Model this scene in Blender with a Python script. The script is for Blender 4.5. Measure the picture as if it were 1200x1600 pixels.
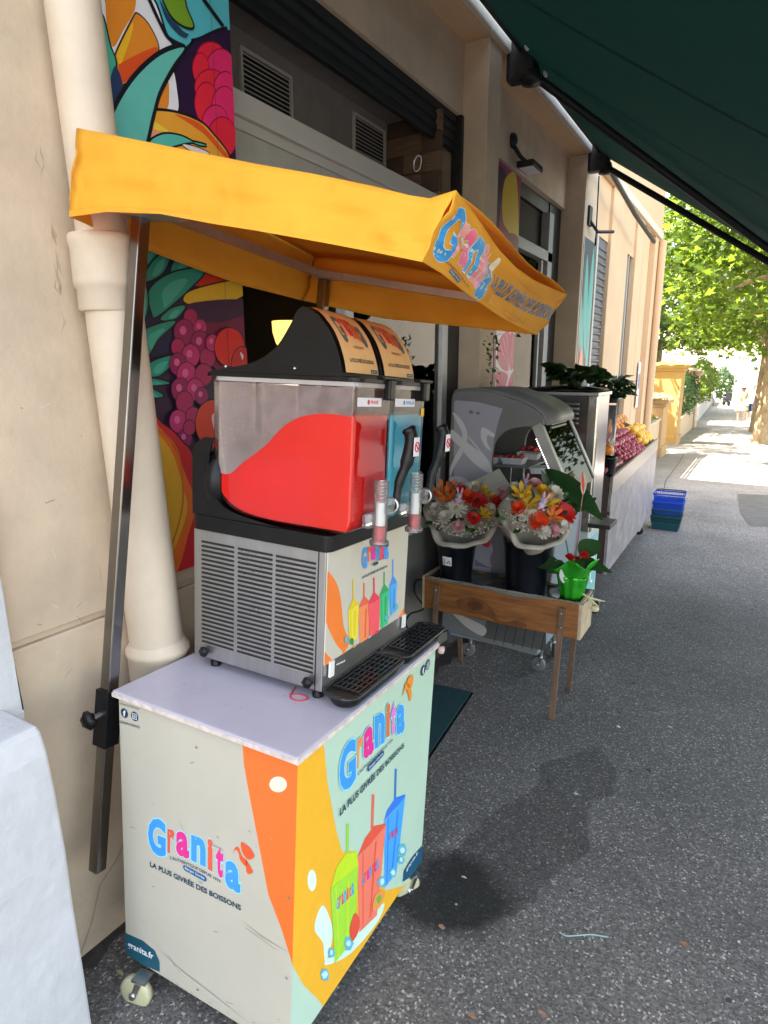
import bpy, bmesh, math, random
import numpy as np
from mathutils import Vector as V, Matrix
random.seed(7)
S = bpy.context.scene
for o in list(bpy.data.objects): bpy.data.objects.remove(o)
COL = S.collection
# ------------------------------------------------------------------ camera, sky, sun, exposure
cam = bpy.data.objects.new('camera', bpy.data.cameras.new('camera')); COL.objects.link(cam)
cam.data.sensor_fit = 'HORIZONTAL'; cam.data.sensor_width = 36; cam.data.lens = 30
cam.data.clip_start = .02; cam.data.clip_end = 2000
PITCH, YAW = math.radians(12.5167), math.radians(30.3592)
cam.location = (0, 0, 1.65); cam.rotation_euler = (math.pi/2 - PITCH, 0, YAW)
S.camera = cam
S.render.resolution_x, S.render.resolution_y = 768, 1024
S.view_settings.view_transform = 'Standard'; S.view_settings.look = 'None'
S.view_settings.exposure = 3.05; S.view_settings.gamma = 1
SUN_EL, SUN_AZ = math.radians(56), math.atan2(-.86, -.5)     # the sun stands behind the shop, to the left
w = bpy.data.worlds.new("World"); S.world = w; w.use_nodes = True
nt = w.node_tree; bg = nt.nodes['Background']
sky = nt.nodes.new('ShaderNodeTexSky'); sky.sky_type = 'NISHITA'; sky.sun_disc = False
sky.sun_elevation = SUN_EL; sky.sun_rotation = SUN_AZ; sky.air_density = 1.0; sky.dust_density = 2.0
mixc = nt.nodes.new('ShaderNodeMix'); mixc.data_type = 'RGBA'; mixc.blend_type = 'MULTIPLY'; mixc.inputs[0].default_value = 1
mixc.inputs[7].default_value = (1.17, 1.0, .79, 1); nt.links.new(sky.outputs[0], mixc.inputs[6]); nt.links.new(mixc.outputs[2], bg.inputs[0]); bg.inputs[1].default_value = .15
sun = bpy.data.objects.new('sun', bpy.data.lights.new('sun', 'SUN')); COL.objects.link(sun)
sun.data.energy = 4.2; sun.data.angle = math.radians(.5); sun.data.color = (1, .93, .82)
sd = V((math.sin(SUN_AZ)*math.cos(SUN_EL), math.cos(SUN_AZ)*math.cos(SUN_EL), math.sin(SUN_EL)))
sun.rotation_euler = (-sd).to_track_quat('-Z', 'Y').to_euler()
# ------------------------------------------------------------------ where things of the photo lie
CP = V((0, 0, 1.65)); cF = V((-math.sin(YAW)*math.cos(PITCH), math.cos(YAW)*math.cos(PITCH), -math.sin(PITCH)))
cR = V((math.cos(YAW), math.sin(YAW), 0)); cU = cR.cross(cF)
def ray(x, y): return (cF*1000 + cR*(x-600) + cU*(800-y)).normalized()
def onp(x, y, c, n):
    d = ray(x, y); return CP + d*((V(c)-CP).dot(n)/d.dot(n))
def hx(x, y, X): return onp(x, y, V((X, 0, 0)), V((1, 0, 0)))
def hy(x, y, Y): return onp(x, y, V((0, Y, 0)), V((0, 1, 0)))
def gz(x, y): return -.03*(min(y, 30)-1.25) - .015*(max(min(x, 6), -1.6)+1.08)
def hg(x, y):
    d = ray(x, y); lo, hi = .1, 200
    for _ in range(50):
        m = (lo+hi)/2; P = CP+d*m
        if P.z < gz(P.x, P.y): hi = m
        else: lo = m
    return CP+d*m
# ------------------------------------------------------------------ materials
MATS = {}
def M(name, col, rough=.6, metal=0, var=.12, scale=12, bump=0, spec=.5, trans=0, sss=0, emis=0, alpha=None, coat=0, bscale=None, stretch=None, ior=1.45):
    if name in MATS: return MATS[name]
    m = bpy.data.materials.new(name); m.use_nodes = True; n = m.node_tree.nodes; L = m.node_tree.links
    b = n['Principled BSDF']; b.inputs['Roughness'].default_value = rough; b.inputs['Metallic'].default_value = metal
    b.inputs['Specular IOR Level'].default_value = spec; b.inputs['IOR'].default_value = ior
    b.inputs['Coat Weight'].default_value = coat
    tc = n.new('ShaderNodeTexCoord'); mp = n.new('ShaderNodeMapping'); L.new(tc.outputs['Object'], mp.inputs[0])
    if stretch: mp.inputs['Scale'].default_value = stretch
    nz = n.new('ShaderNodeTexNoise'); nz.inputs['Scale'].default_value = scale; nz.inputs['Detail'].default_value = 6; nz.inputs['Roughness'].default_value = .65
    L.new(mp.outputs[0], nz.inputs['Vector'])
    r = n.new('ShaderNodeValToRGB'); c = tuple(col)
    r.color_ramp.elements[0].position = .3; r.color_ramp.elements[1].position = .7
    r.color_ramp.elements[0].color = tuple(max(0, x*(1-var)) for x in c)+(1,)
    r.color_ramp.elements[1].color = tuple(min(1, x*(1+var)) for x in c)+(1,)
    L.new(nz.outputs[0], r.inputs[0]); L.new(r.outputs[0], b.inputs['Base Color'])
    if metal or rough > .3:
        mr = n.new('ShaderNodeMapRange'); mr.inputs[3].default_value = max(.03, rough-.1); mr.inputs[4].default_value = min(1, rough+.1)
        L.new(nz.outputs[0], mr.inputs[0]); L.new(mr.outputs[0], b.inputs['Roughness'])
    if bump:
        n2 = n.new('ShaderNodeTexNoise'); n2.inputs['Scale'].default_value = bscale or scale*6; n2.inputs['Detail'].default_value = 5
        L.new(mp.outputs[0], n2.inputs['Vector'])
        bp = n.new('ShaderNodeBump'); bp.inputs['Strength'].default_value = min(1, bump); bp.inputs['Distance'].default_value = .004
        L.new(n2.outputs[0], bp.inputs['Height']); L.new(bp.outputs[0], b.inputs['Normal'])
    if trans: b.inputs['Transmission Weight'].default_value = trans
    if sss:
        b.inputs['Subsurface Weight'].default_value = sss; b.inputs['Subsurface Radius'].default_value = (.02, .01, .01)
    if emis:
        b.inputs['Emission Color'].default_value = c+(1,); b.inputs['Emission Strength'].default_value = emis
    if alpha is not None: b.inputs['Alpha'].default_value = alpha
    MATS[name] = m; return m
def thin(name, col, tw, rough=.6, tcol=None, var=.1, scale=8):
    """cloth, leaf and paper: diffuse mixed with translucency"""
    if name in MATS: return MATS[name]
    m = M(name, col, rough, var=var, scale=scale); n = m.node_tree.nodes; L = m.node_tree.links
    t = n.new('ShaderNodeBsdfTranslucent'); t.inputs[0].default_value = tuple(tcol or col)+(1,)
    x = n.new('ShaderNodeMixShader'); x.inputs[0].default_value = tw
    L.new(n['Principled BSDF'].outputs[0], x.inputs[1]); L.new(t.outputs[0], x.inputs[2]); L.new(x.outputs[0], n['Material Output'].inputs[0])
    return m
def glassy(name, col, frost, rough=.1, fcol=(.7, .7, .7), noise=0, refl=1):
    """clear pane: transparent + gloss, with a share of frosting"""
    m = bpy.data.materials.new(name); m.use_nodes = True; n = m.node_tree.nodes; L = m.node_tree.links
    for q in list(n):
        if q.type == 'BSDF_PRINCIPLED': n.remove(q)
    out = n['Material Output']
    t = n.new('ShaderNodeBsdfTransparent'); t.inputs[0].default_value = tuple(col)+(1,)
    g = n.new('ShaderNodeBsdfGlossy'); g.inputs['Roughness'].default_value = rough; g.inputs[0].default_value = (refl,)*3+(1,)
    fr = n.new('ShaderNodeFresnel'); fr.inputs[0].default_value = 1.5
    x = n.new('ShaderNodeMixShader'); L.new(fr.outputs[0], x.inputs[0]); L.new(t.outputs[0], x.inputs[1]); L.new(g.outputs[0], x.inputs[2])
    last = x
    if frost:
        d = n.new('ShaderNodeBsdfDiffuse'); d.inputs[0].default_value = tuple(fcol)+(1,)
        y = n.new('ShaderNodeMixShader'); y.inputs[0].default_value = frost
        if noise:
            tc = n.new('ShaderNodeTexCoord'); nz = n.new('ShaderNodeTexNoise'); nz.inputs['Scale'].default_value = noise; nz.inputs['Detail'].default_value = 8
            L.new(tc.outputs['Object'], nz.inputs['Vector']); mr = n.new('ShaderNodeMapRange')
            mr.inputs[1].default_value = .35; mr.inputs[2].default_value = .65; mr.inputs[3].default_value = frost*.7; mr.inputs[4].default_value = min(1, frost*1.3)
            L.new(nz.outputs[0], mr.inputs[0]); L.new(mr.outputs[0], y.inputs[0])
        L.new(x.outputs[0], y.inputs[1]); L.new(d.outputs[0], y.inputs[2]); last = y
    L.new(last.outputs[0], out.inputs[0]); MATS[name] = m; return m
def flat(r, g, b, rough=.45):
    """printed ink, named by its colour (sRGB bytes)"""
    def s(c): c /= 255; return c/12.92 if c < .04045 else ((c+.055)/1.055)**2.4
    return M('ink_%02x%02x%02x' % (r, g, b), (s(r), s(g), s(b)), rough, var=.04, scale=30)
# ------------------------------------------------------------------ mesh builder
class MB:
    def __init__(s): s.v = []; s.f = []; s.mi = []; s.m = []; s.sm = []; s.T = Matrix()
    def mat(s, m):
        if m not in s.m: s.m.append(m)
        return s.m.index(m)
    def add(s, vs, fs, m=None, smooth=False):
        k = len(s.v); s.v += [tuple(s.T @ V(p)) for p in vs]; i = s.mat(m) if m else 0
        for f in fs: s.f.append([k+q for q in f]); s.mi.append(i); s.sm.append(smooth)
        return s
    def box(s, a, b, m=None, bev=0):
        a, b = V(a), V(b); lo = V(map(min, a, b)); hi = V(map(max, a, b))
        if bev:
            e = min(bev, min(hi-lo)*.45)
            bm = bmesh.new(); bmesh.ops.create_cube(bm, size=1)
            for v in bm.verts: v.co = V(((lo[i]+hi[i])/2+v.co[i]*(hi[i]-lo[i]) for i in range(3)))
            bmesh.ops.bevel(bm, geom=bm.edges[:], offset=e, segments=2, profile=.6, affect='EDGES')
            s.bm(bm, m); return s
        vs = [(x, y, z) for x in (lo.x, hi.x) for y in (lo.y, hi.y) for z in (lo.z, hi.z)]
        return s.add(vs, [(0, 1, 3, 2), (4, 6, 7, 5), (0, 4, 5, 1), (2, 3, 7, 6), (0, 2, 6, 4), (1, 5, 7, 3)], m)
    def bm(s, bm, m=None, smooth=False):
        bm.verts.index_update(); s.add([v.co for v in bm.verts], [[v.index for v in f.verts] for f in bm.faces], m, smooth); bm.free(); return s
    def tube(s, pts, r, m=None, seg=10, cap=True, smooth=True):
        pts = [V(p) for p in pts]; n = len(pts); rs = r if isinstance(r, (list, tuple)) else [r]*n
        vs = []; prev = None
        for i, p in enumerate(pts):
            t = (pts[min(i+1, n-1)]-pts[max(i-1, 0)]).normalized()
            if prev is None: u = t.orthogonal().normalized()
            else:
                u = prev - t*prev.dot(t); u = u.normalized() if u.length > 1e-6 else t.orthogonal().normalized()
            prev = u; q = t.cross(u)
            for k in range(seg):
                a = 2*math.pi*k/seg; vs.append(p+(u*math.cos(a)+q*math.sin(a))*rs[i])
        fs = [(i*seg+k, i*seg+(k+1) % seg, (i+1)*seg+(k+1) % seg, (i+1)*seg+k) for i in range(n-1) for k in range(seg)]
        s.add(vs, fs, m, smooth)
        if cap: s.add(vs[:seg], [list(range(seg))[::-1]], m); s.add(vs[-seg:], [list(range(seg))], m)
        return s
    def bar(s, a, b, w, h, m=None, up=(0, 0, 1)):
        a, b = V(a), V(b); t = (b-a).normalized(); u = V(up); u = (u-t*u.dot(t)).normalized(); q = t.cross(u)
        vs = [p+q*(i*w/2)+u*(j*h/2) for p in (a, b) for i, j in ((-1, -1), (1, -1), (1, 1), (-1, 1))]
        return s.add(vs, [(0, 1, 2, 3), (7, 6, 5, 4), (0, 4, 5, 1), (1, 5, 6, 2), (2, 6, 7, 3), (3, 7, 4, 0)], m)
    def lathe(s, prof, o=(0, 0, 0), m=None, seg=24, smooth=True, wob=0):
        o = V(o); vs = []; n = len(prof)
        for r, z in prof:
            for k in range(seg):
                a = 2*math.pi*k/seg; rr = r*(1+wob*math.cos(a*seg/2)); vs.append(o+V((rr*math.cos(a), rr*math.sin(a), z)))
        fs = [(i*seg+k, i*seg+(k+1) % seg, (i+1)*seg+(k+1) % seg, (i+1)*seg+k) for i in range(n-1) for k in range(seg)]
        s.add(vs, fs, m, smooth)
        if prof[0][0] > 1e-4: s.add(vs[:seg], [list(range(seg))[::-1]], m)
        if prof[-1][0] > 1e-4: s.add(vs[-seg:], [list(range(seg))], m)
        return s
    def ball(s, c, r, m=None, sub=2, jit=0):
        bm = bmesh.new(); bmesh.ops.create_icosphere(bm, subdivisions=sub, radius=1)
        r = V(r) if hasattr(r, '__len__') else V((r, r, r)); c = V(c)
        for v in bm.verts:
            k = 1+random.uniform(-jit, jit); v.co = V((v.co.x*r.x*k, v.co.y*r.y*k, v.co.z*r.z*k))+c
        return s.bm(bm, m, True)
    def prism(s, poly, f, d, m=None):
        """polygon given by f(point) -> 3D, pushed by the vector d"""
        a = [V(f(p)) for p in poly]; d = V(d); b = [p+d for p in a]; n = len(a)
        s.add(a+b, [list(range(n)), list(range(2*n-1, n-1, -1))]+[(i, i+n, (i+1) % n+n, (i+1) % n) for i in range(n)], m); return s
    def grid(s, fn, nu, nv, m=None, smooth=True):
        vs = [fn(i/nu, j/nv) for j in range(nv+1) for i in range(nu+1)]
        return s.add(vs, [(j*(nu+1)+i, j*(nu+1)+i+1, (j+1)*(nu+1)+i+1, (j+1)*(nu+1)+i) for j in range(nv) for i in range(nu)], m, smooth)
    def build(s, name, m=None, parent=None, solid=0, bevel=0, sub=0, at=None):
        me = bpy.data.meshes.new(name)
        T = Matrix.Translation(-V(at)) if at else None
        me.from_pydata([T @ V(p) for p in s.v] if T else s.v, [], s.f)
        if s.m and not m:
            for x in s.m: me.materials.append(x)
            me.polygons.foreach_set('material_index', s.mi)
        else: me.materials.append(m)
        me.polygons.foreach_set('use_smooth', s.sm); me.update()
        bm = bmesh.new(); bm.from_mesh(me); bmesh.ops.recalc_face_normals(bm, faces=bm.faces)
        bm.to_mesh(me); bm.free()
        o = bpy.data.objects.new(name, me); COL.objects.link(o)
        if at: o.location = at
        if parent: o.parent = parent
        if solid: x = o.modifiers.new('thickness', 'SOLIDIFY'); x.thickness = solid; x.offset = 0
        if bevel: x = o.modifiers.new('bevel', 'BEVEL'); x.width = bevel; x.segments = 2; x.limit_method = 'ANGLE'
        if sub: x = o.modifiers.new('sub', 'SUBSURF'); x.levels = sub; x.render_levels = sub
        return o
def tag(o, label=None, cat=None, group=None, kind=None):
    if label: o['label'] = label
    if cat: o['category'] = cat
    if group: o['group'] = group
    if kind: o['kind'] = kind
    return o
def thing(name, label, cat, loc=(0, 0, 0), rz=0, group=None, mat=None):
    o = bpy.data.objects.new(name, None); COL.objects.link(o); o.empty_display_size = .1
    if mat is not None: o.matrix_world = mat
    else: o.location = loc; o.rotation_euler = (0, 0, rz)
    return tag(o, label, cat, group)
def dup(root, label=None, loc=None, rz=None):
    r = root.copy(); COL.objects.link(r)
    if label: r['label'] = label
    if loc is not None: r.location = loc
    if rz is not None: r.rotation_euler = (0, 0, rz)
    for ch in list(root.children):
        c = ch.copy(); COL.objects.link(c); c.parent = r
        for g in ch.children:
            d = g.copy(); COL.objects.link(d); d.parent = c
    return r
def smoothpoly(P, closed=True, k=6):
    n = len(P); out = []
    for i in range(n if closed else n-1):
        if closed: a, b, c, d = P[(i-1) % n], P[i], P[(i+1) % n], P[(i+2) % n]
        else: a, b, c, d = P[max(i-1, 0)], P[i], P[i+1], P[min(i+2, n-1)]
        for j in range(k):
            t = j/k
            out.append(tuple(.5*(2*b[q]+(c[q]-a[q])*t+(2*a[q]-5*b[q]+4*c[q]-d[q])*t*t+(3*b[q]-a[q]-3*c[q]+d[q])*t**3) for q in range(len(b))))
    if not closed: out.append(tuple(P[-1]))
    return out
def text_mesh(body, bold=0, res=3):
    cu = bpy.data.curves.new('t', 'FONT'); cu.body = body; cu.offset = bold; cu.resolution_u = res
    o = bpy.data.objects.new('t', cu); COL.objects.link(o); dg = bpy.context.evaluated_depsgraph_get()
    me = bpy.data.meshes.new_from_object(o.evaluated_get(dg)); vs = [tuple(v.co) for v in me.vertices]; fs = [list(p.vertices) for p in me.polygons]
    bpy.data.objects.remove(o); bpy.data.curves.remove(cu); bpy.data.meshes.remove(me); return vs, fs
def chop(pts, fs, nu=90, nv=14):
    bm = bmesh.new(); vv = [bm.verts.new((p[0], p[1], 0)) for p in pts]
    for f in fs:
        try: bm.faces.new([vv[i] for i in f])
        except ValueError: pass
    for ax, n in ((0, nu), (1, nv)):
        lo = min(p[ax] for p in pts); hi = max(p[ax] for p in pts)
        for i in range(int(lo*n), int(hi*n)+2):
            co = [0, 0, 0]; co[ax] = i/n; no = [0, 0, 0]; no[ax] = 1
            bmesh.ops.bisect_plane(bm, geom=bm.verts[:]+bm.edges[:]+bm.faces[:], plane_co=co, plane_no=no, dist=1e-6)
    bm.verts.index_update(); P = [(v.co.x, v.co.y) for v in bm.verts]; F = [[v.index for v in f.verts] for f in bm.faces]; bm.free(); return P, F
class Canvas:
    """flat printed or painted surface: origin, two unit vectors, size; every colour a hair above the one below"""
    def __init__(s, o, u, v, wd, ht, mw=None, lift=.00007, surf=None):
        s.o, s.u, s.v = V(o), V(u).normalized(), V(v).normalized(); s.n = s.u.cross(s.v); s.w, s.h = wd, ht; s.mb = MB(); s.k = 0; s.lift = lift; s.mw = mw or Matrix(); s.surf = surf
    def at(s, p, k=None):
        k = s.k if k is None else k
        if s.surf: return s.surf(p[0]/s.w, p[1]/s.h, (k+1)*s.lift)
        return s.o + s.u*p[0] + s.v*p[1] + s.n*((k+1)*s.lift)
    def uv(s, x, y):
        c = s.mw @ s.o; n = (s.mw.to_3x3() @ s.n).normalized(); P = s.mw.inverted() @ onp(x, y, c, n) - s.o
        return (P.dot(s.u), P.dot(s.v))
    def clip(s, P):
        for ax, lim, sg in ((0, 0, 1), (0, s.w, -1), (1, 0, 1), (1, s.h, -1)):
            o = []
            for i in range(len(P)):
                a, b = P[i-1], P[i]; ia, ib = (a[ax]-lim)*sg >= 0, (b[ax]-lim)*sg >= 0
                if ia != ib:
                    t = (lim-a[ax])/(b[ax]-a[ax]); o.append((a[0]+(b[0]-a[0])*t, a[1]+(b[1]-a[1])*t))
                if ib: o.append(b)
            P = o
            if not P: return P
        return P
    def poly(s, P, m, smooth=True, px=True, off=(0, 0), sc=1, line=0, linem=None):
        if px: P = [s.uv(off[0]+x*sc, off[1]+y*sc) for x, y in P]
        if smooth: P = smoothpoly(P)
        if line:
            c = (sum(p[0] for p in P)/len(P), sum(p[1] for p in P)/len(P)); s.stroke(P+[P[0]], line, linem, raw=True)
        Q = s.clip(P)
        if len(Q) >= 3:
            R = [Q[0]]
            for q in Q[1:]:
                if math.hypot(q[0]-R[-1][0], q[1]-R[-1][1]) > 1e-5: R.append(q)
            if len(R) >= 3:
                F = [list(range(len(R)))]
                if s.surf: R, F = chop(R, F)
                s.mb.add([s.at(p) for p in R], F, m)
        s.k += 1; return s
    def stroke(s, P, wd, m, px=False, off=(0, 0), sc=1, smooth=False, raw=False, taper=False):
        if px: P = [s.uv(off[0]+x*sc, off[1]+y*sc) for x, y in P]
        if smooth: P = smoothpoly(P, False)
        n = len(P); vs = []; ok = []
        for i in range(n):
            a, b = P[max(i-1, 0)], P[min(i+1, n-1)]; dx, dy = b[0]-a[0], b[1]-a[1]; l = math.hypot(dx, dy) or 1
            w2 = wd/2*(math.sin(math.pi*min(.97, max(.03, i/(n-1)))) if taper else 1)
            vs += [(P[i][0]-dy/l*w2, P[i][1]+dx/l*w2), (P[i][0]+dy/l*w2, P[i][1]-dx/l*w2)]
        ins = lambda p: 0 <= p[0] <= s.w and 0 <= p[1] <= s.h
        fs = [(2*i, 2*i+1, 2*i+3, 2*i+2) for i in range(n-1) if all(ins(vs[q]) for q in (2*i, 2*i+1, 2*i+3, 2*i+2))]
        if fs: s.mb.add([s.at(p) for p in vs], fs, m)
        s.k += 1; return s
    def rect(s, a, b, m): return s.poly([(a[0], a[1]), (b[0], a[1]), (b[0], b[1]), (a[0], b[1])], m, False, False)
    def disc(s, c, r, m, ry=None):
        ry = ry or r; return s.poly([(c[0]+r*math.cos(t*math.pi/12), c[1]+ry*math.sin(t*math.pi/12)) for t in range(24)], m, False, False)
    def text(s, body, quad, m, bold=.01, px=True, off=(0, 0), sc=1, arch=0, box=False):
        """quad: top-left, top-right, bottom-right, bottom-left"""
        if px: quad = [s.uv(off[0]+x*sc, off[1]+y*sc) for x, y in quad]
        vs, fs = text_mesh(body, bold); xs = [v[0] for v in vs]; ys = [v[1] for v in vs]
        x0, x1, y0, y1 = min(xs), max(xs), min(ys), max(ys); o = []
        for x, y, _ in vs:
            a = (x-x0)/(x1-x0 or 1); b = (y-y0)/(y1-y0 or 1)+arch*math.sin(math.pi*a)
            top = [quad[0][i]+(quad[1][i]-quad[0][i])*a for i in (0, 1)]; bot = [quad[3][i]+(quad[2][i]-quad[3][i])*a for i in (0, 1)]
            o.append((bot[0]+(top[0]-bot[0])*b, bot[1]+(top[1]-bot[1])*b))
        if s.surf: o, fs = chop(o, fs)
        s.mb.add([s.at(p) for p in o], fs, m); s.k += 1; return s
    def build(s, name, parent=None): return s.mb.build(name, None, parent)
# ------------------------------------------------------------------ shared materials
plaster = M('plaster', (.58, .45, .325), .85, var=.16, scale=3, bump=.35, bscale=60)
plaster_bounce = M('plaster_far_bounce', (.66, .44, .26), .85, var=.08, scale=2, bump=.3, bscale=50)  # same plaster, with warm bounced light put into the colour
whitewash = M('whitewash', (.52, .51, .52), .85, var=.09, scale=7, bump=1, bscale=28)
steel = M('brushed_steel', (.55, .54, .53), .32, 1, var=.1, scale=3, bump=.08, bscale=40, stretch=(1, 1, 18))
alu = M('painted_aluminium', (.50, .47, .43), .45, var=.05, scale=5)
blackp = M('black_plastic', (.005, .005, .006), .36, var=.3, scale=20, bump=.15, bscale=250, spec=.35)
blackm = M('black_metal', (.015, .015, .016), .5, var=.3, scale=20)
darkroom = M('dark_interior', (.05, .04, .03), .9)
chrome = M('zinc', (.6, .6, .58), .3, 1)
white = M('white_paint', (.75, .75, .74), .5, var=.05)
orangecloth = thin('orange_cloth', (.95, .51, .04), .34, .7, (1, .20, .008), var=.10, scale=2.5)
def fold_bump(m):
    n = m.node_tree.nodes; L = m.node_tree.links; b = n['Principled BSDF']; tc = [q for q in n if q.type == 'TEX_COORD'][0]
    vo = n.new('ShaderNodeTexVoronoi'); vo.inputs['Scale'].default_value = 4.5; vo.feature = 'SMOOTH_F1'; nz = n.new('ShaderNodeTexNoise'); nz.inputs['Scale'].default_value = 3; L.new(tc.outputs['Object'], nz.inputs['Vector']); L.new(nz.outputs['Color'], vo.inputs['Vector'])
    vo.inputs['Scale'].default_value = 9; b1 = n.new('ShaderNodeBump'); b1.inputs['Strength'].default_value = .28; b1.inputs['Distance'].default_value = .03; L.new(vo.outputs['Distance'], b1.inputs['Height'])
    w2 = n.new('ShaderNodeTexNoise'); w2.inputs['Scale'].default_value = 420; L.new(tc.outputs['Object'], w2.inputs['Vector']); b2 = n.new('ShaderNodeBump'); b2.inputs['Strength'].default_value = .25; b2.inputs['Distance'].default_value = .001; L.new(w2.outputs[0], b2.inputs['Height']); L.new(b1.outputs[0], b2.inputs['Normal']); L.new(b2.outputs[0], b.inputs['Normal'])
fold_bump(orangecloth)
leafg = thin('dark_leaf', (.018, .055, .016), .18, .35, (.05, .14, .02), var=.4, scale=20)
BLK = flat(28, 26, 34); TEAL = flat(95, 196, 186); CREAMW = flat(235, 232, 238)
# ================================================================== SETTING
STAINS = ((-.70, 1.62, .15, .20, -.5, .18, .22), (-.56, 2.12, .16, .64, -.17, .60, .035))
def ground_mat():
    m = M('asphalt', (.122, .110, .103), .85, var=.26, scale=1.1, bump=1, bscale=240); n = m.node_tree.nodes; L = m.node_tree.links
    b = n['Principled BSDF']; base = b.inputs['Base Color'].links[0].from_socket
    tc = [q for q in n if q.type == 'TEX_COORD'][0]
    for q in n:
        if q.type == 'BUMP': q.inputs['Distance'].default_value = .006; q.inputs['Strength'].default_value = .9
    vo = n.new('ShaderNodeTexVoronoi'); vo.inputs['Scale'].default_value = 165; L.new(tc.outputs['Object'], vo.inputs['Vector'])
    sp = n.new('ShaderNodeSeparateColor'); L.new(vo.outputs['Color'], sp.inputs[0])
    mr = n.new('ShaderNodeMapRange'); mr.inputs[1].default_value = 0; mr.inputs[2].default_value = 1; mr.inputs[3].default_value = .58; mr.inputs[4].default_value = 1.42; L.new(sp.outputs[0], mr.inputs[0])
    pw = n.new('ShaderNodeMath'); pw.operation = 'POWER'; pw.inputs[1].default_value = 14; L.new(sp.outputs[1], pw.inputs[0])
    ad = n.new('ShaderNodeMath'); ad.operation = 'MULTIPLY_ADD'; ad.inputs[1].default_value = 3.0; L.new(pw.outputs[0], ad.inputs[0]); L.new(mr.outputs[0], ad.inputs[2])
    # wet and oily stains with a shape of their own
    def blob(cx, cy, rx, ry, rot, lo, soft=.25):
        mp = n.new('ShaderNodeMapping'); mp.vector_type = 'TEXTURE'; mp.inputs['Location'].default_value = (cx, cy, 0); mp.inputs['Rotation'].default_value = (0, 0, rot); mp.inputs['Scale'].default_value = (rx, ry, 50)
        nz = n.new('ShaderNodeTexNoise'); nz.inputs['Scale'].default_value = 3.5; nz.inputs['Detail'].default_value = 6; L.new(tc.outputs['Object'], nz.inputs['Vector'])
        mx = n.new('ShaderNodeVectorMath'); mx.operation = 'MULTIPLY_ADD'; mx.inputs[1].default_value = (.26, .26, 0); L.new(nz.outputs['Color'], mx.inputs[0]); L.new(tc.outputs['Object'], mx.inputs[2])
        sb = n.new('ShaderNodeVectorMath'); sb.operation = 'SUBTRACT'; sb.inputs[1].default_value = (.13, .13, 0); L.new(mx.outputs[0], sb.inputs[0]); L.new(sb.outputs[0], mp.inputs[0])
        ln = n.new('ShaderNodeVectorMath'); ln.operation = 'LENGTH'; L.new(mp.outputs[0], ln.inputs[0])
        r = n.new('ShaderNodeMapRange'); r.inputs[1].default_value = 1-soft; r.inputs[2].default_value = 1+soft; r.inputs[3].default_value = lo; r.inputs[4].default_value = 1; L.new(ln.outputs['Value'], r.inputs[0]); return r.outputs[0]
    cur = ad.outputs[0]
    for a in STAINS+( (-1.1, 3.9, .7, 1.1, 0, .8, .5), (-.3, 4.4, .5, 1.2, .2, .85, .4)):
        mu = n.new('ShaderNodeMath'); mu.operation = 'MULTIPLY'; L.new(cur, mu.inputs[0]); L.new(blob(*a), mu.inputs[1]); cur = mu.outputs[0]
    # base colour grows paler further along
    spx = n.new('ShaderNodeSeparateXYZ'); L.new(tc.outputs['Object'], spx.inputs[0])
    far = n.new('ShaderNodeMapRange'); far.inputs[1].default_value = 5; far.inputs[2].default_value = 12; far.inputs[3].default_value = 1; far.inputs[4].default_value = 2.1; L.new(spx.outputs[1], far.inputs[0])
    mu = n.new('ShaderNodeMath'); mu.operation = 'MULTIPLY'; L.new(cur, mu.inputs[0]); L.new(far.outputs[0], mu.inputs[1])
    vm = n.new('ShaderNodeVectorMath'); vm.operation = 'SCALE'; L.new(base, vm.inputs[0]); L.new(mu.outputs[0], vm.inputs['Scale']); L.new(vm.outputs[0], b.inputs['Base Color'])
    return m
def sheet(name, x0, x1, y0, y1, dz, m, nx=14, ny=60):
    ys = sorted(set([y0+(y1-y0)*i/ny for i in range(ny+1)]+[y for y in (1.25, 30) if y0 < y < y1])); xs = sorted(set([x0+(x1-x0)*i/nx for i in range(nx+1)]+[x for x in (-1.6, 6) if x0 < x < x1]))
    vs = [(x, y, gz(x, y)+dz) for y in ys for x in xs]; k = len(xs)
    mb = MB(); mb.add(vs, [(j*k+i, j*k+i+1, (j+1)*k+i+1, (j+1)*k+i) for j in range(len(ys)-1) for i in range(k-1)])
    return tag(mb.build(name, m), kind='structure')
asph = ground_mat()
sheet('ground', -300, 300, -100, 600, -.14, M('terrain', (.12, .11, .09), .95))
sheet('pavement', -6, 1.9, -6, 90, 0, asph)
sheet('road', 2.05, 9, -6, 90, -.125, M('road_asphalt', (.07, .07, .075), .9, var=.2, scale=2, bump=.8, bscale=80))
kb = MB()
for i in range(48):
    y0 = -6+i*2; kb.box((1.9, y0+.006, gz(2, y0+1)-.2), (2.05, y0+1.994, gz(2, y0+1)+.012), bev=.01)
tag(kb.build('kerb', M('kerb_stone', (.36, .35, .33), .85, var=.15, scale=5, bump=.5)), kind='structure')
# ================================================================== SHOP BUILDING
W = -1.5; R = -1.65; TOP = 8.2; BACK = -8
bld = thing('shop_building', 'peach plastered shop building with pilasters, dark shop openings and a beam over them', 'building', (-1.5, 3, 0))
def bp(name, mb, m=None, **k):
    for v in range(len(mb.v)): mb.v[v] = (mb.v[v][0]+1.5, mb.v[v][1]-3, mb.v[v][2])
    return mb.build(name, m, k.pop('parent', bld), **k)
def sub(name, mb, par, m=None, **k):
    for v in range(len(mb.v)): mb.v[v] = (mb.v[v][0]+1.5, mb.v[v][1]-3, mb.v[v][2])
    return mb.build(name, m, par, **k)
B0 = -1.0
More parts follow.
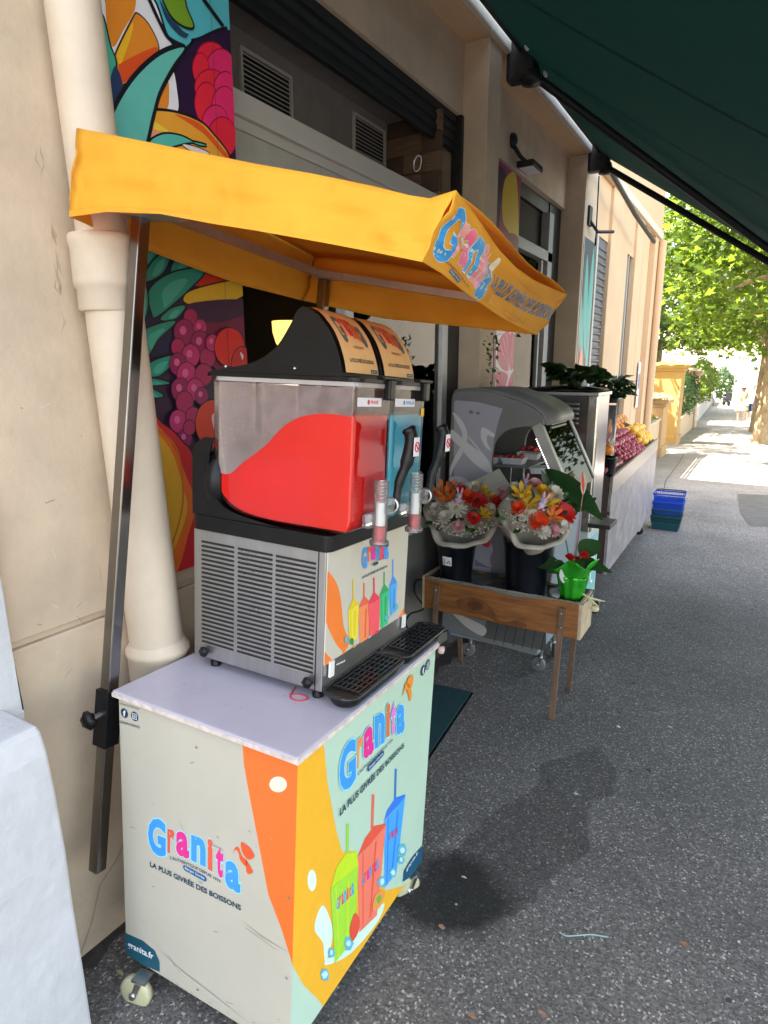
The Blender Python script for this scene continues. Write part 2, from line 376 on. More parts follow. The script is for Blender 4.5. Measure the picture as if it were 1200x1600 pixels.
# near wall with its groove
mb = MB()
mb.box((W-.5, -4, B0), (W, 1.63, .985)); mb.box((W-.5, -4, .985), (W-.012, 1.63, 1.005)); mb.box((W-.5, -4, 1.005), (W, 1.63, 3.42))
near_wall = bp('wall', mb, plaster, bevel=.004)
mb = MB(); mb.box((W-.6, -4, 3.42), (W, 10.35, 4.1)); mb.box((BACK, -4, 4.1), (W-.05, 10.3, TOP)); mb.box((BACK, 10.0, B0), (W-.3, 10.3, 4.1)); mb.box((BACK, -4, B0), (BACK+.2, 10, 4.1)); mb.box((BACK, -4, B0), (W-.5, -3.8, 4.1)); mb.box((BACK+.2, -3.8, 3.5), (W-.6, 10, 3.6))
bp('upper_storey', mb, plaster_bounce)
# upstairs windows and shutters
for k, y in enumerate((-1.5, 1.5, 4.5, 7.5)):
    mb = MB(); mb.box((W-.05, y-.5, 5.2), (W-.02, y+.5, 6.9)); f = bp('window', mb, M('dark_glass', (.03, .035, .04), .1))
    for a in (-1.02, .52): mb = MB(); mb.box((W-.02, y+a, 5.2), (W+.01, y+a+.5, 6.9), bev=.005); sub('shutter', mb, f, M('shutter_paint', (.16, .2, .17), .6))
mb = MB(); mb.box((W-.55, -4, 3.425), (W+.03, 3.66, 3.52), bev=.01); mb.box((W-.55, 3.66, 3.425), (W+.03, 10.3, 3.52), bev=.01); bp('cornice', mb, M('cornice_paint', (.6, .52, .42), .8, bump=.3))
def pil(y0, y1, m=plaster, x=W):
    mb = MB(); mb.box((x-.45, y0, B0), (x, y1, 3.42)); return bp('pilaster', mb, m, bevel=.006)
pil(3.7, 3.9); pil(5.95, 6.44); pil(7.08, 7.6, plaster_bounce); pil(7.6, 8.08, plaster_bounce, W-.02); pil(8.48, 8.95, plaster_bounce); pil(9.1, 9.5, plaster_bounce, W-.02); pil(9.85, 10.3, plaster_bounce)
mb = MB(); mb.box((W-.45, 8.95, B0), (W-.04, 9.1, 3.42)); bp('wall', mb, plaster_bounce)
mb = MB(); mb.box((W-.45, 9.5, B0), (W-.08, 9.85, 3.42)); bp('wall', mb, plaster_bounce)
mb = MB(); mb.box((W-.3, 8.08, 2.95), (W-.03, 8.48, 3.42)); bp('lintel', mb, plaster_bounce)
mb = MB(); mb.box((W-.10, 8.08, B0), (W-.06, 8.48, 2.95), M('narrow_window_dark', (.05, .045, .045), .3)); mb.box((W-.06, 8.08, 1.3), (W-.035, 8.48, 1.36), alu); mb.box((W-.06, 8.26, 1.36), (W-.035, 8.29, 2.95), alu); bp('narrow_window', mb)
mb = MB(); mb.box((R-.3, 1.63, 3.05), (R, 3.7, 3.42)); bp('lintel', mb, plaster)
mb = MB(); mb.box((R-.3, 3.9, 3.0), (R-.01, 5.95, 3.42)); bp('lintel', mb, plaster)
mb = MB(); mb.box((W-.3, 6.44, 2.90), (W-.03, 7.08, 3.42)); bp('lintel', mb, plaster_bounce)
# roller shutter curtain over opening one
mb = MB(); mb.box((R-.05, 1.63, 2.86), (R-.02, 3.66, 3.05), bev=.004)
for i in range(3): mb.box((R-.02, 1.63, 2.90+i*.05), (R-.012, 3.64, 2.93+i*.05), bev=.003)
sh = bp('roller_shutter', mb, blackm)
mb = MB(); mb.tube([hx(652, 255, R-.005)+V((.012*math.sin(a), .0, 0))+V((0, .035*math.cos(a), .035*math.sin(a))) for a in [i*math.pi/6 for i in range(13)]], .004, seg=6, cap=False); sub('pull_ring', mb, sh, chrome)
for y0, y1 in ((3.665, 3.70), (1.63, 1.655)): mb = MB(); mb.box((R-.05, y0, gz(R, 3.6)), (R+.01, y1, 3.05)); bp('shutter_rail', mb, blackm)
# the void above the transom: ceiling, grille wall and slatted end
XV = -1.97
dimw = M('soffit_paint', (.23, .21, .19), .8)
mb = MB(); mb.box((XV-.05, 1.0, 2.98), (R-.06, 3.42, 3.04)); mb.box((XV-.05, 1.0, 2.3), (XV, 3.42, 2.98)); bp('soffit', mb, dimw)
mb = MB()
wood1 = M('slat_wood', (.16, .10, .06), .7, var=.35, scale=6, stretch=(2, 2, 20)); 
for i in range(7):
    for j in range(3):
        z = 2.3+i*.1; x = XV+j*.11; c = random.choice((wood1, M('slat_wood_pale', (.26, .17, .10), .7, var=.3, scale=6), M('slat_wood_dark', (.09, .055, .035), .7, var=.3, scale=6)))
        mb.box((x, 3.40-random.uniform(0, .012), z+.002), (x+.108, 3.43, z+.098), c)
bp('slatted_end', mb)
for (a, b) in (((375, 78), (452, 180)), ((552, 180), (598, 250))):
    P, Q = hx(a[0], a[1], XV), hx(b[0], b[1], XV); mb = MB(); y0, y1 = P.y, Q.y; z1, z0 = max(P.z, Q.z), max(P.z, Q.z)-.165
    z1 = min(z1, 2.965); y1 = min(y1, 3.37)
    for t in ((y0, y1, z0-.02, z0), (y0, y1, z1, z1+.012), (y0-.012, y0, z0-.02, z1+.012), (y1, y1+.012, z0-.02, z1+.012)): mb.box((XV, t[0], t[2]), (XV+.014, t[1], t[3]), alu)
    mb.box((XV, y0, z0), (XV+.003, y1, z1), blackm)
    for i in range(9):
        z = z0+(z1-z0)*(i+.5)/9; mb.bar((XV+.008, y0, z), (XV+.008, y1, z), .012, .003, alu, up=(.6, 0, .8))
    bp('air_grille', mb)
# transom and shop front of opening one
XT = -1.60
mb = MB(); mb.box((XT-.14, 1.63, 2.475), (XT, 3.66, 2.55), bev=.004); mb.box((XT-.14, 1.63, 2.44), (XT-.02, 3.66, 2.475)); tr = bp('transom', mb, alu)
mb = MB(); mb.box((XT-.12, 1.63, 2.26), (XT-.03, 2.47, 2.44)); mb.box((XT-.12, 2.53, 2.30), (XT-.03, 3.6, 2.44)); sub('transom_panel', mb, tr, M('panel_paint', (.42, .40, .36), .5))
def frame(name, y0, y1, z0, z1, x, wd=.05, d=.05, m=alu):
    mb = MB(); mb.box((x-d, y0, z0), (x, y0+wd, z1), bev=.004); mb.box((x-d, y1-wd, z0), (x, y1, z1), bev=.004); mb.box((x-d, y0+wd, z1-wd), (x-.002, y1-wd, z1)); mb.box((x-d, y0+wd, z0), (x-.002, y1-wd, z0+wd)); return bp(name, mb, m)
gl = glassy('shop_glass', (.55, .58, .56), 0, .01, refl=.85); gl2 = glassy('shop_glass_dim', (.5, .55, .5), 0, .01, refl=.3)
white_alu = M('white_aluminium', (.62, .60, .60), .4)
fr = frame('window_frame', 2.43, 3.50, .75, 2.26, XT-.02, .07, .05, white_alu); mb = MB(); mb.box((XT-.05, 2.49, .8), (XT-.046, 3.44, 2.21)); sub('pane', mb, fr, gl)
mb = MB(); mb.box((XT-.10, 3.52, gz(W, 3.5)), (XT-.03, 3.66, 2.44)); bp('jamb', mb, M('jamb', (.05, .04, .04), .6))
mb = MB(); mb.box((XT-.08, 2.43, -.2), (XT-.01, 3.66, .75)); bp('sill_wall', mb, M('grey_base', (.20, .19, .18), .7, bump=.3, var=.1, scale=3))
mb = MB(); mb.box((-2.0, 1.7, 2.26), (XT-.06, 2.43, 2.30)); bp('door_head', mb, blackm)
# interior
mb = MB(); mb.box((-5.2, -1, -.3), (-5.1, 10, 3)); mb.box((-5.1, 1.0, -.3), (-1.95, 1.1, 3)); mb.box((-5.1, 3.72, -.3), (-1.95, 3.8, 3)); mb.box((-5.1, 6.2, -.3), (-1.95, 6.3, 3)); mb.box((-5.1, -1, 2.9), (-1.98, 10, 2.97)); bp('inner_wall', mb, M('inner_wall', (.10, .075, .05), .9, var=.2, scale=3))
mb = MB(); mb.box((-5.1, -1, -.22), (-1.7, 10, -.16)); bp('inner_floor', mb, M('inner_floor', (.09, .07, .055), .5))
mb = MB()
for i in range(6):
    mb.box((-4.6, 2.4+i*.2, 1.2), (-4.3, 2.55+i*.2, 1.42+.1*(i % 2)), M('jar%d' % (i % 3), ((.25, .15, .04), (.05, .12, .03), (.2, .03, .02))[i % 3], .4))
mb.box((-4.7, 2.2, 1.14), (-4.2, 3.7, 1.18), wood1); mb.box((-4.7, 2.2, 1.65), (-4.2, 3.7, 1.69), wood1); mb.box((-4.7, 2.2, 2.1), (-4.2, 3.7, 2.14), M('yellow_shelf', (.25, .2, .03), .6))
bp('shelving', mb)
# opening two
XS = -1.68
mb = MB(); mb.box((XS-.06, 3.9, 2.90), (XS-.03, 5.95, 3.0)); bp('roller_shutter', mb, blackm)
mb = MB(); mb.box((XS-.05, 4.2, 2.52), (XS+.02, 5.62, 2.60), bev=.004); tr2 = bp('transom', mb, M('grey_alu', (.30, .29, .28), .45))
mb = MB(); mb.box((XS-.05, 5.50, -.3), (XS+.02, 5.62, 2.9), bev=.004); mb.box((XS-.05, 4.67, -.3), (XS+.01, 4.73, 2.52), bev=.004); mb.box((XS-.05, 5.40, -.3), (XS+.0, 5.44, 2.52), bev=.004); bp('window_frame', mb, MATS['grey_alu'])
mb = MB(); mb.box((XS-.03, 4.73, 0), (XS-.026, 5.42, 2.5)); sub('pane', mb, tr2, gl2)
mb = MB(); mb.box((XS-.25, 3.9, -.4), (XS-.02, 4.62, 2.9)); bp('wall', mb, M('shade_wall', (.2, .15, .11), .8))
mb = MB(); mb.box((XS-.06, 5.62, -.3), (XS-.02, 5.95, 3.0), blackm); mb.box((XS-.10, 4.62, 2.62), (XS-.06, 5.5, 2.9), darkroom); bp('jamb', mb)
mb = MB()   # yellow painted sign behind the glass
mb.lathe([(0, 0), (.16, 0), (.16, .01), (0, .01)], (0, 0, 0), M('amber_disc', (.45, .22, .03), .5)); 
for v in range(len(mb.v)): a = mb.v[v]; mb.v[v] = (XS-.30+a[2], 5.15+a[0], 1.85+a[1])
bp('round_sign', mb)
# opening three: grey roller shutter window, white trim
mb = MB(); mb.box((W-.09, 6.50, B0), (W-.045, 7.075, 2.90))
for i in range(43): mb.tube([(W-.045, 6.52, .0+i*.067), (W-.045, 7.06, .0+i*.067)], .018, seg=6)
bp('roller_shutter', mb, M('grey_shutter', (.13, .13, .14), .5, .3))
mb = MB(); mb.box((W-.2, 6.44, B0), (W+.012, 6.50, 2.9), bev=.003); bp('window_trim', mb, M('trim_white', (.55, .53, .48), .7))
# drainpipe at the near wall (part of the building)
pm = M('pipe_paint', (.64, .52, .40), .55, var=.08, scale=6, bump=.3, bscale=40)
PYZ = lambda z: 1.150-(z-.80)*.050
mb = MB(); zz = [.80+.1*i for i in range(12)]; mb.tube([(-1.425, PYZ(z), z) for z in zz], [.074-.006*i/11 for i in range(12)], seg=30); mb.tube([(-1.432, PYZ(z), z) for z in (1.90, 2.3, 2.8, 3.42)], .060, seg=30); dp = bp('drainpipe', mb, pm)
mb = MB(); mb.lathe([(.069, -.17), (.073, -.165), (.073, -.12), (.078, -.115), (.080, -.10), (.080, -.03), (.082, -.02), (.084, -.01), (.082, .005), (.060, .010)], (-1.428, PYZ(1.96), 1.96), seg=36); sub('pipe_collar', mb, dp, pm)
mb = MB(); mb.lathe([(.078, .78), (.083, .79), (.083, .86), (.088, .865), (.088, .878), (.074, .90)], (-1.425, PYZ(.84), 0), seg=36); mb.lathe([(.062, .2), (.068, .3), (.076, .78)], (-1.425, PYZ(.84), 0), seg=28); sub('pipe_shoe', mb, dp, pm)
mb = MB()   # far end of the facade: pipe and posted notice
mb.tube([(W+.05, 10.15, -.1), (W+.05, 10.15, 3.4)], .05, seg=14); bp('drainpipe', mb, plaster_bounce)
mb = MB(); mb.box((W+.0, 9.3, 1.15), (W+.006, 9.45, 1.75), white); mb.box((W+.006, 9.32, 1.4), (W+.008, 9.43, 1.6), flat(90, 100, 130)); bp('notice', mb)
# dirt specks on the near wall
cv = Canvas((W, -1, 0), (0, 1, 0), (0, 0, 1), 2.6, 3.4)
dirt = M('wall_scuff', (.40, .30, .21), .9); chip = M('wall_chip', (.62, .56, .50), .9)
for i in range(70):
    y = random.uniform(1.6, 2.55); z = random.uniform(.05, 2.4) if i < 40 else random.uniform(.85, 1.25); l = random.uniform(.004, .03); a = random.uniform(0, 3)
    cv.stroke([(y, z), (y+l*math.cos(a), z+l*math.sin(a))], random.uniform(.0015, .004), random.choice((dirt, dirt, chip))); cv.k = i % 5
for i in range(24):
    z = random.choice((random.uniform(.2, 3.2), random.gauss(1.9, .12), random.gauss(1.0, .08))); yp = PYZ(z)+1+random.choice((-.085, -.095, .10)); l = random.uniform(.01, .07); cv.k = i % 5
    cv.stroke([(yp, z), (yp+random.uniform(-.008, .008), z-l*.5), (yp+random.uniform(-.012, .012), z-l)], random.uniform(.003, .009), random.choice((dirt, M('wall_stain', (.46, .36, .26), .9), M('wall_stain', (.46, .36, .26), .9))), taper=True)
for i in range(60):
    y_ = random.uniform(1.6, 2.6); cv.k = i % 5; z_ = gz(-1.5, y_-1)+random.uniform(.0, .10)**1.0; cv.stroke([(y_, z_), (y_+random.uniform(.01, .06), z_+random.uniform(-.01, .02))], random.uniform(.004, .012), random.choice((dirt, M('wall_stain', (.46, .36, .26), .9))), taper=True)
cv.k = 6; cv.stroke([(1.85, .02), (1.9, .1), (1.94, .2), (2.0, .24), (2.05, .3)], .006, dirt)
cv.mb.v = [(a+1.5, b-3, c) for a, b, c in cv.mb.v]; tag(cv.build('wear_marks', bld), kind='stuff')
# white buttress at the left edge of the picture
butt = thing('whitewashed_buttress', 'bluish white plastered buttress with a sloping side at the left edge', 'buttress', hg(60, 1590))
E_ = [hg(135, 1575)]
mb = MB()
yb = .50
P = lambda x, y, Y=.72: hy(x, y, Y)
prof = [P(136, 1572), P(128, 1510), P(112, 1411), P(101, 1330), P(85, 1240), P(72, 1178), P(62, 1146), P(55, 1134)]
low = [(p.x, p.z) for p in prof]; low[0] = (low[0][0]+.012, -.05); zt_ = low[-1][1]
poly = low+[(-1.62, zt_+.006), (-1.62, -.05)]
def loc_(mb): mb.v = [tuple(V(p)-butt.location) for p in mb.v]; return mb
mb = MB(); mb.prism(poly, lambda p: (p[0], .725, p[1]), (0, -.6, 0)); o_b = loc_(mb).build('base_block', whitewash, butt, bevel=.008)
P2 = lambda x, y: hy(x, y, .765)
up = [(p.x, p.z) for p in (P2(38, 1122), P2(22, 1030), P2(2, 907), P2(-20, 760))]
mb = MB(); mb.prism([(up[0][0]+.002, zt_-.02)]+up+[(-1.62, up[-1][1]), (-1.62, zt_-.02)], lambda p: (p[0], .765, p[1]), (0, -.55, 0)); loc_(mb).build('upper_block', whitewash, butt, bevel=.008)
cvb = Canvas((-1.62, .7248, 0), (1, 0, 0), (0, 0, 1), .6, 1.0); scf = M('wash_scuff', (.40, .39, .39), .9, var=.3, scale=50)
for i in range(26):
    z = random.uniform(.1, .6); x = random.uniform(.05, .28); l = random.uniform(.01, .05); a_ = random.gauss(.8, .4); cvb.stroke([(x, z), (x+l*.5*math.cos(a_), z+l*.5*math.sin(a_)), (x+l*math.cos(a_), z+l*math.sin(a_)*1.1)], random.uniform(.001, .003), scf, taper=True); cvb.k = i % 4
loc_(cvb.mb); cvb.build('scuff_marks', butt)
# ================================================================== PAINTED FRUIT PANELS
def panel_thing(label, group=None):
    return thing('graffiti_banner', label, 'banner', (W, 1.4, 1.0), group=group)
def pbuild(cv, root, board, m=None):
    cv.mb.v = [tuple(V(p)-root.location) for p in cv.mb.v]; board.v = [tuple(V(p)-root.location) for p in board.v]
    board.build('board', m or white, root); cv.build('artwork', root)
root = panel_thing('tall graffiti style panel of orange slices, raspberry and blackberries behind the drainpipe')
X0 = W+.006
board = MB(); board.box((W, 1.17, 1.05), (X0, 1.642, 3.3))
cv = Canvas((X0, 1.17, 1.05), (0, 1, 0), (0, 0, 1), .472, 2.25)
O = flat(232, 140, 45); A = dict(off=(150, 0), sc=.175); L_ = .012
cv.rect((0, 0), (.472, 2.25), flat(52, 28, 60))
cv.rect((0, 1.2), (.472, 2.25), flat(88, 185, 200))
# upper half (pixels of the enlarged crop)
cv.poly([(20, -60), (460, -60), (620, 300), (690, 440), (560, 470), (240, 760), (100, 800), (30, 200)], CREAMW, line=.016, linem=BLK, **A)
cv.poly([(90, -80), (330, -80), (345, 90), (250, 260), (155, 420), (100, 250), (85, 60)], O, **A)
cv.poly([(375, 130), (480, 240), (555, 450), (400, 580), (245, 750), (185, 570), (180, 480), (330, 170)], O, line=.008, linem=BLK, **A)
cv.poly([(330, 200), (300, 360), (220, 570), (190, 530), (200, 440)], flat(245, 190, 40), **A)
cv.poly([(540, 420), (400, 470), (230, 560), (200, 600), (240, 740), (390, 600), (520, 500)], flat(226, 84, 36), **A)
cv.poly([(20, 170), (60, 150), (120, 400), (175, 580), (100, 820), (40, 500)], flat(72, 178, 150), line=.010, linem=BLK, **A)
cv.poly([(170, 590), (235, 780), (140, 1020), (100, 900), (110, 780)], flat(45, 62, 98), **A)
cv.poly([(860, 400), (900, 370), (1280, 350), (1280, 1500), (1150, 1400), (1000, 1180), (850, 1060), (720, 1000), (700, 700), (760, 520)], flat(46, 24, 58), line=.016, linem=BLK, **A)
cv.poly([(520, 980), (530, 900), (620, 700), (680, 620), (720, 800), (720, 1000)], CREAMW, line=.010, linem=BLK, **A)
cv.poly([(530, 960), (560, 860), (635, 710), (650, 850), (630, 970)], O, **A)
for c, r, mm in (((1000, 500), (95, 100), 0), ((1090, 620), (100, 150), 1), ((910, 610), (55, 110), 0), ((1000, 780), (110, 130), 0), ((1130, 800), (80, 130), 1), ((960, 920), (80, 150), 0), ((1120, 980), (90, 170), 1), ((1040, 1100), (90, 130), 1), ((1100, 1230), (100, 150), 0)):
    cv.poly([(c[0]+22+r[0]*1.28*math.cos(t), c[1]+r[1]*1.2*math.sin(t)) for t in [i*math.pi/4 for i in range(8)]], (flat(228, 40, 62), flat(226, 44, 106))[mm], line=.006, linem=flat(150, 16, 50), **A)
cv.poly([(505, 1000), (700, 1010), (900, 1080), (1020, 1180), (1180, 1420), (900, 1480), (440, 1290), (470, 1100)], flat(240, 165, 55), line=.014, linem=BLK, **A)
cv.poly([(700, 1020), (900, 1090), (1010, 1190), (1180, 1400), (1140, 1400), (980, 1220), (850, 1120)], flat(228, 92, 40), **A)
cv.poly([(480, 1070), (640, 1170), (560, 1170), (480, 1130)], flat(248, 206, 70), **A)
cv.poly([(460, 1150), (590, 1200), (540, 1230), (455, 1190)], flat(240, 150, 130), **A)
cv.poly([(480, 1270), (600, 1200), (760, 1220), (900, 1290), (980, 1300), (850, 1270), (700, 1300), (600, 1330)], flat(88, 190, 176), line=.010, linem=BLK, **A)
cv.poly([(770, 1290), (900, 1320), (1010, 1375), (850, 1350)], flat(240, 225, 222), line=.006, linem=BLK, **A)
cv.poly([(130, 1080), (260, 820), (420, 620), (600, 480), (780, 430), (680, 580), (560, 800), (500, 1000), (440, 1260), (420, 1320), (140, 1200)], flat(104, 192, 180), line=.022, linem=BLK, **A)
cv.poly([(600, -40), (760, -40), (800, 80), (860, 230), (800, 240), (700, 180), (620, 60)], flat(120, 158, 42), line=.012, linem=BLK, **A)
cv.stroke([(460, -20), (560, 200), (640, 340), (760, 410)], .012, BLK, px=True, smooth=True, **A)
cv.stroke([(560, 0), (640, 170), (760, 300), (820, 310)], .02, flat(40, 66, 92), px=True, smooth=True, taper=True, **A)
cv.stroke([(940, -20), (1050, 130), (1130, 240)], .014, BLK, px=True, smooth=True, **A)
# lower half (pixels of another crop)
B = dict(off=(90, 370), sc=.3313); G1 = flat(42, 152, 132); G2 = flat(72, 180, 160)
cv.poly([(380, 0), (700, 0), (720, 200), (600, 500), (380, 520)], flat(34, 34, 70), **B)
cv.poly([(640, 130), (800, 160), (900, 150), (900, 220), (780, 240), (620, 220)], flat(205, 52, 30), **B)
cv.poly([(590, 300), (640, 250), (860, 205), (880, 270), (740, 330), (650, 325)], flat(226, 188, 48), line=.009, linem=BLK, **B)
cv.poly([(600, 320), (900, 300), (900, 400), (640, 420)], flat(58, 24, 66), **B)
cv.poly([(640, 440), (780, 400), (900, 390), (900, 620), (760, 640)], flat(118, 20, 66), **B)
for t in ([(380, 45), (470, 60), (440, 120), (390, 130)], [(400, 210), (450, 110), (530, 70), (490, 170)], [(530, 170), (560, 100), (640, 90), (600, 160)], [(440, 360), (430, 250), (540, 170), (690, 155), (600, 260), (470, 370)], [(375, 430), (380, 300), (410, 240), (420, 320), (400, 400)], [(480, 390), (530, 340), (595, 328), (550, 385)], [(385, 460), (450, 420), (550, 400), (470, 480), (420, 560), (390, 540)], [(405, 650), (440, 590), (555, 562), (480, 650)], [(400, 690), (440, 670), (520, 690), (440, 700)], [(400, 740), (440, 720), (490, 752), (410, 758)]):
    cv.poly(t, G1, line=.010, linem=BLK, **B); c = (sum(p[0] for p in t)/len(t), sum(p[1] for p in t)/len(t))
    cv.poly([(c[0]+(p[0]-c[0])*.45+6, c[1]+(p[1]-c[1])*.6+4) for p in t], G2, **B)
GR = [flat(176, 28, 92), flat(150, 24, 90), flat(194, 40, 110)]
for i, (x, y, r) in enumerate([(620, 380, 34), (590, 450, 52), (665, 430, 34), (560, 520, 34), (665, 500, 48), (620, 560, 46), (700, 570, 40), (560, 600, 44), (600, 650, 50), (680, 650, 44), (570, 720, 46), (640, 720, 44), (590, 780, 44), (670, 750, 34), (560, 870, 46), (630, 850, 40), (590, 950, 36), (720, 500, 34), (610, 900, 30)]):
    cv.poly([(x+r*.9*math.cos(t), y+r*1.15*math.sin(t)) for t in [k*math.pi/4 for k in range(8)]], GR[i % 3], line=.006, linem=flat(80, 14, 60), **B)
    if i % 3 != 0: cv.poly([(x-6+r*.3*math.cos(t), y-8+r*.4*math.sin(t)) for t in [k*math.pi/4 for k in range(8)]], flat(222, 98, 150), **B)
for c, r, k in (((800, 520), (70, 90), flat(226, 34, 28)), ((720, 880), (80, 110), flat(220, 60, 30)), ((860, 600), (50, 80), flat(200, 30, 30)), ((840, 850), (90, 120), flat(210, 40, 36))):
    cv.poly([(c[0]+r[0]*math.cos(t), c[1]+r[1]*math.sin(t)) for t in [i*math.pi/4 for i in range(8)]], k, line=.007, linem=BLK, **B)
cv.poly([(715, 850), (750, 820), (770, 860), (740, 930)], flat(246, 190, 190), **B); cv.poly([(850, 545), (865, 560), (860, 580)], CREAMW, **B)
cv.poly([(380, 840), (480, 880), (570, 960), (640, 1100), (700, 1700), (380, 1700)], flat(206, 34, 44), line=.010, linem=BLK, **B)
cv.poly([(380, 870), (450, 880), (530, 980), (600, 1140), (640, 1260), (600, 1420), (560, 1560), (480, 1700), (380, 1700)], flat(232, 110, 36), **B)
cv.poly([(380, 900), (450, 920), (530, 1020), (580, 1180), (600, 1280), (560, 1420), (500, 1540), (380, 1700)], flat(226, 168, 48), **B)
cv.stroke([(450, 900), (550, 1000), (580, 1200), (560, 1350), (500, 1520)], .007, flat(205, 110, 30), px=True, smooth=True, **B)
cv.stroke([(.385, 0), (.385, 2.25)], .0015, flat(60, 50, 70))
pbuild(cv, root, board)
# panel in opening two
root = panel_thing('narrow dim graffiti panel with a pink grapefruit slice inside the second opening', None); X0 = XS+.0
X0 = -1.625; board = MB(); board.box((X0-.02, 3.98, .9), (X0, 4.66, 2.95)); cv = Canvas((X0, 3.98, .9), (0, 1, 0), (0, 0, 1), .68, 2.05); D = dict(off=(760, 200), sc=.2625)
cv.rect((0, 0), (.68, 2.05), flat(150, 30, 90)); cv.poly([(60, 240), (120, 280), (90, 440), (60, 700), (40, 500)], flat(54, 20, 60), **D)
cv.poly([(120, 290), (180, 300), (190, 700), (150, 640), (100, 560), (95, 400)], flat(206, 170, 40), line=.01, linem=BLK, **D)
cv.poly([(110, 640), (190, 660), (190, 900), (110, 800)], flat(120, 18, 40), **D); cv.stroke([(140, 700), (155, 720), (140, 760), (130, 730), (140, 700)], .012, CREAMW, px=True, smooth=True, **D)
cv.poly([(60, 1190), (190, 1190), (190, 1600), (50, 1600)], flat(228, 214, 220), smooth=False, **D)
for t in ([(130, 1440), (70, 1400), (65, 1300), (100, 1225), (140, 1225)], [(142, 1440), (142, 1225), (180, 1260), (185, 1360)], [(125, 1470), (60, 1450), (60, 1540), (100, 1560)], [(145, 1470), (185, 1430), (190, 1560), (130, 1560)]):
    cv.poly(t, flat(206, 44, 104), **D)
for a in ((80, 1290), (100, 1250), (120, 1230), (160, 1240)): cv.stroke([a, (136, 1440)], .004, flat(240, 190, 205), px=True, **D)
pbuild(cv, root, board)
# panel on pilaster two
root = panel_thing('slim graffiti panel of teal leaves and peach fruit on the front of the far pilaster'); X0 = W+.006
board = MB(); board.box((W, 5.99, .7), (X0, 6.39, 2.78)); cv = Canvas((X0, 6.0, .7), (0, 1, 0), (0, 0, 1), .40, 2.08)
cv.rect((0, 0), (.4, 2.08), flat(120, 30, 46)); cv.poly([(0, 1.2), (.4, 1.0), (.4, 2.08), (0, 2.08)], flat(40, 60, 76), False, False)
for P in ([(.30, 1.05), (.10, 1.45), (.12, 1.95), (.24, 1.6)], [(.32, 1.1), (.26, 1.6), (.34, 2.05), (.40, 1.7), (.40, 1.3)], [(.22, .95), (.02, 1.2), (.0, 1.6), (.12, 1.35)], [(.36, .8), (.30, 1.1), (.40, 1.3)]): cv.poly(P, flat(76, 168, 160), True, False, line=.012, linem=BLK)
cv.poly([(.02, .25), (.03, .8), (.12, 1.15), (.22, .85), (.20, .35)], flat(238, 150, 110), True, False, line=.012, linem=BLK); cv.poly([(.22, 0), (.26, .4), (.4, .7), (.4, 0)], flat(232, 186, 60), True, False, line=.01, linem=BLK); cv.poly([(0, 0), (.18, 0), (.2, .35), (0, .3)], flat(214, 60, 50), True, False, line=.01, linem=BLK)
cv.stroke([(.22, .05), (.28, .6), (.36, .95)], .01, CREAMW, smooth=True)
pbuild(cv, root, board)
# ================================================================== GREEN AWNING
aw = thing('awning', 'large dark green folding arm awning fixed over the shop fronts', 'awning', (-1.45, 4, 3.4))
def ab(name, mb, m=None, **k):
    mb.v = [tuple(V(p)-aw.location) for p in mb.v]; return mb.build(name, m, aw, **k)
green = thin('awning_cloth', (.002, .017, .019), .06, .95, (.0, .09, .06), var=.35, scale=1.2)
p0 = V((-1.40, 6.05, 3.42)); q = hy(1200, 392, 6.05); sl = (q.z-p0.z)/(q.x-p0.x)
XE = 1.35; AY0 = .9
def awf(u, v):
    x = p0.x+(XE-p0.x)*u; y = AY0+(6.05-AY0)*v; return V((x, y, p0.z+sl*(x-p0.x)-.05*math.sin(math.pi*u)*math.sin(math.pi*v)*1.2))
mb = MB(); mb.grid(awf, 24, 40); fab = ab('fabric', mb, green)
for k in range(1, 5):
    mb = MB(); v_ = k/5; mb.grid(lambda u, v: awf(u, v_+(v-.5)*.004)+V((0, 0, -.002)), 24, 1); mb.v = [tuple(V(p)-aw.location) for p in mb.v]; mb.build('seam', thin('awning_seam', (.002, .025, .024), .04, .95), fab)
mb = MB(); mb.tube([(p0.x, AY0, p0.z+.03), (p0.x, 6.05, p0.z+.03)], .035, seg=16); ab('roller', mb, blackm)
mb = MB(); mb.box((XE-.02, AY0, p0.z+sl*(XE-p0.x)-.05), (XE+.03, 6.06, p0.z+sl*(XE-p0.x)+.03), bev=.01); ab('front_bar', mb, M('bar_grey', (.2, .2, .2), .4, .6))
XF = XE
for ys, ey, fy in ((.98, 1.3, 1.1), (4.0, 5.3, 5.0), (6.0, 5.75, 5.95)):
    fz = p0.z+sl*(XE-p0.x)-.02; el = V((.05, ey, p0.z+sl*1.45-.11)); s0 = V((p0.x+.03, ys, p0.z-.10))
    mb = MB(); mb.tube([s0, el], .024, seg=10); mb.tube([el, V((XE, fy, fz))], .02, seg=10); mb.ball(el, .038); mb.ball(s0, .045); ab('folding_arm', mb, blackm)
    mb = MB(); mb.box((W, ys-.05, p0.z-.14), (p0.x+.07, ys+.05, p0.z+.08), bev=.02); mb.lathe([(0, 0), (.055, .01), (.06, .04), (.045, .09), (0, .10)], (p0.x+.04, ys, p0.z-.17)); ab('bracket', mb, blackm)
for y, z in ((3.80, -.05), (4.15, -.06)): mb = MB(); mb.ball((p0.x+.075, y, p0.z+z), (.012, .03, .022)); ab('bracket_glint', mb, white)  # white blobs modelled as glints at the brackets
mb = MB(); P1 = V((p0.x+.05, 6.1, p0.z-.10)); P2 = hx(1022, 378, -1.30); mb.tube([P1, (P1+P2)/2+V((0, 0, -.03)), P2], .022, seg=8); ab('side_rail', mb, blackm)
